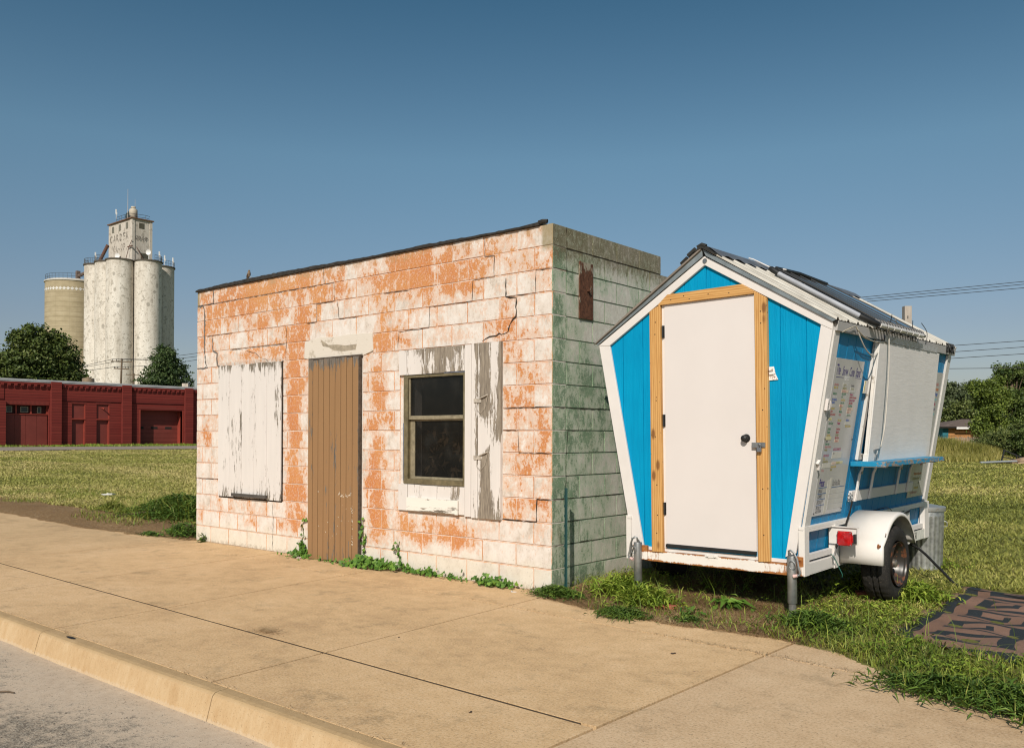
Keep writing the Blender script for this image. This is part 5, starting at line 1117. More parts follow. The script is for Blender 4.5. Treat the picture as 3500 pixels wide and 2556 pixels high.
mb = MB(); mb.lathe([(0, 5.3), (.22, 5.3), (.22, 5.88), (.40, 5.90), (.40, 6.28), (.38, 6.30), (0, 6.30)], 4, (XR-4, 37.6, 0)); mb.build('roof_vent', flat('rust streaked white vent', (.42, .36, .30), .6, .3, .2, var=.4, sc=3), GB)

# ================================================================ GRAIN ELEVATOR
k = N('weathered white concrete silo', .9, .2)
st = k.noise(.55, 7, .7, v=k.vec((1, 1, .14))); bl = k.noise(1.1, 7, .75); fi = k.noise(6, 4, .7); sp_ = k.voro(.42, v=k.vec((1, 1, .7)))
co = k.ramp(k.add(k.mul(st, .5), k.mul(bl, .5)), [(.36, (.36, .32, .27)), (.47, (.62, .57, .50)), (.58, (.76, .715, .65))])
co = k.mix(k.mul(k.step(k.add(bl, k.mul(fi, .3)), .66, .76), .7), co, (.25, .215, .165))
co = k.mix(k.mul(k.step(sp_, .17, .12), .55), co, (.20, .18, .15)); co = k.mix(k.mul(k.step(fi, .60, .68), .3), co, (.26, .22, .17))
rz_ = k.sep()[2]; co = k.mix(k.mul(k.step(k.add(k.mul(rz_, .1), k.noise(.7, 3)), 4.32, 4.5), .35), co, (.34, .29, .23))
k.col(co).bump(fi, .3, .05); M_SILO = k.m
M_STEELD = flat('dark railing steel', (.08, .085, .09), .6, .4, .4); M_ROOFD = flat('dark roof slab', (.10, .085, .07), .8)
GE = empty('grain_elevator', (0, 0, 0), 'tall white concrete grain elevator with a cluster of silos and a lettered headhouse', 'grain elevator')
bx0, by0, RB = -187.0, 85.4, 2.85
# near bin centre from the picture: stands on the corner of the block
CX, CY = -184.7, 86.6
BINS = [(-185.67, 85.34), (-182.33, 90.14), (-186.33, 95.28), (-190.17, 84.94), (-195.42, 84.95), (-196, 90.6), (-192.5, 96.0)]
if 1:
    for b_ in BINS:
        c = (*b_, 0); mb = MB(); mb.lathe([(RB, .2), (RB, 39.75)], 56, c); mb.build('silo', M_SILO, GE, smooth=True)
        mb = MB(); mb.lathe([(RB, 39.75), (RB+.22, 39.76), (RB+.22, 40.02), (0, 40.05)], 40, c); mb.build('silo_cap', M_ROOFD, GE)
mb = MB(); mb.box(-195, -186, 86, 94.5, .2, 39.9); mb.build('infill', M_SILO, GE)
# headhouse
HX0, HX1, HY0, HY1, HZ0, HZ1 = -197.0, -185.9, 88.2, 92.8, 39.9, 49.95
mb = MB(); mb.box(HX0, HX1, HY0, HY1, HZ0, HZ1)
for a in (HX0+.002, HX0+3.3, HX0+7.2, HX1-.9): pass
mb.build('headhouse', M_SILO, GE)
mb = MB(); mb.box(HX1, HX1+.10, HY0-.08, HY0+.6, HZ0, HZ1-.01); mb.box(HX1, HX1+.10, HY1-.6, HY1+.05, HZ0, HZ1-.01); mb.box(HX1-1.0, HX1-.001, HY0-.08, HY0-.001, HZ0, HZ1-.01); mb.box(HX0-.05, HX0+.8, HY0-.08, HY0-.001, HZ0, HZ1-.01); mb.build('headhouse_pier', M_SILO, GE)
mb = MB(); mb.box(HX0-.35, HX1+.35, HY0-.35, HY1+.35, HZ1, HZ1+.22); mb.build('headhouse_roof', flat('rusty roof slab', (.17, .095, .06), .85, var=.4, sc=.6), GE)
M_LOUV = flat('grey louvre', (.13, .12, .09), .7)
for x0, x1, z0, z1 in ((-195.54, -194.52, 47.92, 49.40-.3), (-192.26, -191.27, 47.98, 49.44), (-188.89, -187.82, 47.97, 49.43)):
    mb = MB(); mb.box(x0, x1, HY0-.05, HY0-.01, z0, z1)
    for i in range(6): z = z0+.1+i*.23; mb.box(x0+.08, x1-.08, HY0-.10, HY0-.051, z, z+.13)
    mb.build('louvre', flat('light grey louvre', (.24, .23, .19), .7), GE)
for y0, y1, z0, z1 in ((89.73, 90.95, 47.97, 49.2), (90.16, 92.07, 41.1, 42.5)):
    mb = MB(); mb.box(HX1+.01, HX1+.05, y0, y1, z0, z1)
    for i in range(5): z = z0+.12+i*.24; mb.box(HX1+.051, HX1+.10, y0+.06, y1-.06, z, z+.12)
    mb.build('louvre', M_LOUV, GE)
def wtext(s, size, f, width, mat, name, bold=.0):
    vs, fs = text_mesh(s, size, bold, 0, width, 1.0); mb = MB(); mb.add([f(a, b) for a, b in vs], fs); return mb.build(name, mat, GE)
k = N('faded black lettering', .9); fd = k.noise(1.9, 5, .75); k.b.inputs['Alpha'].default_value = 1; k.col((.16, .14, .12)); k.put(k.b.inputs['Alpha'], k.mul(k.step(fd, .42, .56), .8)); M_FADE = k.m
k = N('black lettering', .9); fd = k.noise(2.5, 5, .75); k.col((.10, .085, .075)); k.put(k.b.inputs['Alpha'], k.step(fd, .30, .48)); M_LET = k.m
def spread(s, x0, x1, z0, h, fn, mat, name):
    mb = MB(); n = len(s); 
    for i, ch in enumerate(s):
        vs, fs = text_mesh(ch, 1.0, .012, 0, 1, 1); wv = max(v[0] for v in vs)-min(v[0] for v in vs); mn = min(v[0] for v in vs)
        cw = (x1-x0)/n; mb.add([fn(x0+cw*i+(a-mn)/max(wv, .1)*cw*(.68 if ch != '-' else .4), z0+b/.73*h) for a, b in vs], fs)
    return mb.build(name, mat, GE)
spread('CARDER', -196.3, -187.0, 45.65, 1.75, lambda a, b: (a, HY0-.12, b), M_FADE, 'lettering')
spread('CO-OP', -194.6, -188.7, 43.35, 1.6, lambda a, b: (a, HY0-.12, b), M_FADE, 'lettering')
spread('COOP', 88.85, 91.95, 45.30, .95, lambda a, b: (HX1+.14, a, b), M_LET, 'lettering')
def railing(path, zt, z0, name='railing', par=None, r=.035, st=1.2):
    mb = MB(); P = [Vector((*p, 0)) for p in path]
    for h in (.5, 1.0):
        mb.tube([(p.x, p.y, z0+h*(zt-z0)) for p in P], r, 4)
    acc = 0
    for p, q in zip(P, P[1:]):
        L = (q-p).length; n = max(1, int(L/st))
        for i in range(n): c = p.lerp(q, i/n); mb.tube([(c.x, c.y, z0), (c.x, c.y, zt)], r*.9, 4)
    return mb.build(name, M_STEELD, par or GE)
arc = lambda cx, cy, r, a0, a1, n=14: [(cx+r*math.cos(R_(a0+(a1-a0)*i/n)), cy+r*math.sin(R_(a0+(a1-a0)*i/n))) for i in range(n+1)]
railing(arc(-195.42, 84.95, RB, 200, 320), 41.2, 40.0); railing(arc(-190.17, 84.94, RB, 200, 320), 41.2, 40.0)
railing(arc(-182.33, 90.14, RB, 0, 90), 41.2, 40.0); railing(arc(-186.33, 95.28, RB, -60, 90), 41.2, 40.0)
railing([(HX0+3.6, HY0), (HX1-1.4, HY0), (HX1-.6, HY1-1.2), (HX1-1, HY1)], 51.3, 50.1, r=.045)
mb = MB(); mb.tube([(-190.3, 89.3, 50.1), (-190.3, 89.3, 57.5)], [.09, .035], 6); mb.build('antenna', flat('pale antenna', (.45, .40, .36), .6), GE)
mb = MB(); mb.tube([(-188.3, 90.0, 50.1), (-188.3, 90, 55)], [.06, .025], 5); mb.build('antenna', flat('pale antenna', (.45, .40, .36), .6), GE)
mb = MB(); mb.lathe([(0, 0), (1.05, 0), (1.35, .35), (1.42, .9), (1.42, 1.5), (1.0, 1.62), (0, 1.66)], 20)
for i in range(len(mb.v)): x, y, z = mb.v[i]; mb.v[i] = (z-192.2, 90.6+x*.85, 51.5+y)
mb.build('drive_housing', flat('dark green housing', (.045, .075, .075), .5, .4, .3), GE, smooth=True)
mb = MB(); mb.lathe([(.55, 50.1), (.6, 51.1), (.9, 51.5), (.9, 52.5), (.8, 52.75), (.45, 52.8), (.42, 53.0), (.55, 53.05), (.5, 53.35), (0, 53.4)], 18, (-188.9, 89.9, 0)); mb.build('vent_cyclone', flat('cream vent', (.50, .44, .35), .6), GE, smooth=True)
M_DISH = flat('white dish', (.75, .74, .72), .5)
for x, y, z in ((-191.5, HY0-.6, 41.6), (-196.4, HY0-.4, 41.2), (HX1+4.0, 90.0, 41.5)):
    mb = MB(); mb.lathe([(0, 0), (.35, .04), (.55, .16), (.60, .2), (.35, .08), (0, .05)], 16); rot = Matrix.Rotation(R_(90), 3, 'X') @ Matrix.Rotation(0, 3, 'Y')
    mb.v = [tuple(Matrix.Rotation(R_(35), 3, 'Z') @ (rot @ Vector(v))+Vector((x, y, z+.5))) for v in mb.v]; mb.tube([(x, y, 40.1), (x, y, z+.5)], .06, 5); mb.build('dish', M_DISH, GE, smooth=True)
for x, y, z in ((-192.4, 83.0, 40.1), (-180.4, 91.7, 40.1), (-183.5, 94.6, 40.1), (-184.6, 97.2, 40.1), (HX0+3.4, HY0, 51)):
    mb = MB(); mb.tube([(x, y, z), (x, y, z+2.2)], .05, 5); mb.box(x-.11, x+.11, y-.11, y+.11, z+1.1, z+2.2); mb.box(x+.2, x+.35, y-.1, y+.1, z+.9, z+1.4); mb.build('antenna', M_DISH, GE)
mb = MB(); mb.tube([(HX0, HY0-.3, 45.4), (HX0-1.3, HY0-1.1, 42.6), (HX0-2.6, HY0-2, 40)], .38, 10); mb.build('spout', flat('rusty brown spout', (.12, .06, .04), .7, var=.3), GE, smooth=True)
mb = MB(); mb.tube([(HX1-1.7, HY0-.8, 40.1), (HX1-.4, HY0-.5, 43.6), (HX1+.3, HY0-.2, 45)], .07, 5); mb.tube([(HX1+.9, HY0+2.6, 40.1), (HX1+.4, HY0+.8, 43.6)], .08, 5); mb.box(HX1-1.3, HX1+.9, HY0-.5, HY0-.3, 43.5, 43.7); mb.build('hoist_frame', flat('rusty brown spout', (.12, .06, .04), .7), GE)
mb = MB(); mb.box(-191.4, -188.6, HY0-1.6, HY0-.4, 40.05, 40.8); mb.box(-190.8, -190.0, HY0-1.7, HY0-.8, 40.8, 41.3); mb.build('roof_equipment', flat('roof equipment', (.12, .09, .06), .8, var=.5, sc=1), GE)
# storage silo of tan staves
k = N('tan stave silo', .9, .2); z_ = k.sep()[2]; b_ = k.math('FRACT', k.math('DIVIDE', z_, 1.14)); v_ = k.noise(.5, 5, .6, v=k.vec((1, 1, 1.6))); rb_ = k.noise(.9, 1, .5, v=k.vec((0, 0, 1)))
an = k.math('FRACT', k.mul(k.math('ARCTAN2', k.sep(k.vec((1, 1, 1), (206.66, -84.24, 0)))[1], k.sep(k.vec((1, 1, 1), (206.66, -84.24, 0)))[0]), 3.8))
co = k.ramp(k.add(k.mul(v_, .6), k.mul(rb_, .4)), [(.34, (.33, .275, .175)), (.5, (.40, .335, .22)), (.66, (.46, .395, .27))])
co = k.mix(k.mul(k.step(b_, .10, .03), .55), co, (.18, .14, .09)); co = k.mix(k.mul(k.step(an, .05, .02), .3), co, (.2, .16, .1))
co = k.mix(k.mul(k.step(b_, .80, .99), .25), co, (.24, .19, .12))
k.col(co); M_STAVE = k.m
SX, SY, SR = -206.66, 84.24, 5.9
SS = empty('storage_silo', (0, 0, 0), 'shorter tan round storage silo with a row of white diamonds below the rim', 'silo')
mb = MB(); mb.lathe([(SR, .2), (SR, 37.0)], 80, (SX, SY, 0)); mb.build('wall', M_STAVE, SS, smooth=True)
mb = MB(); mb.lathe([(SR, 36.85), (SR+.2, 36.9), (SR+.2, 37.15), (SR-.3, 37.4), (0, 38.2)], 80, (SX, SY, 0)); mb.build('roof', flat('pale rim', (.55, .52, .47), .8), SS, smooth=True)
mb = MB()
for i in range(44):
    t = 2*math.pi*i/44; d_ = 2*math.pi/44*.5; r = SR+.04
    mb.add([(SX+r*math.cos(t+a*d_), SY+r*math.sin(t+a*d_), 35.0+b*.40) for a, b in ((-1, 0), (0, -1), (1, 0), (0, 1))], [(0, 1, 2, 3)])
mb.build('diamond_band', flat('white diamonds', (.62, .60, .56), .85, var=.2, sc=2), SS)
railing(arc(SX, SY, SR-.1, -170, 10, 20), 38.5, 37.3, 'railing', SS, st=2)
mb = MB(); mb.box(SX+3.6, SX+4.4, SY-1, SY-.2, 37.4, 39.4); mb.tube([(SX+4, SY-.6, 38.2), (-195, 85, 39.6)], .4, 8); mb.build('conveyor', flat('brown conveyor', (.15, .11, .09), .7), SS)

# ================================================================ POLES AND WIRES
M_POLE = flat('weathered pole', (.16, .12, .085), .9, .1, var=.35, sc=4)
def pole(loc, h, lean, arms, label):
    o = empty('utility_pole', loc, label, 'utility pole', 'utility poles beyond the garage'); mb = MB(); mb.tube([(0, 0, 0), (lean, lean*.8, h)], [.17, .11], 8); mb.build('pole', M_POLE, o, smooth=True)
    for z, L in arms:
        mb = MB(); mb.bar((lean*z/h-.62*L, lean*.8*z/h-.78*L, z), (lean*z/h+.62*L, lean*.8*z/h+.78*L, z-.05), .10, .13); mb.build('crossarm', M_POLE, o)
        mb = MB()
        for t in (-.9, -.5, .5, .9): mb.tube([(lean*z/h+.62*L*t, lean*.8*z/h+.78*L*t, z+.06), (lean*z/h+.62*L*t, lean*.8*z/h+.78*L*t, z+.26)], .045, 5)
        mb.build('insulators', M_STEELD, o)
    return o
pole((-104.3, 46.2, .3), 10.7, .3, ((10.35, 1.25), (9.45, .9)), 'nearer tall leaning utility pole with two crossarms before the silos')
pole((-151.6, 71.6, .3), 12.4, .1, ((12.1, 1.4), (9.6, 1.1)), 'farther utility pole, right of the taller one, against the silos')
M_LINE = flat('dark wire', (.05, .05, .055), .7)
def span(a, b, sag, r, label, grp, lab=None):
    mb = MB(); a, b = Vector(a), Vector(b); mb.tube([a.lerp(b, i/24)-Vector((0, 0, sag*4*(i/24)*(1-i/24))) for i in range(25)], r, 4)
    return tag(mb.build('power_line', M_LINE), label, 'power line', grp)
L1 = 'thin power lines strung from the poles by the silos'
for i, (dy, z) in enumerate(((-.95, 10.95), (.55, 10.93), (-.6, 9.98))):
    span((-104.1+dy*.62, 46.4+dy*.78, z), (-96.3-i*.2, 53.0, 11.85-i*.42), .25, .028, 'one of the thin power lines from the near silo pole to the right', L1)
    span((-104.1+dy*.62, 46.4+dy*.78, z), (-122, 33, 7.2+i*.5), .3, .028, 'one of the thin power lines from the near silo pole to the left', L1)
for i, (dy, z) in enumerate(((-.95, 10.95), (.55, 10.93), (-.6, 9.98))):
    span((-96.3-i*.2, 53.0, 11.85-i*.42), (-60, 82, 13-i*.4), .4, .028, 'one of the thin power lines crossing the sky behind the block building', 'power lines behind the block building')
L2 = 'power lines crossing the sky at right'
RW = [((-15.37, 55.42, 11.02), (-6.86, 62.56, 12.14)), ((-15.37, 55.42, 10.86), (-6.86, 62.56, 11.95)), ((-15.37, 55.42, 10.70), (-6.86, 62.56, 11.70)),
      ((-10.44, 59.6, 7.72), (-6.87, 62.59, 8.05)), ((-10.6, 59.45, 7.27), (-6.87, 62.59, 7.62)), ((-10.75, 59.3, 6.81), (-6.87, 62.6, 7.15)), ((-10.82, 59.29, 6.11), (-6.88, 62.6, 6.18))]
LB = ['uppermost of the three close power lines above the trailer roof', 'middle of the three close power lines above the trailer roof', 'lowest of the three close power lines above the trailer roof',
      'highest of the four spaced power lines above the right trees', 'second of the four spaced power lines above the right trees', 'third of the four spaced power lines above the right trees', 'lowest flat power line crossing in front of the right treetops']
for (a, b), l in zip(RW, LB):
    a, b = Vector(a), Vector(b); d = b-a; t0, t1 = -2.2, 2.2
    if a.x > -12: t0, t1 = -7, 5
    span(a+d*t0, b+d*t1, 0, .020, l, L2)

# ================================================================ TREES AND PLANTS
def leafmat(name, a, b, c, tr=.25):
    k = N(name, .55, .35); t = k.attr('tint'); k.col(k.ramp(t, [(.05, a), (.5, b), (.95, c)]))
    k.b.inputs['Transmission Weight'].default_value = 0
    tl_ = k.n("BsdfTranslucent"); mx = k.n("MixShader"); mx.inputs[0].default_value = tr
    lt_ = k.ramp(t, [(.05, tuple(x*1.1 for x in a)), (.95, tuple(min(1, x*1.35) for x in c))]); k.put(tl_.inputs[0], lt_)
    k.t.links.new(k.b.outputs[0], mx.inputs[1]); k.t.links.new(tl_.outputs[0], mx.inputs[2]); k.t.links.new(mx.outputs[0], k.t.nodes['Material Output'].inputs[0]); return k.m
M_BARK = flat('bark', (.13, .095, .065), .95, .1, var=.4, sc=8)
def crown(name, blobs, n, size, mat, parent, seed=0, clump=.5, tint0=.5, upb=.2):
    g = np.random.default_rng(seed); B_ = np.array([[*c, *r] for c, r in blobs], float); vol = B_[:, 3]*B_[:, 4]*B_[:, 5]; nc = max(60, n//26)
    bi = g.choice(len(B_), nc, p=vol**.8/np.sum(vol**.8)); d = g.normal(size=(nc, 3)); d /= np.linalg.norm(d, axis=1)[:, None]; rad = g.random(nc)**.28
    C = B_[bi, :3]+d*B_[bi, 3:]*rad[:, None]*(.88+.24*g.random((nc, 1))); ct = np.clip(tint0+g.normal(0, .16, nc), 0, 1)
    ci = g.integers(0, nc, n); P = C[ci]+g.normal(0, clump, (n, 3))*np.array([1, 1, .7]); nv = g.normal(size=(n, 3)); nv[:, 2] += .5; nv += d[ci]*.6; nv /= np.linalg.norm(nv, axis=1)[:, None]
    u = np.cross(nv, g.normal(size=(n, 3))); u /= np.linalg.norm(u, axis=1)[:, None]; v = np.cross(nv, u); s = size*(.6+.8*g.random(n))[:, None]
    V = np.stack([P-u*s, P-v*s*.55+nv*s*.15, P+u*s, P+v*s*.55+nv*s*.15], 1).reshape(-1, 3); b = np.arange(n)*4
    Tt = np.concatenate([np.stack([b, b+1, b+2], 1), np.stack([b, b+2, b+3], 1)]); ti = np.repeat(np.clip(ct[ci]+g.normal(0, .14, n), 0, 1), 4)
    o = npmesh(name, V, Tt, mat, {'tint': ti}, parent); return o
def limbs(parent, base_h, blobs, r, seed=0):
    rr = random.Random(seed); mb = MB(); top = max(b[0][2] for b in blobs); cx = sum(b[0][0] for b in blobs)/len(blobs)*.3; cy = sum(b[0][1] for b in blobs)/len(blobs)*.3
    mb.tube([(0, 0, -.1), (r*.2, 0, base_h*.6), (cx*.5, cy*.5, base_h), (cx, cy, top)], [r*1.2, r*.95, r*.8, r*.2], 9)
    for c, ra in blobs:
        a = Vector((cx*.5, cy*.5, base_h*rr.uniform(.7, 1.1))); m = a.lerp(Vector(c), .5)+Vector((0, 0, -.2)); mb.tube([a, m, Vector(c)], [r*.45, r*.3, r*.1], 6)
        for q in range(3): e = Vector(c)+Vector([rr.uniform(-1, 1)*x*.8 for x in ra]); mb.tube([m, m.lerp(e, .6)+Vector((0, 0, .1)), e], [r*.18, r*.1, r*.04], 5)
    return mb.build('trunk', M_BARK, parent, smooth=True, auto=False)
M_MAPLE = leafmat('dark maple leaves', (.032, .055, .012), (.085, .12, .024), (.16, .18, .045), .1)
M_PEAR = leafmat('deep green pear leaves', (.022, .045, .014), (.05, .085, .022), (.10, .14, .04), .1)
M_OLIVE = leafmat('grey green leaves', (.05, .07, .032), (.095, .12, .052), (.16, .19, .09), .1)
M_ELM = leafmat('bright green leaves', (.045, .075, .012), (.115, .16, .024), (.21, .26, .05), .1)
M_ELM2 = leafmat('mid green leaves', (.03, .058, .012), (.08, .12, .024), (.16, .205, .05), .1)
M_BUSH = leafmat('brushy leaves', (.045, .068, .017), (.10, .13, .032), (.19, .21, .06), .1)
def tree(name, loc, label, grp, trunk_h, blobs, n, size, mat, r=.3, seed=0, clump=.45, cat='tree'):
    o = empty(name, loc, label, cat, grp); crown('crown', blobs, n, size, mat, o, seed, clump); limbs(o, trunk_h, blobs, r, seed); return o
tree('maple_tree', (-95.9, 33.6, .4), 'broad dark maple tree behind the garage, left of the silos', None, 3.0,
     [((0, .2, 9.2), (2.2, 2.6, 2.6)), ((.5, -2.6, 8.2), (2.0, 2.2, 2.4)), ((0, -.6, 11.0), (1.6, 2.2, 1.9)), ((.5, 2.2, 9.6), (1.5, 1.4, 2.2)), ((.3, 3.2, 7.2), (1.6, 1.6, 1.9)), ((0, -3.8, 6.6), (1.8, 2.0, 1.8)), ((0, 0, 6), (2.6, 4.2, 2.0)), ((.2, 4.2, 5.6), (1.5, 1.5, 1.4)), ((.3, 1.6, 11.3), (.8, .7, 1.2)), ((.2, -2.6, 11.2), (.7, .8, 1.0)), ((0, -4.9, 8.4), (.9, 1.0, 1.3))],
     34000, .17, M_MAPLE, .34, 1, .30)
tree('pear_tree', (-90.2, 44.9, .4), 'rounded dense green tree behind the garage, right of the silos', None, 2.5,
     [((0, 0, 8.0), (1.9, 2.3, 2.4)), ((.2, -.3, 9.6), (1.3, 1.4, 1.7)), ((0, -1.2, 6.6), (1.7, 1.9, 2.0)), ((0, 1.4, 6.9), (1.7, 1.8, 2.1)), ((0, 0, 5.4), (2.2, 3.0, 1.8)), ((.1, 0, 10.4), (.6, .7, .9))], 26000, .12, M_PEAR, .25, 2, .20)
# trees on the right, behind the lot
TG = 'trees beyond the lot on the right'
tree('far_tree', (-16.64, 85.79, 0), 'grey green hazy tree farthest back beside the trailer corner', TG, 2.0, [((0.19, -0.79, 5.14), (1.36, 1.22, 1.27)), ((-0.57, -0.53, 5.88), (0.71, 0.64, 0.71)), ((0.66, 1.43, 5.64), (0.62, 0.56, 0.85)), ((1.31, 0.6, 6.01), (0.45, 0.41, 0.74)), ((0.53, 0.87, 4.06), (1.41, 1.27, 1.13)), ((-0.61, -1.45, 3.74), (0.99, 0.89, 1.13)), ((1.48, 1.21, 4.9), (0.45, 0.41, 0.62))], 13000, 0.13, M_OLIVE, 0.2, 3, 0.22)
tree('far_tree', (-13.05, 77.05, 0), 'leafy tree hanging over the small house roof', TG, 2.0, [((0.17, -0.79, 3.74), (1.01, 0.91, 0.96)), ((-0.58, -0.5, 3.26), (0.66, 0.59, 0.56)), ((0.33, 1.17, 3.02), (0.76, 0.68, 0.81)), ((-0.97, -1.29, 3.62), (0.76, 0.68, 0.71)), ((-1.83, -1.09, 3.01), (0.61, 0.55, 0.56))], 10000, 0.12, M_BUSH, 0.15, 4, 0.22)
tree('far_tree', (-9.04, 62.13, 0), 'bright green tree right of the small house', TG, 2.0, [((0.09, -0.87, 4.51), (0.86, 0.78, 0.74)), ((-0.54, -0.49, 4.86), (0.49, 0.44, 0.41)), ((0.25, 1.09, 5.21), (0.49, 0.44, 0.41)), ((0.24, -0.28, 3.31), (0.86, 0.78, 0.82)), ((0.64, 0.97, 4.16), (0.62, 0.55, 0.7)), ((-0.23, -1.12, 2.18), (0.53, 0.48, 0.62)), ((0.4, 0.32, 2.19), (0.82, 0.74, 0.62))], 17000, 0.085, M_ELM, 0.16, 5, 0.16)
tree('far_tree', (-8.27, 65.39, 0), 'tallest spreading tree at the right edge of the lot', TG, 2.0, [((-0.17, -1.1, 5.99), (0.51, 0.46, 0.59)), ((-0.64, -0.58, 6.46), (0.21, 0.19, 0.38)), ((-0.13, 0.76, 5.56), (0.76, 0.69, 0.64)), ((0.57, -0.03, 6.12), (0.55, 0.5, 0.51)), ((0.92, 1.19, 5.54), (0.72, 0.65, 0.93)), ((0.31, -0.68, 4.21), (0.72, 0.65, 0.72)), ((0.9, 0.73, 4.03), (0.85, 0.76, 0.76)), ((1.51, 2.15, 4.92), (1.06, 0.95, 1.48)), ((0.48, -0.07, 2.75), (0.85, 0.76, 0.64)), ((1.24, 1.48, 2.76), (0.85, 0.76, 0.85))], 21000, 0.09, M_ELM2, 0.3, 6, 0.18)
for i, (x, y, s_, l, m_) in enumerate(((-5.5, 49.4, .85, 'large dark shrub at the right edge above the woodpile', M_BUSH), (-7.4, 55.6, .72, 'tangled shrub below the bright green tree', M_BUSH), (-3.6, 48.6, 1.0, 'shrub rising out of frame at right', M_ELM2), (-8.5, 50.9, .36, 'low shrub in front of the board fence', M_PEAR), (-11.2, 59.0, .50, 'little bush beside the trailer corner below the house eave', M_PEAR))):
    tree('shrub', (x, y, 0), l, 'shrubs at the back of the lot', .5, [((0, 0, 1.3*s_), (1.3*s_, 1.1*s_, 1.1*s_)), ((.8*s_, 0, 1.9*s_), (.8*s_, .8*s_, .7*s_)), ((-.9*s_, 0, 1.1*s_), (.9*s_, .8*s_, .8*s_)), ((.2*s_, 0, .5*s_), (1.6*s_, 1.0*s_, .5*s_))], 7000, .06, m_, .06, 20+i, .12, 'shrub')
# small house behind the trees
k = N('brown shingle roof', .9); k.col(k.ramp(k.noise(3, 5, .7), [(.3, (.10, .075, .062)), (.7, (.17, .13, .11))])); M_SHG = k.m
HO = empty('small_house', (0, 0, 0), 'small orange and teal house with a brown hip roof behind the weeds', 'house')
Hu = Vector((.766, .643, 0)); Hv = Vector((-.643, .766, 0)); H0 = Vector((-13.5, 67.5, 0))
hp_ = lambda a, b, z: tuple(H0+Hu*a+Hv*b+Vector((0, 0, z)))
mb = MB(); mb.add([hp_(.8, .5, 0), hp_(6.5, .5, 0), hp_(6.5, 5, 0), hp_(.8, 5, 0), hp_(.8, .5, 2.25), hp_(6.5, .5, 2.25), hp_(6.5, 5, 2.25), hp_(.8, 5, 2.25)], [(0, 1, 5, 4), (1, 2, 6, 5), (2, 3, 7, 6), (3, 0, 4, 7)])
mb.build('wall', flat('orange brick wall', (.42, .21, .085), .85, var=.2), HO)
mb = MB(); mb.add([hp_(.5, .45, 0), hp_(.95, .45, 0), hp_(.95, .45, 2.2), hp_(.5, .45, 2.2), hp_(.5, 3, 0), hp_(.5, 3, 2.2)], [(0, 1, 2, 3), (0, 3, 5, 4)]); mb.build('wall', flat('teal wall', (.03, .16, .20), .7), HO)
mb = MB(); mb.add([hp_(.0, 0, 2.2), hp_(7, 0, 2.2), hp_(7, 5.5, 2.2), hp_(.0, 5.5, 2.2), hp_(3.0, 2.4, 2.85), hp_(4.4, 2.4, 2.85)], [(0, 1, 5, 4), (1, 2, 5), (2, 3, 4, 5), (3, 0, 4), (0, 3, 2, 1)]); mb.build('roof', M_SHG, HO)
mb = MB(); mb.bar(hp_(0, -.02, 2.16), hp_(1.35, -.02, 2.16), .05, .12); mb.build('eave', M_DARK, HO)
mb = MB(); mb.bar(hp_(1.35, -.03, 2.10), hp_(4.2, -.03, 2.10), .06, .17); mb.build('fascia', M_DISH, HO)
mb = MB()
for i in range(16):
    a = Vector((-10.7+i*.105, 59.45+i*.088, 0)); h = 1.38+random.uniform(-.04, .04); mb.bar(a, a+Vector((0, 0, h)), .09, .02, up=(.6, -.8, 0))
    pass
mb.bar((-10.7, 59.5, .9), (-9.1, 60.85, .9), .03, .08); tag(mb.build('board_fence', flat('grey fence boards', (.27, .215, .16), .9, var=.4, sc=5)), 'weathered grey board fence seen below the small house', 'fence')
# pale stump-like rubble
k = N('pale broken concrete', .9); k.col(k.ramp(k.noise(5, 5, .7), [(.3, (.24, .19, .155)), (.7, (.52, .46, .40))])).bump(k.noise(9, 5), .8, .05)
def rock(mb, c, r, seed):
    g = random.Random(seed); bm = bmesh.new(); bmesh.ops.create_icosphere(bm, subdivisions=3, radius=1); off = [Vector((g.uniform(-1, 1), g.uniform(-1, 1), g.uniform(-1, 1))).normalized() for _ in range(9)]
    vs = []
    for v in bm.verts:
        p = v.co.copy()
        for o_ in off:
            dd = p.dot(o_)-.62
            if dd > 0: p -= o_*dd*.9
        vs.append((c[0]+p.x*r[0], c[1]+p.y*r[1], c[2]+p.z*r[2]))
    mb.add(vs, [tuple(v.index for v in f.verts) for f in bm.faces]); bm.free()
mb = MB(); rock(mb, (-7.62, 48.9, .75), (.22, .2, .38), 1); mb.tube([(-7.60, 48.9, 0), (-7.62, 48.9, .6)], .18, 8); rock(mb, (-7.30, 49.1, .52), (.19, .2, .27), 2); rock(mb, (-7.25, 49.2, .2), (.24, .2, .22), 3); rock(mb, (-7.1, 49.35, .33), (.12, .12, .18), 4)
tag(mb.build('concrete_rubble', k.m, smooth=False), 'pale broken stump of rubble standing in the tall grass', 'rubble')
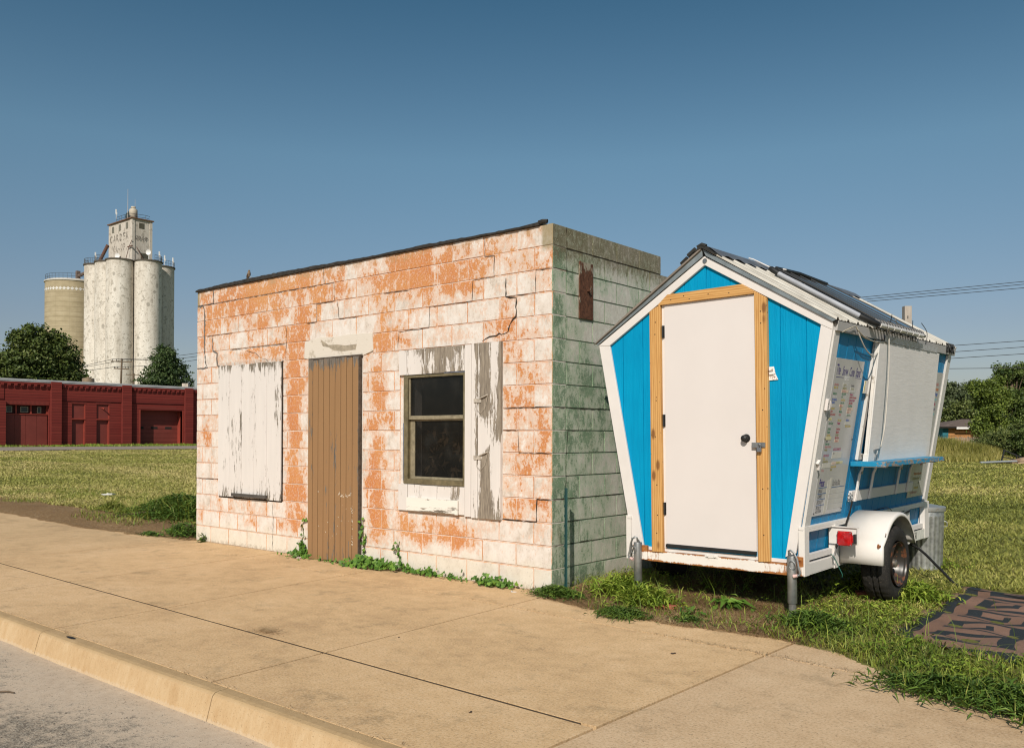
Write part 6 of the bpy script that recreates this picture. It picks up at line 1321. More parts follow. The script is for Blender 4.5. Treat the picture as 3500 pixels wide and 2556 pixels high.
# scrap heap
mb = MB(); mb.tube([(-5.52, 42.9, .10), (-4.55, 43.75, .16), (-4.1, 44.1, .18)], .055, 8); tag(mb.build('metal_pipe', flat('dull grey pipe', (.30, .32, .34), .5, .4, .4), smooth=True), 'long grey metal pipe lying on the lawn by the scrap', 'pipe')
k = N('rotten wood', .9); k.col(k.ramp(k.noise(7, 6, .7, v=k.vec((.4, .4, 1))), [(.3, (.14, .085, .055)), (.7, (.44, .32, .21))]))
for i, (a, b, r_, l) in enumerate((((-4.35, 44.0, .12), (-2.7, 45.4, .28), .16, 'thick broken log on top of the scrap heap'), ((-4.0, 43.7, .05), (-2.6, 44.9, .08), .09, 'thin log lying in front of the thick one'), ((-4.9, 43.6, .04), (-4.0, 44.4, .05), .07, 'rusty brown timber lying under the grey pipe'))):
    a, b = Vector(a), Vector(b); mb = MB(); mb.tube([a, a.lerp(b, .3)+Vector((0, 0, .05)), a.lerp(b, .6), b], [r_*.7, r_, r_*1.1, r_*.8], 8); tag(mb.build('log', k.m), l, 'log')
mb = MB(); mb.bar((-5.1, 45.6, 0), (-4.95, 45.7, .75), .06, .06); mb.bar((-4.95, 45.7, .70), (-4.1, 46.3, .25), .08, .06); mb.bar((-5.0, 45.6, .35), (-4.2, 46.2, .12), .05, .05); mb.bar((-4.5, 46, .5), (-4.4, 46.1, .1), .05, .05); tag(mb.build('scrap_frame', M_BLK), 'bent black metal frame standing behind the grey pipe', 'scrap')
# ================================================================ GRASS
def blades(name, P, h, wd, mat, lean=.5, seed=0, tint=None, segs=2, parent=None, flatten=None):
    g = np.random.default_rng(seed); n = len(P); a = g.random(n)*2*np.pi; ln = lean*(.3+g.random(n)); dx = np.cos(a)*ln; dy = np.sin(a)*ln
    b = a+np.pi/2+g.normal(0, .5, n); wx = np.cos(b)*wd/2; wy = np.sin(b)*wd/2; hz = h
    def pt(t, s): 
        x = P[:, 0]+dx*hz*t*t+wx*s; y = P[:, 1]+dy*hz*t*t+wy*s; z = P[:, 2]+hz*(t-.35*ln*t*t); return np.stack([x, y, z], 1)
    if segs == 2:
        V = np.stack([pt(0, -1), pt(0, 1), pt(.5, -.9), pt(.5, .9), pt(1, 0)], 1).reshape(-1, 3); q = np.arange(n)*5
        Tt = np.concatenate([np.stack([q, q+1, q+3], 1), np.stack([q, q+3, q+2], 1), np.stack([q+2, q+3, q+4], 1)]); k_ = 5
    else:
        V = np.stack([pt(0, -1), pt(0, 1), pt(1, 0)], 1).reshape(-1, 3); q = np.arange(n)*3; Tt = np.stack([q, q+1, q+2], 1); k_ = 3
    if tint is None: tint = np.clip(.5+g.normal(0, .22, n), 0, 1)
    return npmesh(name, V, Tt, mat, {'tint': np.repeat(tint, k_)}, parent)
def broadleaf(name, P, L, wd, mat, parent=None, seed=0, up=.5, tint=None):
    """pointed or rounded leaves, each a bent diamond of four triangles"""
    g = np.random.default_rng(seed); n = len(P); a = g.random(n)*6.283; e = up*(g.random(n)*1.2-.1); d = np.stack([np.cos(a)*np.cos(e), np.sin(a)*np.cos(e), np.sin(e)], 1)
    s = np.stack([-np.sin(a), np.cos(a), g.normal(0, .25, n)], 1); L = L*(.6+.8*g.random(n)); w_ = wd*(.6+.8*g.random(n)); nn = np.cross(d, s)
    V = np.stack([P, P+d*(L*.4)[:, None]+s*w_[:, None]+nn*(L*.08)[:, None], P+d*(L*.5)[:, None], P+d*(L*.4)[:, None]-s*w_[:, None]+nn*(L*.08)[:, None], P+d*L[:, None]-np.array([0, 0, 1])*(L*.25)[:, None]], 1).reshape(-1, 3)
    q = np.arange(n)*5; Tt = np.concatenate([np.stack([q, q+1, q+2], 1), np.stack([q, q+2, q+3], 1), np.stack([q+1, q+4, q+2], 1), np.stack([q+2, q+4, q+3], 1)])
    if tint is None: tint = np.clip(.5+g.normal(0, .2, n), 0, 1)
    return npmesh(name, V, Tt, mat, {'tint': np.repeat(tint, 5)}, parent)
M_GRASS = leafmat('grass blades', (.075, .115, .014), (.185, .23, .03), (.37, .37, .08), .12)
M_LAWN = leafmat('lawn blades', (.17, .19, .038), (.34, .335, .075), (.56, .46, .19), .12)
M_CRAB = leafmat('crabgrass leaves', (.09, .15, .015), (.20, .29, .03), (.42, .46, .08), .12)
M_STRAW = leafmat('dry straw', (.14, .08, .035), (.31, .20, .10), (.55, .41, .23), .12)
M_WEED = leafmat('dark weed leaves', (.035, .075, .012), (.085, .155, .022), (.17, .25, .04), .12)
M_IVY = leafmat('ivy leaves', (.035, .095, .012), (.085, .18, .022), (.17, .29, .04), .12)
M_TALL = leafmat('tall wild grass', (.13, .135, .025), (.26, .245, .055), (.42, .36, .12), .12)
g0 = np.random.default_rng(5)
def scatter(n, x0, x1, y0, y1, keep): 
    x = g0.uniform(x0, x1, n); y = g0.uniform(y0, y1, n); k_ = keep(x, y) > g0.random(n); x, y = x[k_], y[k_]; return np.stack([x, y, gz(x, y)], 1)
def inbuild(x, y): return (x > -5.84) & (x < 0) & (y > -.02) & (y < 6.4)
# lawn right of and behind the trailer
def wedge(n, r0, r1, a0, a1, keep, pw=1.6):
    """points seen from the street side, denser nearby"""
    r = r0*(r1/r0)**(g0.random(n)**(1/1.0)); a = R_(1)*g0.uniform(a0, a1, n); x = CAM.x+r*np.sin(a); y = CAM.y+r*np.cos(a)
    k_ = keep(x, y) > g0.random(n); x, y, r = x[k_], y[k_], r[k_]; return np.stack([x, y, gz(x, y)], 1), r
# brightness bands of the mown lawn: tint from noise
def ltint(x, y, s): return np.clip(.42+.42*(fbm(x, y, .35, 21)-.5)*2+g0.normal(0, .17, len(x))+s, 0, 1)
P, r = wedge(230000, 6.8, 75, -22, 4, lambda x, y: ((x > 1.1) | (y > 4.5))*(y > edge(x)+1.3)*~inbuild(x, y)*~((x > 2.78) & (x < 6) & (y < 2.45))*np.where((x < 2.4) & (y < 4), .3, 1))
h = np.where(r < 14, .030+.035*g0.random(len(r)), .04+.05*g0.random(len(r)))*(1+.5*vnoise(P[:, 0], P[:, 1], .5, 4)); wd = .0035+r*.0011
dark = np.where((P[:, 1] > 9) & (P[:, 1] < 16)*(fbm(P[:, 0], P[:, 1], .3, 8) > .3), -.22, .06)
L1_ = blades('grass', P, h*.9, wd*1.25, M_LAWN, 1.7, 1, ltint(P[:, 0], P[:, 1], dark), 1); tag(L1_, 'mown lawn stretching from the trailer back to the trees', 'grass', kind='stuff')
P, r = wedge(200000, 12, 95, -72, -57, lambda x, y: (x < -6)*(x > -52.3)*(y > edge(x)+.75+.8*fbm(x, y, .35, 9)))
h = (.035+.045*g0.random(len(r))); wd = .004+r*.0011; band = .35*(fbm(P[:, 0]*.25, P[:, 1]*1.0, .5, 31)-.5)*2
L2_ = blades('grass', P, h*.9, wd*1.2, M_LAWN, 1.4, 2, ltint(P[:, 0], P[:, 1], .26+band), 1); tag(L2_, 'mown yellow green field between the block building and the far street', 'grass', kind='stuff')
# long grass strip at the foot of the garage
x = np.full(9000, 0.)+g0.uniform(XR+.1, XR+2.0, 9000); y = g0.uniform(17, 41, 9000); k_ = (y > 23.6) | (x > XR+1.5); x, y = x[k_], y[k_]; P = np.stack([x, y, gz(x, y)], 1)
tag(blades('grass', P, .12+.25*g0.random(len(x))*(vnoise(x, y, 1.2, 3)), np.full(len(x), .07), M_CRAB, .5, 3, segs=1), 'long grass along the foot of the brick garage', 'grass', kind='stuff')
# tall wild grass at the back
t = g0.random(26000); s = g0.random(26000); x = -13.0+t*11.5; y = 44.2+(x+8)*.84+s*5.5+g0.normal(0, .15, 26000); hh = (.35+1.15*s)*(.5+.8*vnoise(x, y, .6, 6)); hh = np.where(x > -5.6, hh*.6, hh)
P = np.stack([x, y, gz(x, y)], 1); tag(blades('tall_grass', P, hh*1.0, np.full(len(x), .04), M_TALL, .35, 4, np.clip(.5+.5*(vnoise(x, y, .8, 8)-.5)+g0.normal(0, .2, len(x)), 0, 1), 2), 'tall yellow green wild grass at the back of the lot', 'grass', kind='stuff')
# ---- near verge
def verge(x, y):
    d = y-edge(x); a = np.zeros_like(x)
    a = np.where((x > 0) & (x < .95), .12+.5*(vnoise(x, y, 3.5, 19) > .62)+.3*(y > .35), a)                       # by the post and left jack
    a = np.where((x >= .75) & (x < 2.0), np.where((y > .15), .10, .14)+.25*(vnoise(x, y, 2.6, 2) > .70), a)   # bare straw under the door
    a = np.where((x >= 1.98), .40+.6*smooth((x-1.98)/.3), a)
    a = np.where((x > 2.82+.04*(2-y)) & (y > .02-.30*(x-2.8)) & (y < 2.45), .015, a)                                 # rug
    a = np.where((x > 1.2) & (x < 2.0) & (y > .5), .12, a)
    return np.where((d > .0) & ~((x > 2.82+.04*(2-y)) & (y > .02-.30*(x-2.8)) & (y < 2.45) & (g0.random(x.shape) < .85)), a*(.35+.9*vnoise(x, y, 2.2, 13)), 0)
P = scatter(60000, 0, 6.0, -1.45, 2.6, verge)
n = len(P); d = P[:, 1]-edge(P[:, 0]); hh = (.045+.085*g0.random(n)**1.5)*(1-.5*(d > 1.2)); P[:, 2] -= .004
tag(blades('grass', P, hh, .0045+.004*g0.random(n), M_GRASS, 1.1, 6, np.clip(.45+.35*(vnoise(P[:, 0], P[:, 1], 3, 5)-.5)*2+g0.normal(0, .22, n), 0, 1), 2), 'rough green verge grass between sidewalk and trailer', 'grass', kind='stuff')
P = scatter(26000, 0, 6.0, -1.5, 2.4, lambda x, y: verge(x, y)*np.where(x < .75, .7, 1)*(y-edge(x) < 1.5)*(vnoise(x, y, 4, 77) > .38))
n = len(P); P[:, 2] += .02+.05*g0.random(n)
tag(broadleaf('crabgrass', P, np.full(n, .062), np.full(n, .0065), M_CRAB, None, 7, .7, np.clip(.45+.45*(vnoise(P[:, 0], P[:, 1], 2.5, 15)-.5)*2+g0.normal(0, .2, n), 0, 1)), 'broad bladed yellow green crabgrass in the verge', 'grass', kind='stuff')
# taller seeded stems
P = scatter(900, .3, 6.0, -1.3, 2.3, lambda x, y: np.where((x > 2.85) & (y > .2), .03, .5)*(y > edge(x)+.02))
n = len(P); tag(blades('grass', P, .16+.16*g0.random(n), np.full(n, .0032), M_CRAB, .8, 8, segs=2), 'thin seeded grass stems rising from the verge', 'grass', kind='stuff')
# straw and thatch on the bare ground
def straw(x, y):
    d = y-edge(x); m = np.where((x > .1) & (x < 2.4) & (y < 2.2), 1, 0); l = np.where((x < -5.8), np.where(d < 1.3+1.2*fbm(x, y, .35, 9), 1, 0), 0); r_ = np.where(x >= 2.4, .25*(d < .25), 0); return np.where(d > -.05, m+l+r_, 0)
def flatstraw(name, P, L, wd, seed, lab):
    g = np.random.default_rng(seed); n = len(P); a = g.random(n)*6.283; L = L*(.4+g.random(n)); dz = g.random(n)*.35-.05; P = P.copy(); P[:, 2] += .003+.012*g.random(n)
    d = np.stack([np.cos(a), np.sin(a), dz], 1)*L[:, None]; s = np.stack([-np.sin(a), np.cos(a), np.zeros(n)], 1)*wd[:, None]
    V = np.stack([P-s, P+s, P+d], 1).reshape(-1, 3); q = np.arange(n)*3; o = npmesh(name, V, np.stack([q, q+1, q+2], 1), M_STRAW, {'tint': np.repeat(np.clip(.45+.4*(vnoise(P[:, 0], P[:, 1], 3, 3)-.5)*2+g.normal(0, .25, n), 0, 1), 3)}); return tag(o, lab, 'straw', kind='stuff')
P = scatter(70000, 0, 3.0, -.6, 2.4, straw); flatstraw('dry_straw', P, .055, np.full(len(P), .0016), 9, 'brown dead grass and straw under the trailer door')
P = scatter(60000, -17, -5.8, -.5, 3.4, straw); flatstraw('dry_straw', P, .07, .0022+.0*P[:, 0], 10, 'brown dead clippings along the left edge of the sidewalk')
P = scatter(16000, -17, -5.8, .1, 3.4, lambda x, y: .9*(fbm(x, y, .9, 41) > .50)*(y > edge(x)+.35)); n = len(P)
tag(blades('grass', P, .04+.06*g0.random(n), .007+.003*g0.random(n), M_GRASS, .9, 12, segs=2), 'patchy grass on the bare strip left of the block building', 'grass', kind='stuff')

# ---------------- single weeds and plants
def weed(name, loc, label, n, rx, ry, h, L, wd, mat, cat='weed', seed=0, wisps=0, up=.6, wmat=None, wh=None):
    z0 = float(gz(loc[0], loc[1])); g = np.random.default_rng(seed); P = g.normal(0, .5, (n, 3))*np.array([rx, ry, 0]); rr_ = np.exp(-(P[:, 0]/rx)**2-(P[:, 1]/ry)**2); P[:, 2] = h*rr_*g.random(n)
    o = broadleaf(name, P, np.full(n, L), np.full(n, wd), mat, None, seed, up); o.location = (loc[0], loc[1], z0+.005); tag(o, label, cat)
    if wisps:
        W_ = g.normal(0, .45, (wisps, 3))*np.array([rx, ry, 0]); w2 = blades('stems', W_, (wh or h*1.5)*(.6+.5*g.random(wisps)), np.full(wisps, wd*.5+.001), wmat or mat, .6, seed+1, segs=2); w2.parent = o
    return o
weed('weed_clump', (-8.55, 1.35), 'tall dark green weeds left of the block building', 5200, 1.15, .55, .36, .12, .012, M_WEED, seed=1, wisps=420, wh=.52, wmat=M_GRASS)
weed('weed_clump', (-10.6, 1.15), 'smaller green weed tuft farther left in the bare strip', 500, .35, .25, .16, .09, .009, M_GRASS, seed=2, wisps=80, wh=.2)
weed('weed_clump', (-9.3, .95), 'pale thin grass tuft in front of the tall weeds', 500, .6, .3, .12, .08, .006, M_GRASS, seed=31, wisps=160, wh=.2)
weed('weed_clump', (-6.35, .12), 'leafy weeds at the left corner of the block building', 900, .38, .22, .17, .05, .016, M_WEED, seed=3, wisps=40, wh=.25)
weed('weed_clump', (-6.8, -.12), 'low leafy runner creeping over the sidewalk at the left corner', 200, .22, .08, .05, .045, .016, M_WEED, seed=33)
weed('weed_clump', (-5.62, -.05), 'small upright weed against the left end of the wall', 110, .07, .04, .16, .05, .014, M_WEED, seed=4)
weed('weed_clump', (.13, -.10), 'low dark leafy mound at the foot of the green post', 1500, .24, .12, .085, .03, .012, M_WEED, seed=5, wisps=30, wh=.12)
weed('weed_clump', (.62, .16), 'bright yellow green grass tuft left of the left jack', 700, .24, .15, .13, .13, .007, M_CRAB, seed=6, wisps=140, wh=.17, up=.9)
weed('weed_clump', (.95, .0), 'bright grass tuft around the foot of the left jack', 900, .24, .16, .12, .11, .0065, M_CRAB, seed=7, wisps=120, wh=.16, up=.9)
weed('weed_clump', (1.0, -.42), 'dark grass spilling over the sidewalk before the left jack', 420, .20, .14, .045, .11, .004, M_WEED, seed=8, wisps=160, wh=.09, wmat=M_WEED, up=.3)
weed('weed_clump', (1.55, .28), 'flat broad leaved weed on the straw under the door', 26, .16, .09, .05, .17, .02, M_IVY, seed=9, up=.3)
weed('weed_clump', (1.42, -.13), 'small pointed leaved weed in front of the left brick', 28, .12, .06, .05, .09, .012, M_IVY, seed=10, up=.7)
weed('weed_clump', (1.50, -.30), 'low green tuft at the sidewalk edge below the door', 180, .13, .07, .04, .06, .006, M_WEED, seed=11, up=.4)
weed('weed_clump', (2.10, 1.55), 'grass growing against the front of the tyre', 420, .12, .10, .14, .11, .010, M_CRAB, seed=12, up=1.0)
weed('weed_clump', (2.52, 1.55), 'bright green weeds beside the tyre, next to the brick pieces', 900, .25, .28, .12, .10, .009, M_CRAB, seed=13, up=.9, wisps=60, wh=.16)
weed('weed_clump', (2.30, .02), 'dark grass tuft on the sidewalk corner by the right jack', 700, .22, .16, .10, .09, .006, M_WEED, seed=14, up=.7, wisps=70, wh=.14)
weed('weed_clump', (2.2, 3.55), 'light grass around the foot of the trash can', 300, .3, .2, .07, .07, .006, M_CRAB, seed=15, up=.9, wisps=40, wh=.14)
weed('weed_clump', (3.45, -1.02), 'dark grass clump flopping over the sidewalk at lower right', 1200, .36, .16, .08, .11, .005, M_WEED, seed=16, up=.6, wisps=200, wh=.15, wmat=M_GRASS)
weed('weed_clump', (4.0, -1.05), 'thick dark grass at the lower right corner of the picture', 2200, .5, .28, .11, .10, .006, M_WEED, seed=17, up=.8, wisps=260, wh=.18, wmat=M_GRASS)
# stemmed plants in the shade under the trailer
for i, (x, y, s_, l) in enumerate(((1.78, .85, .30, 'leafy stem in the shade behind the right jack'), (1.98, 1.15, .34, 'half withered climbing stem left of the tyre'), (1.15, .75, .30, 'branching stem in the shade behind the left jack'), (1.35, .9, .26, 'thin branching stem in the middle of the shade'))):
    g = random.Random(i+40); mb = MB(); P = []
    for q in range(5):
        a = g.uniform(0, 6.28); p = Vector((0, 0, 0)); pts = [p.copy()]
        for t in range(5): p += Vector((math.cos(a)*.035, math.sin(a)*.035, s_/5*g.uniform(.7, 1.1))); pts.append(p.copy()); P += [tuple(p+Vector((g.gauss(0, .02), g.gauss(0, .02), g.gauss(0, .01)))) for _ in range(3)]
        mb.tube(pts, [.003, .003, .0025, .002, .0015, .001], 4)
    o = mb.build('stemmed_plant', M_CRAB); o.location = (x, y, float(gz(x, y))); tag(o, l, 'plant', 'stemmed plants under the trailer'); lf = broadleaf('leaves', np.array(P), np.full(len(P), .05), np.full(len(P), .011), M_CRAB, None, i, .2); lf.parent = o
# ivy along the wall
def ivy(loc, label, runs, n, L=.035, seed=0):
    n = n if isinstance(n, list) else [n/len(runs)]*len(runs)
    g = np.random.default_rng(seed); P = []; o = bpy.data.objects.new('ivy', None); COL.objects.link(o); o.location = loc; tag(o, label, 'vine'); mb = MB()
    for ri, run in enumerate(runs):
        run = [Vector(p) for p in run]; tot = sum((b-a).length for a, b in zip(run, run[1:])); mb.tube(run, .003, 5)
        for a, b in zip(run, run[1:]):
            m = max(1, int(n[ri]*(b-a).length/tot))
            for _ in range(m): t = g.random(); c = a.lerp(b, t); wz = .02+.35*max(0, .12-c.z); P.append((c.x+g.normal(0, wz), c.y-abs(g.normal(0, .012+wz*.6)), max(.004, c.z+abs(g.normal(0, wz*.5)))))
    mb.build('stem', M_CRAB, o); P = np.array(P); m = len(P)
    # rounded leaves facing outwards
    a = g.normal(0, .5, m); e = g.normal(-.5, .4, m); ax = np.stack([np.cos(a), g.normal(0, .25, m), np.sin(a)], 1); ax /= np.linalg.norm(ax, axis=1)[:, None]; nr = np.stack([g.normal(0, .35, m), np.full(m, -.85), .55+g.normal(0, .3, m)], 1); ay = np.cross(nr, ax); ay /= np.linalg.norm(ay, axis=1)[:, None]
    s_ = L*(.5+.8*g.random(m))[:, None]/2; shp = [(0, -.7), (.75, -.75), (1.0, .1), (.45, .35), (0, 1.15), (-.45, .35), (-1.0, .1), (-.75, -.75)]
    V = np.concatenate([(P)[:, None, :]]+[(P+ax*s_*u_+ay*s_*v_)[:, None, :] for u_, v_ in shp], 1).reshape(-1, 3); q = np.arange(m)*9; Tt = np.concatenate([np.stack([q, q+1+i, q+1+(i+1) % 8], 1) for i in range(8)])
    lf = npmesh('leaves', V, Tt, M_IVY, {'tint': np.repeat(np.clip(.5+g.normal(0, .25, m), 0, 1), 9)}); lf.parent = o; return o
ivy((-3.47, -.01, 0), 'green vine climbing the wall left of the brown door', [[(0, -.01, 0), (-.05, 0, .05), (-.12, 0, .12), (-.06, 0, .25), (-.09, 0, .36), (-.02, 0, .42)], [(.0, -.02, .0), (-.14, -.02, .04), (-.2, -.03, .02)], [(.0, 0, 0), (-.05, 0, .1), (-.1, 0, .17)]], [16, 60, 60], .045, 1)
ivy((-2.50, -.01, 0), 'green vine creeping from the brown door along the wall base', [[(0, 0, 0), (.02, 0, .14), (.0, 0, .3), (-.01, 0, .46), (-.02, 0, .5)], [(-.1, -.05, .0), (.05, -.03, .03), (.3, -.05, .04), (.6, -.03, .04), (.85, -.02, .02), (1.1, -.02, .02)], [(-.05, -.05, .03), (.25, -.06, .06), (.5, -.03, .05)], [(-.12, -.1, .0), (.2, -.12, .02), (.45, -.08, .02)]], [34, 190, 170, 150], .045, 2)
ivy((-1.95, -.01, 0), 'small vine stem climbing under the left edge of the window', [[(0, 0, 0), (.02, 0, .1), (-.02, 0, .18), (.01, 0, .3)]], 22, .035, 3)
ivy((-1.35, -.01, 0), 'sparse ivy leaves on the wall base below the window', [[(-.2, -.02, .01), (.1, -.02, .015), (.35, -.03, .01)]], 60, .035, 4)
ivy((-.62, -.01, 0), 'low ivy patch on the wall base near the right corner', [[(-.22, -.03, .02), (0, -.03, .03), (.22, -.04, .01)], [(-.1, -.05, .01), (.1, -.05, .02)]], 190, .04, 5)
ivy((-3.0, -.06, 0), 'few ivy leaves on the sidewalk under the brown door', [[(-.7, -.08, .004), (-.2, -.02, .01), (.15, -.02, .01), (.4, -.03, .01)]], 46, .035, 6)

# ================================================================ SMALL THINGS
# green metal fence post
mb = MB(); mb.box(-.018, .018, -.003, .003, -.1, .925); mb.box(-.003, .003, .003, .022, -.1, .925)
for i in range(10): mb.box(-.006, .006, -.009, -.003, .08+i*.085, .10+i*.085)
o = mb.build('fence_post', flat('dark green post paint', (.004, .048, .045), .45, .4, var=.2, sc=20)); o.location = (.150, -.012, 0); o.rotation_euler = (0, R_(-1.2), R_(-50)); tag(o, 'dark green metal post standing at the corner of the green wall', 'post')
# grey wooden post behind the trailer
mb = MB(); mb.box(-.045, .045, -.045, .045, -.2, 3.10); mb.cur = 1; mb.box(-.012, .0, -.0455, -.045, 2.93, 2.97); k = N('weathered post wood', .85); k.col(k.ramp(k.noise(16, 5, .7, v=k.vec((1, 1, .1))), [(.3, (.26, .215, .18)), (.7, (.48, .42, .36))]))
o = mb.build('wooden_post', [k.m, M_BLK], bevel=.003); o.location = (1.23, 6.1, 0); o.rotation_euler = (0, 0, R_(38)); tag(o, 'weathered square wooden post top showing above the trailer roof', 'post')
# galvanised trash can
k = N('galvanised can', .38, .5, .75); sp_ = k.voro(26, out=0); f = k.noise(6, 5, .7); co = k.ramp(k.add(k.mul(sp_, .5), k.mul(f, .5)), [(.25, (.30, .31, .31)), (.6, (.50, .51, .50))]); k.col(co).bump(k.noise(9, 3), .35, .012); k.rough(k.add(.30, k.mul(f, .25))); M_CAN = k.m
TC = empty('trash_can', (2.13, 3.44, .03), 'dented galvanised metal trash can behind the trailer wheel', 'trash can'); n = 144; prof = [(.165, 0), (.172, .012), (.170, .03), (.173, .06), (.188, .54), (.192, .555), (.189, .565), (.193, .60), (.190, .61)]
mb = MB(); vs = []
for i in range(n):
    t = 2*math.pi*i/n
    for r, z in prof:
        e = .0035*(1 if math.sin(t*22) > 0 else -1)*(1 if .05 < z < .545 else 0); dn = -.014*math.exp(-((t-5.3)/.25)**2-((z-.35)/.12)**2)-.010*math.exp(-((t-5.7)/.2)**2-((z-.18)/.07)**2)
        vs.append(((r+e+dn)*math.cos(t), (r+e+dn)*math.sin(t), z))
m = len(prof); mb.add(vs, [(i*m+j, ((i+1) % n)*m+j, ((i+1) % n)*m+j+1, i*m+j+1) for i in range(n) for j in range(m-1)]); mb.build('can_body', M_CAN, TC, smooth=True)
k = N('lid with rust', .42, .5, .6); k.col(k.mix(k.step(k.add(k.noise(14, 6, .75), k.mul(k.step(k.sep()[0], .15, -.05), .08)), .60, .66), (.42, .43, .42), (.30, .13, .06)))
mb = MB(); mb.lathe([(.205, .60), (.207, .605), (.207, .638), (.200, .645), (.17, .648), (.10, .662), (0, .668)], 48); ld = mb.build('lid', k.m, TC, smooth=True)
mb = MB(); mb.tube([(-.05, 0, .665), (-.05, 0, .69), (.05, 0, .69), (.05, 0, .665)], .005, 6); mb.build('lid_handle', M_GALV, ld)
for s_ in (0, math.pi):
    mb = MB(); c, q = math.cos(s_+.15), math.sin(s_+.15); mb.tube([(.190*c, .190*q, .50), (.215*c, .215*q, .49), (.218*c, .218*q, .45), (.190*c, .190*q, .44)], .005, 6); mb.build('handle', M_GALV, TC, smooth=True)
# black cord over the grass
cp = [(1.75, 3.05, .40), (1.84, 2.95, .40), (2.2, 2.85, .33), (2.48, 2.62, .17), (2.66, 2.42, .07), (2.80, 2.26, .06), (2.95, 2.17, .065), (3.15, 2.08, .067), (3.5, 2.0, .066), (4.1, 1.9, .066), (4.8, 1.85, .06)]
P = [Vector(p) for p in cp]; out = []
for i in range(len(P)-1):
    a, b, c, d = P[max(i-1, 0)], P[i], P[i+1], P[min(i+2, len(P)-1)]
    for j in range(8): t = j/8; out.append(.5*((2*b)+(c-a)*t+(2*a-5*b+4*c-d)*t*t+(3*b-a-3*c+d)*t**3))
mb = MB(); mb.tube(out, .012, 8); tag(mb.build('extension_lead', M_BLK, smooth=True, auto=False), 'thick black power cord running from the trailer over the rug', 'cord')
# rug: woven plastic, brown meander on charcoal
RP = ["BBBBBBBBBBBBBBBBBBBBBBBBBBBB",]
def rugcell(i, j):
    """i across (0 = left edge), j up"""
    if i < 1: return 0
    if i == 1 or i == 2: return 1
    if i == 3: return 0
    if 4 <= i <= 15:
        a, b = i-4, j % 8            # one G shaped unit, 10 x 8
        rows = ["000000000000", "011111111110", "011000000110", "011000100110", "011111100110", "000000000110", "011111111110", "000000000000"]
        return int(rows[b][a])
    if i in (16, 17): return 0
    if i < 34: return 1
    return 0
k = N('woven brown plastic', .75, .2); f = k.noise(150, 2, .6); fd = k.noise(2.5, 4); k.col(k.mix(k.mul(k.step(k.noise(5, 5, .75), .56, .68), .5), k.ramp(k.add(k.mul(f, .5), k.mul(fd, .5)), [(.3, (.20, .112, .075)), (.7, (.31, .19, .14))]), (.10, .075, .055))).bump(k.wave(110, dist=.3, dir='Y'), .5, .003); M_RB = k.m
k = N('woven charcoal plastic', .7, .25); f = k.noise(130, 2, .6); k.col(k.mix(k.mul(k.step(k.noise(4, 5, .75, v=k.vec((1, 1, 1), (4, 2, 0))), .58, .70), .35), k.ramp(f, [(.3, (.022, .027, .030)), (.7, (.038, .045, .050))]), (.12, .09, .06))).bump(k.wave(110, dist=.3, dir='Y'), .5, .003); M_RD = k.m
mb = MB(); cw, chh = .050, .0585; ni, nj = 42, 44; sub = 2
def rpos(u, v):
    x = 2.76+u*cw; y = -.24+v*chh; w_ = .02*math.sin(v*.55+u*.12)+.012*math.sin(v*1.3+1); 
    if v < 9: x += (9-v)*.013; y += 0
    c = max(0, 1-u/9)*max(0, 1-v/6); x += c*.28; y += c*.10
    z = float(gz(x, y))+.014+.009*math.sin(v*.9+u*.35)+.008*math.sin(u*.8)*math.cos(v*.4)
    return (x+w_*.5, y-.035*u*cw+.010*math.sin(u*.9+v*.3), max(z, .022))
vs = [rpos(u/sub, v/sub) for v in range(nj*sub+1) for u in range(ni*sub+1)]; wn_ = ni*sub+1; fs = []; mi = []
for v in range(nj*sub):
    for u in range(ni*sub): fs.append((v*wn_+u, v*wn_+u+1, (v+1)*wn_+u+1, (v+1)*wn_+u)); mi.append(1 if rugcell(u//sub, (nj*sub-1-v)//sub) else 0)
mb.add(vs, fs); mb.mi = mi; o = mb.build('outdoor_rug', [M_RB, M_RD], smooth=True, auto=False); md = o.modifiers.new('s', 'SOLIDIFY'); md.thickness = .004
tag(o, 'brown and charcoal woven outdoor rug with a meander border on the grass', 'rug')
# bricks
k = N('old brick', .9); k.col(k.ramp(k.noise(12, 5, .7), [(.3, (.22, .06, .035)), (.7, (.40, .14, .085))])).bump(k.noise(40, 4), .6, .006); M_BRK = k.m
for i, (x, y, rz_, dims, l, cat) in enumerate(((2.24, 1.40, .5, (.20, .09, .05), 'red brick lying in the straw in front of the tyre', 'brick'), (2.47, 1.42, .1, (.08, .06, .035), 'broken brick piece beside the tyre in the grass', 'brick'), (1.14, -.03, .1, (.20, .08, .03), 'dull red brick half buried by the left jack', 'brick'), (2.39, 1.41, .4, (.07, .05, .03), 'small pale broken stone between the two brick pieces', 'stone'))):
    mb = MB(); mb.box(-dims[0]/2, dims[0]/2, -dims[1]/2, dims[1]/2, -.02, dims[2]); o = mb.build('brick' if cat == 'brick' else 'stone', M_BRK if cat == 'brick' else flat('pale stone', (.5, .44, .38), .9), bevel=.006); o.location = (x, y, float(gz(x, y))+.002); o.rotation_euler = (.05, -.04, rz_); tag(o, l, cat)
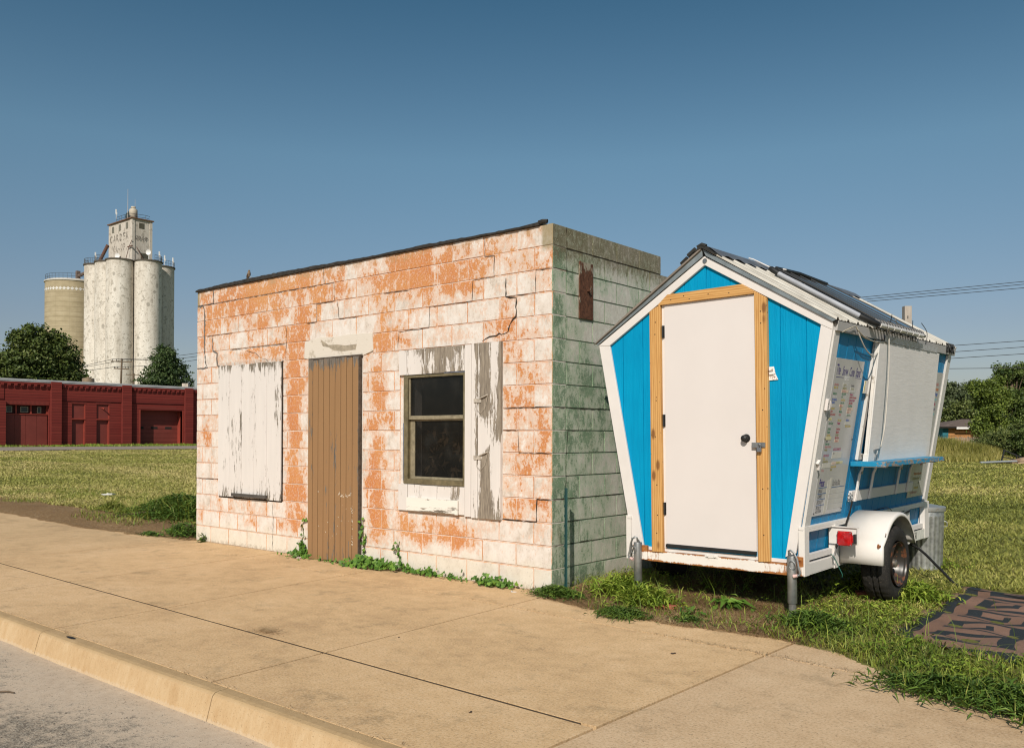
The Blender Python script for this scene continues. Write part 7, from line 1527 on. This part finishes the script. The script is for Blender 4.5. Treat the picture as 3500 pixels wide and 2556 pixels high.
# litter
def scrap(name, loc, s_, mat, label, cat, seed):
    g = random.Random(seed); mb = MB(); n = 9; vs = [(0, 0, s_*.12)]
    for i in range(n): a = 6.283*i/n; r = s_*g.uniform(.5, 1.1); vs.append((r*math.cos(a), r*.55*math.sin(a), g.uniform(0, s_*.25)))
    vs += [(x*.9, y*.9, 0) for x, y, z in vs[1:]]
    mb.add(vs, [(0, 1+i, 1+(i+1) % n) for i in range(n)]+[(1+i, 1+n+i, 1+n+(i+1) % n, 1+(i+1) % n) for i in range(n)]+[tuple(range(n, 2*n+0))[::-1] if False else tuple(1+n+i for i in range(n))]); o = mb.build(name, mat); o.location = loc; o.rotation_euler = (0, 0, g.uniform(0, 6)); return tag(o, label, cat)
M_PAP = flat('white paper', (.78, .76, .73), .8); M_LEAF = flat('dead leaf', (.07, .045, .03), .8, var=.4, sc=60)
o = scrap('paper_litter', (-13.7, 2.55, float(gz(-13.7, 2.55))+.05), .17, M_PAP, 'crumpled white paper lying on the left field', 'litter', 1); o.rotation_euler = (0, 0, R_(40)); o.scale = (1, 1, 1)
scrap('paper_litter', (-3.46, -.13, .001), .055, flat('pinkish rag', (.55, .46, .40), .8), 'small pale rag at the left foot of the brown door', 'litter', 2)
scrap('paper_litter', (-.30, -.17, .001), .035, M_PAP, 'tiny white scrap on the sidewalk near the building corner', 'litter', 3)
scrap('dead_leaf', (1.86, -1.17, .002), .028, M_LEAF, 'dark curled leaf on the sidewalk below the right jack', 'leaf', 4)
scrap('dead_leaf', (1.68, -2.86, .002), .014, M_LEAF, 'tiny dark speck on the lowest sidewalk slab', 'leaf', 5)
scrap('dead_leaf', (.22, -2.0, .002), .012, M_LEAF, 'small dark spot on the middle sidewalk slab', 'leaf', 6)
k = flat('black gum blot', (.012, .012, .013), .6)
mb = MB(); mb.add([(-1.45+.062*math.cos(t*.524)*(1 if math.cos(t*.524) > 0 else 1.1), -3.45+.016*math.sin(t*.524), .0015) for t in range(12)], [tuple(range(12))]); tag(mb.build('tar_blot', k), 'black elongated tar blot on top of the curb', 'stain')
def twig(pts, r, label, seed=0):
    mb = MB(); g = random.Random(seed); mb.tube(pts, [r*(1-.5*i/len(pts)) for i in range(len(pts))], 6)
    for i in range(3): a = Vector(pts[g.randrange(len(pts)-1)]); mb.tube([a, a+Vector((g.uniform(-.1, .1), g.uniform(-.06, .06), g.uniform(.0, .03)))*r*60], r*.4, 4)
    return tag(mb.build('twig', M_BARK), label, 'twig')
twig([(-1.02, -4.06, -.145), (-.97, -4.02, -.143), (-.92, -4.0, -.145)], .006, 'short brown twig on the road by the curb', 1)
twig([(-9.35, .62, .06), (-9.1, .78, .10), (-8.8, 1.0, .16)], .012, 'forked dead branch lying on the bare strip', 2)
twig([(-.42, -4.75, -.143), (-.22, -4.72, -.14), (.02, -4.73, -.143)], .005, 'dry twiggy debris line at the bottom of the road', 3)
P = np.stack([g0.normal(-.2, .2, 260), g0.normal(-4.76, .03, 260), np.full(260, -.152)], 1); flatstraw('dry_straw', P, .09, np.full(260, .0014), 12, 'dry grass wisps gathered on the road')
P = np.stack([g0.normal(-.62, .07, 160), g0.normal(-2.49, .035, 160), np.full(160, .001)], 1); flatstraw('dry_straw', P, .09, np.full(160, .0016), 13, 'small dry grass tuft lying on the sidewalk joint')
# debris caught in the joints
xx = g0.uniform(-16, 3.2, 900); P = np.stack([xx, -3.41+g0.normal(0, .012, 900), np.full(900, .0)], 1); P = P[vnoise(P[:, 0], P[:, 1], 1.5, 3) > .5]
x2 = g0.uniform(1.5, 4.2, 700); y2 = np.array([yk(v) for v in x2])+g0.normal(0, .016, 700); P = np.concatenate([P, np.stack([x2, y2, np.zeros(700)], 1)])
x2 = g0.uniform(-.4, .8, 160); y2 = np.array([yk(v) for v in x2])+g0.normal(0, .03, 160); P = np.concatenate([P, np.stack([x2, y2, np.zeros(160)], 1)])
flatstraw('dry_straw', P, .030, np.full(len(P), .0018), 14, 'crumbs of dry grass caught in the sidewalk joints')
# gravel crumbs on the road
n = 15000; x = g0.uniform(-4, 2, n); y = g0.uniform(-6.5, -3.6, n); k_ = fbm(x, y, 1.3, 51)+.25*(-y-3.9)/2 > .50+.22*g0.random(n); x, y = x[k_], y[k_]; n = len(x); s_ = (.0018+.0045*g0.random(n)**3)[:, None]
C = np.stack([x, y, np.full(n, -.150)], 1); C[:, 2] = -.150-.012*(fbm(x, y, 3, 2)-.5)-.01*smooth((-y-3.6)/1.5)+s_[:, 0]*.4; D = [np.array(d) for d in ((1, 0, 0), (0, 1, 0), (-1, 0, 0), (0, -1, 0), (0, 0, .8), (0, 0, -.5))]
V = np.stack([C+d*s_*(.7+.6*g0.random((n, 1))) for d in D], 1).reshape(-1, 3); q = np.arange(n)*6; Tt = np.concatenate([np.stack([q+i, q+(i+1) % 4, q+4], 1) for i in range(4)])
km = leafmat('road grit', (.08, .065, .05), (.24, .19, .15), (.50, .44, .36), .0); tag(npmesh('gravel', V, Tt, km, {'tint': np.repeat(g0.random(n), 6)}), 'loose grit and gravel on the road', 'gravel', kind='stuff')
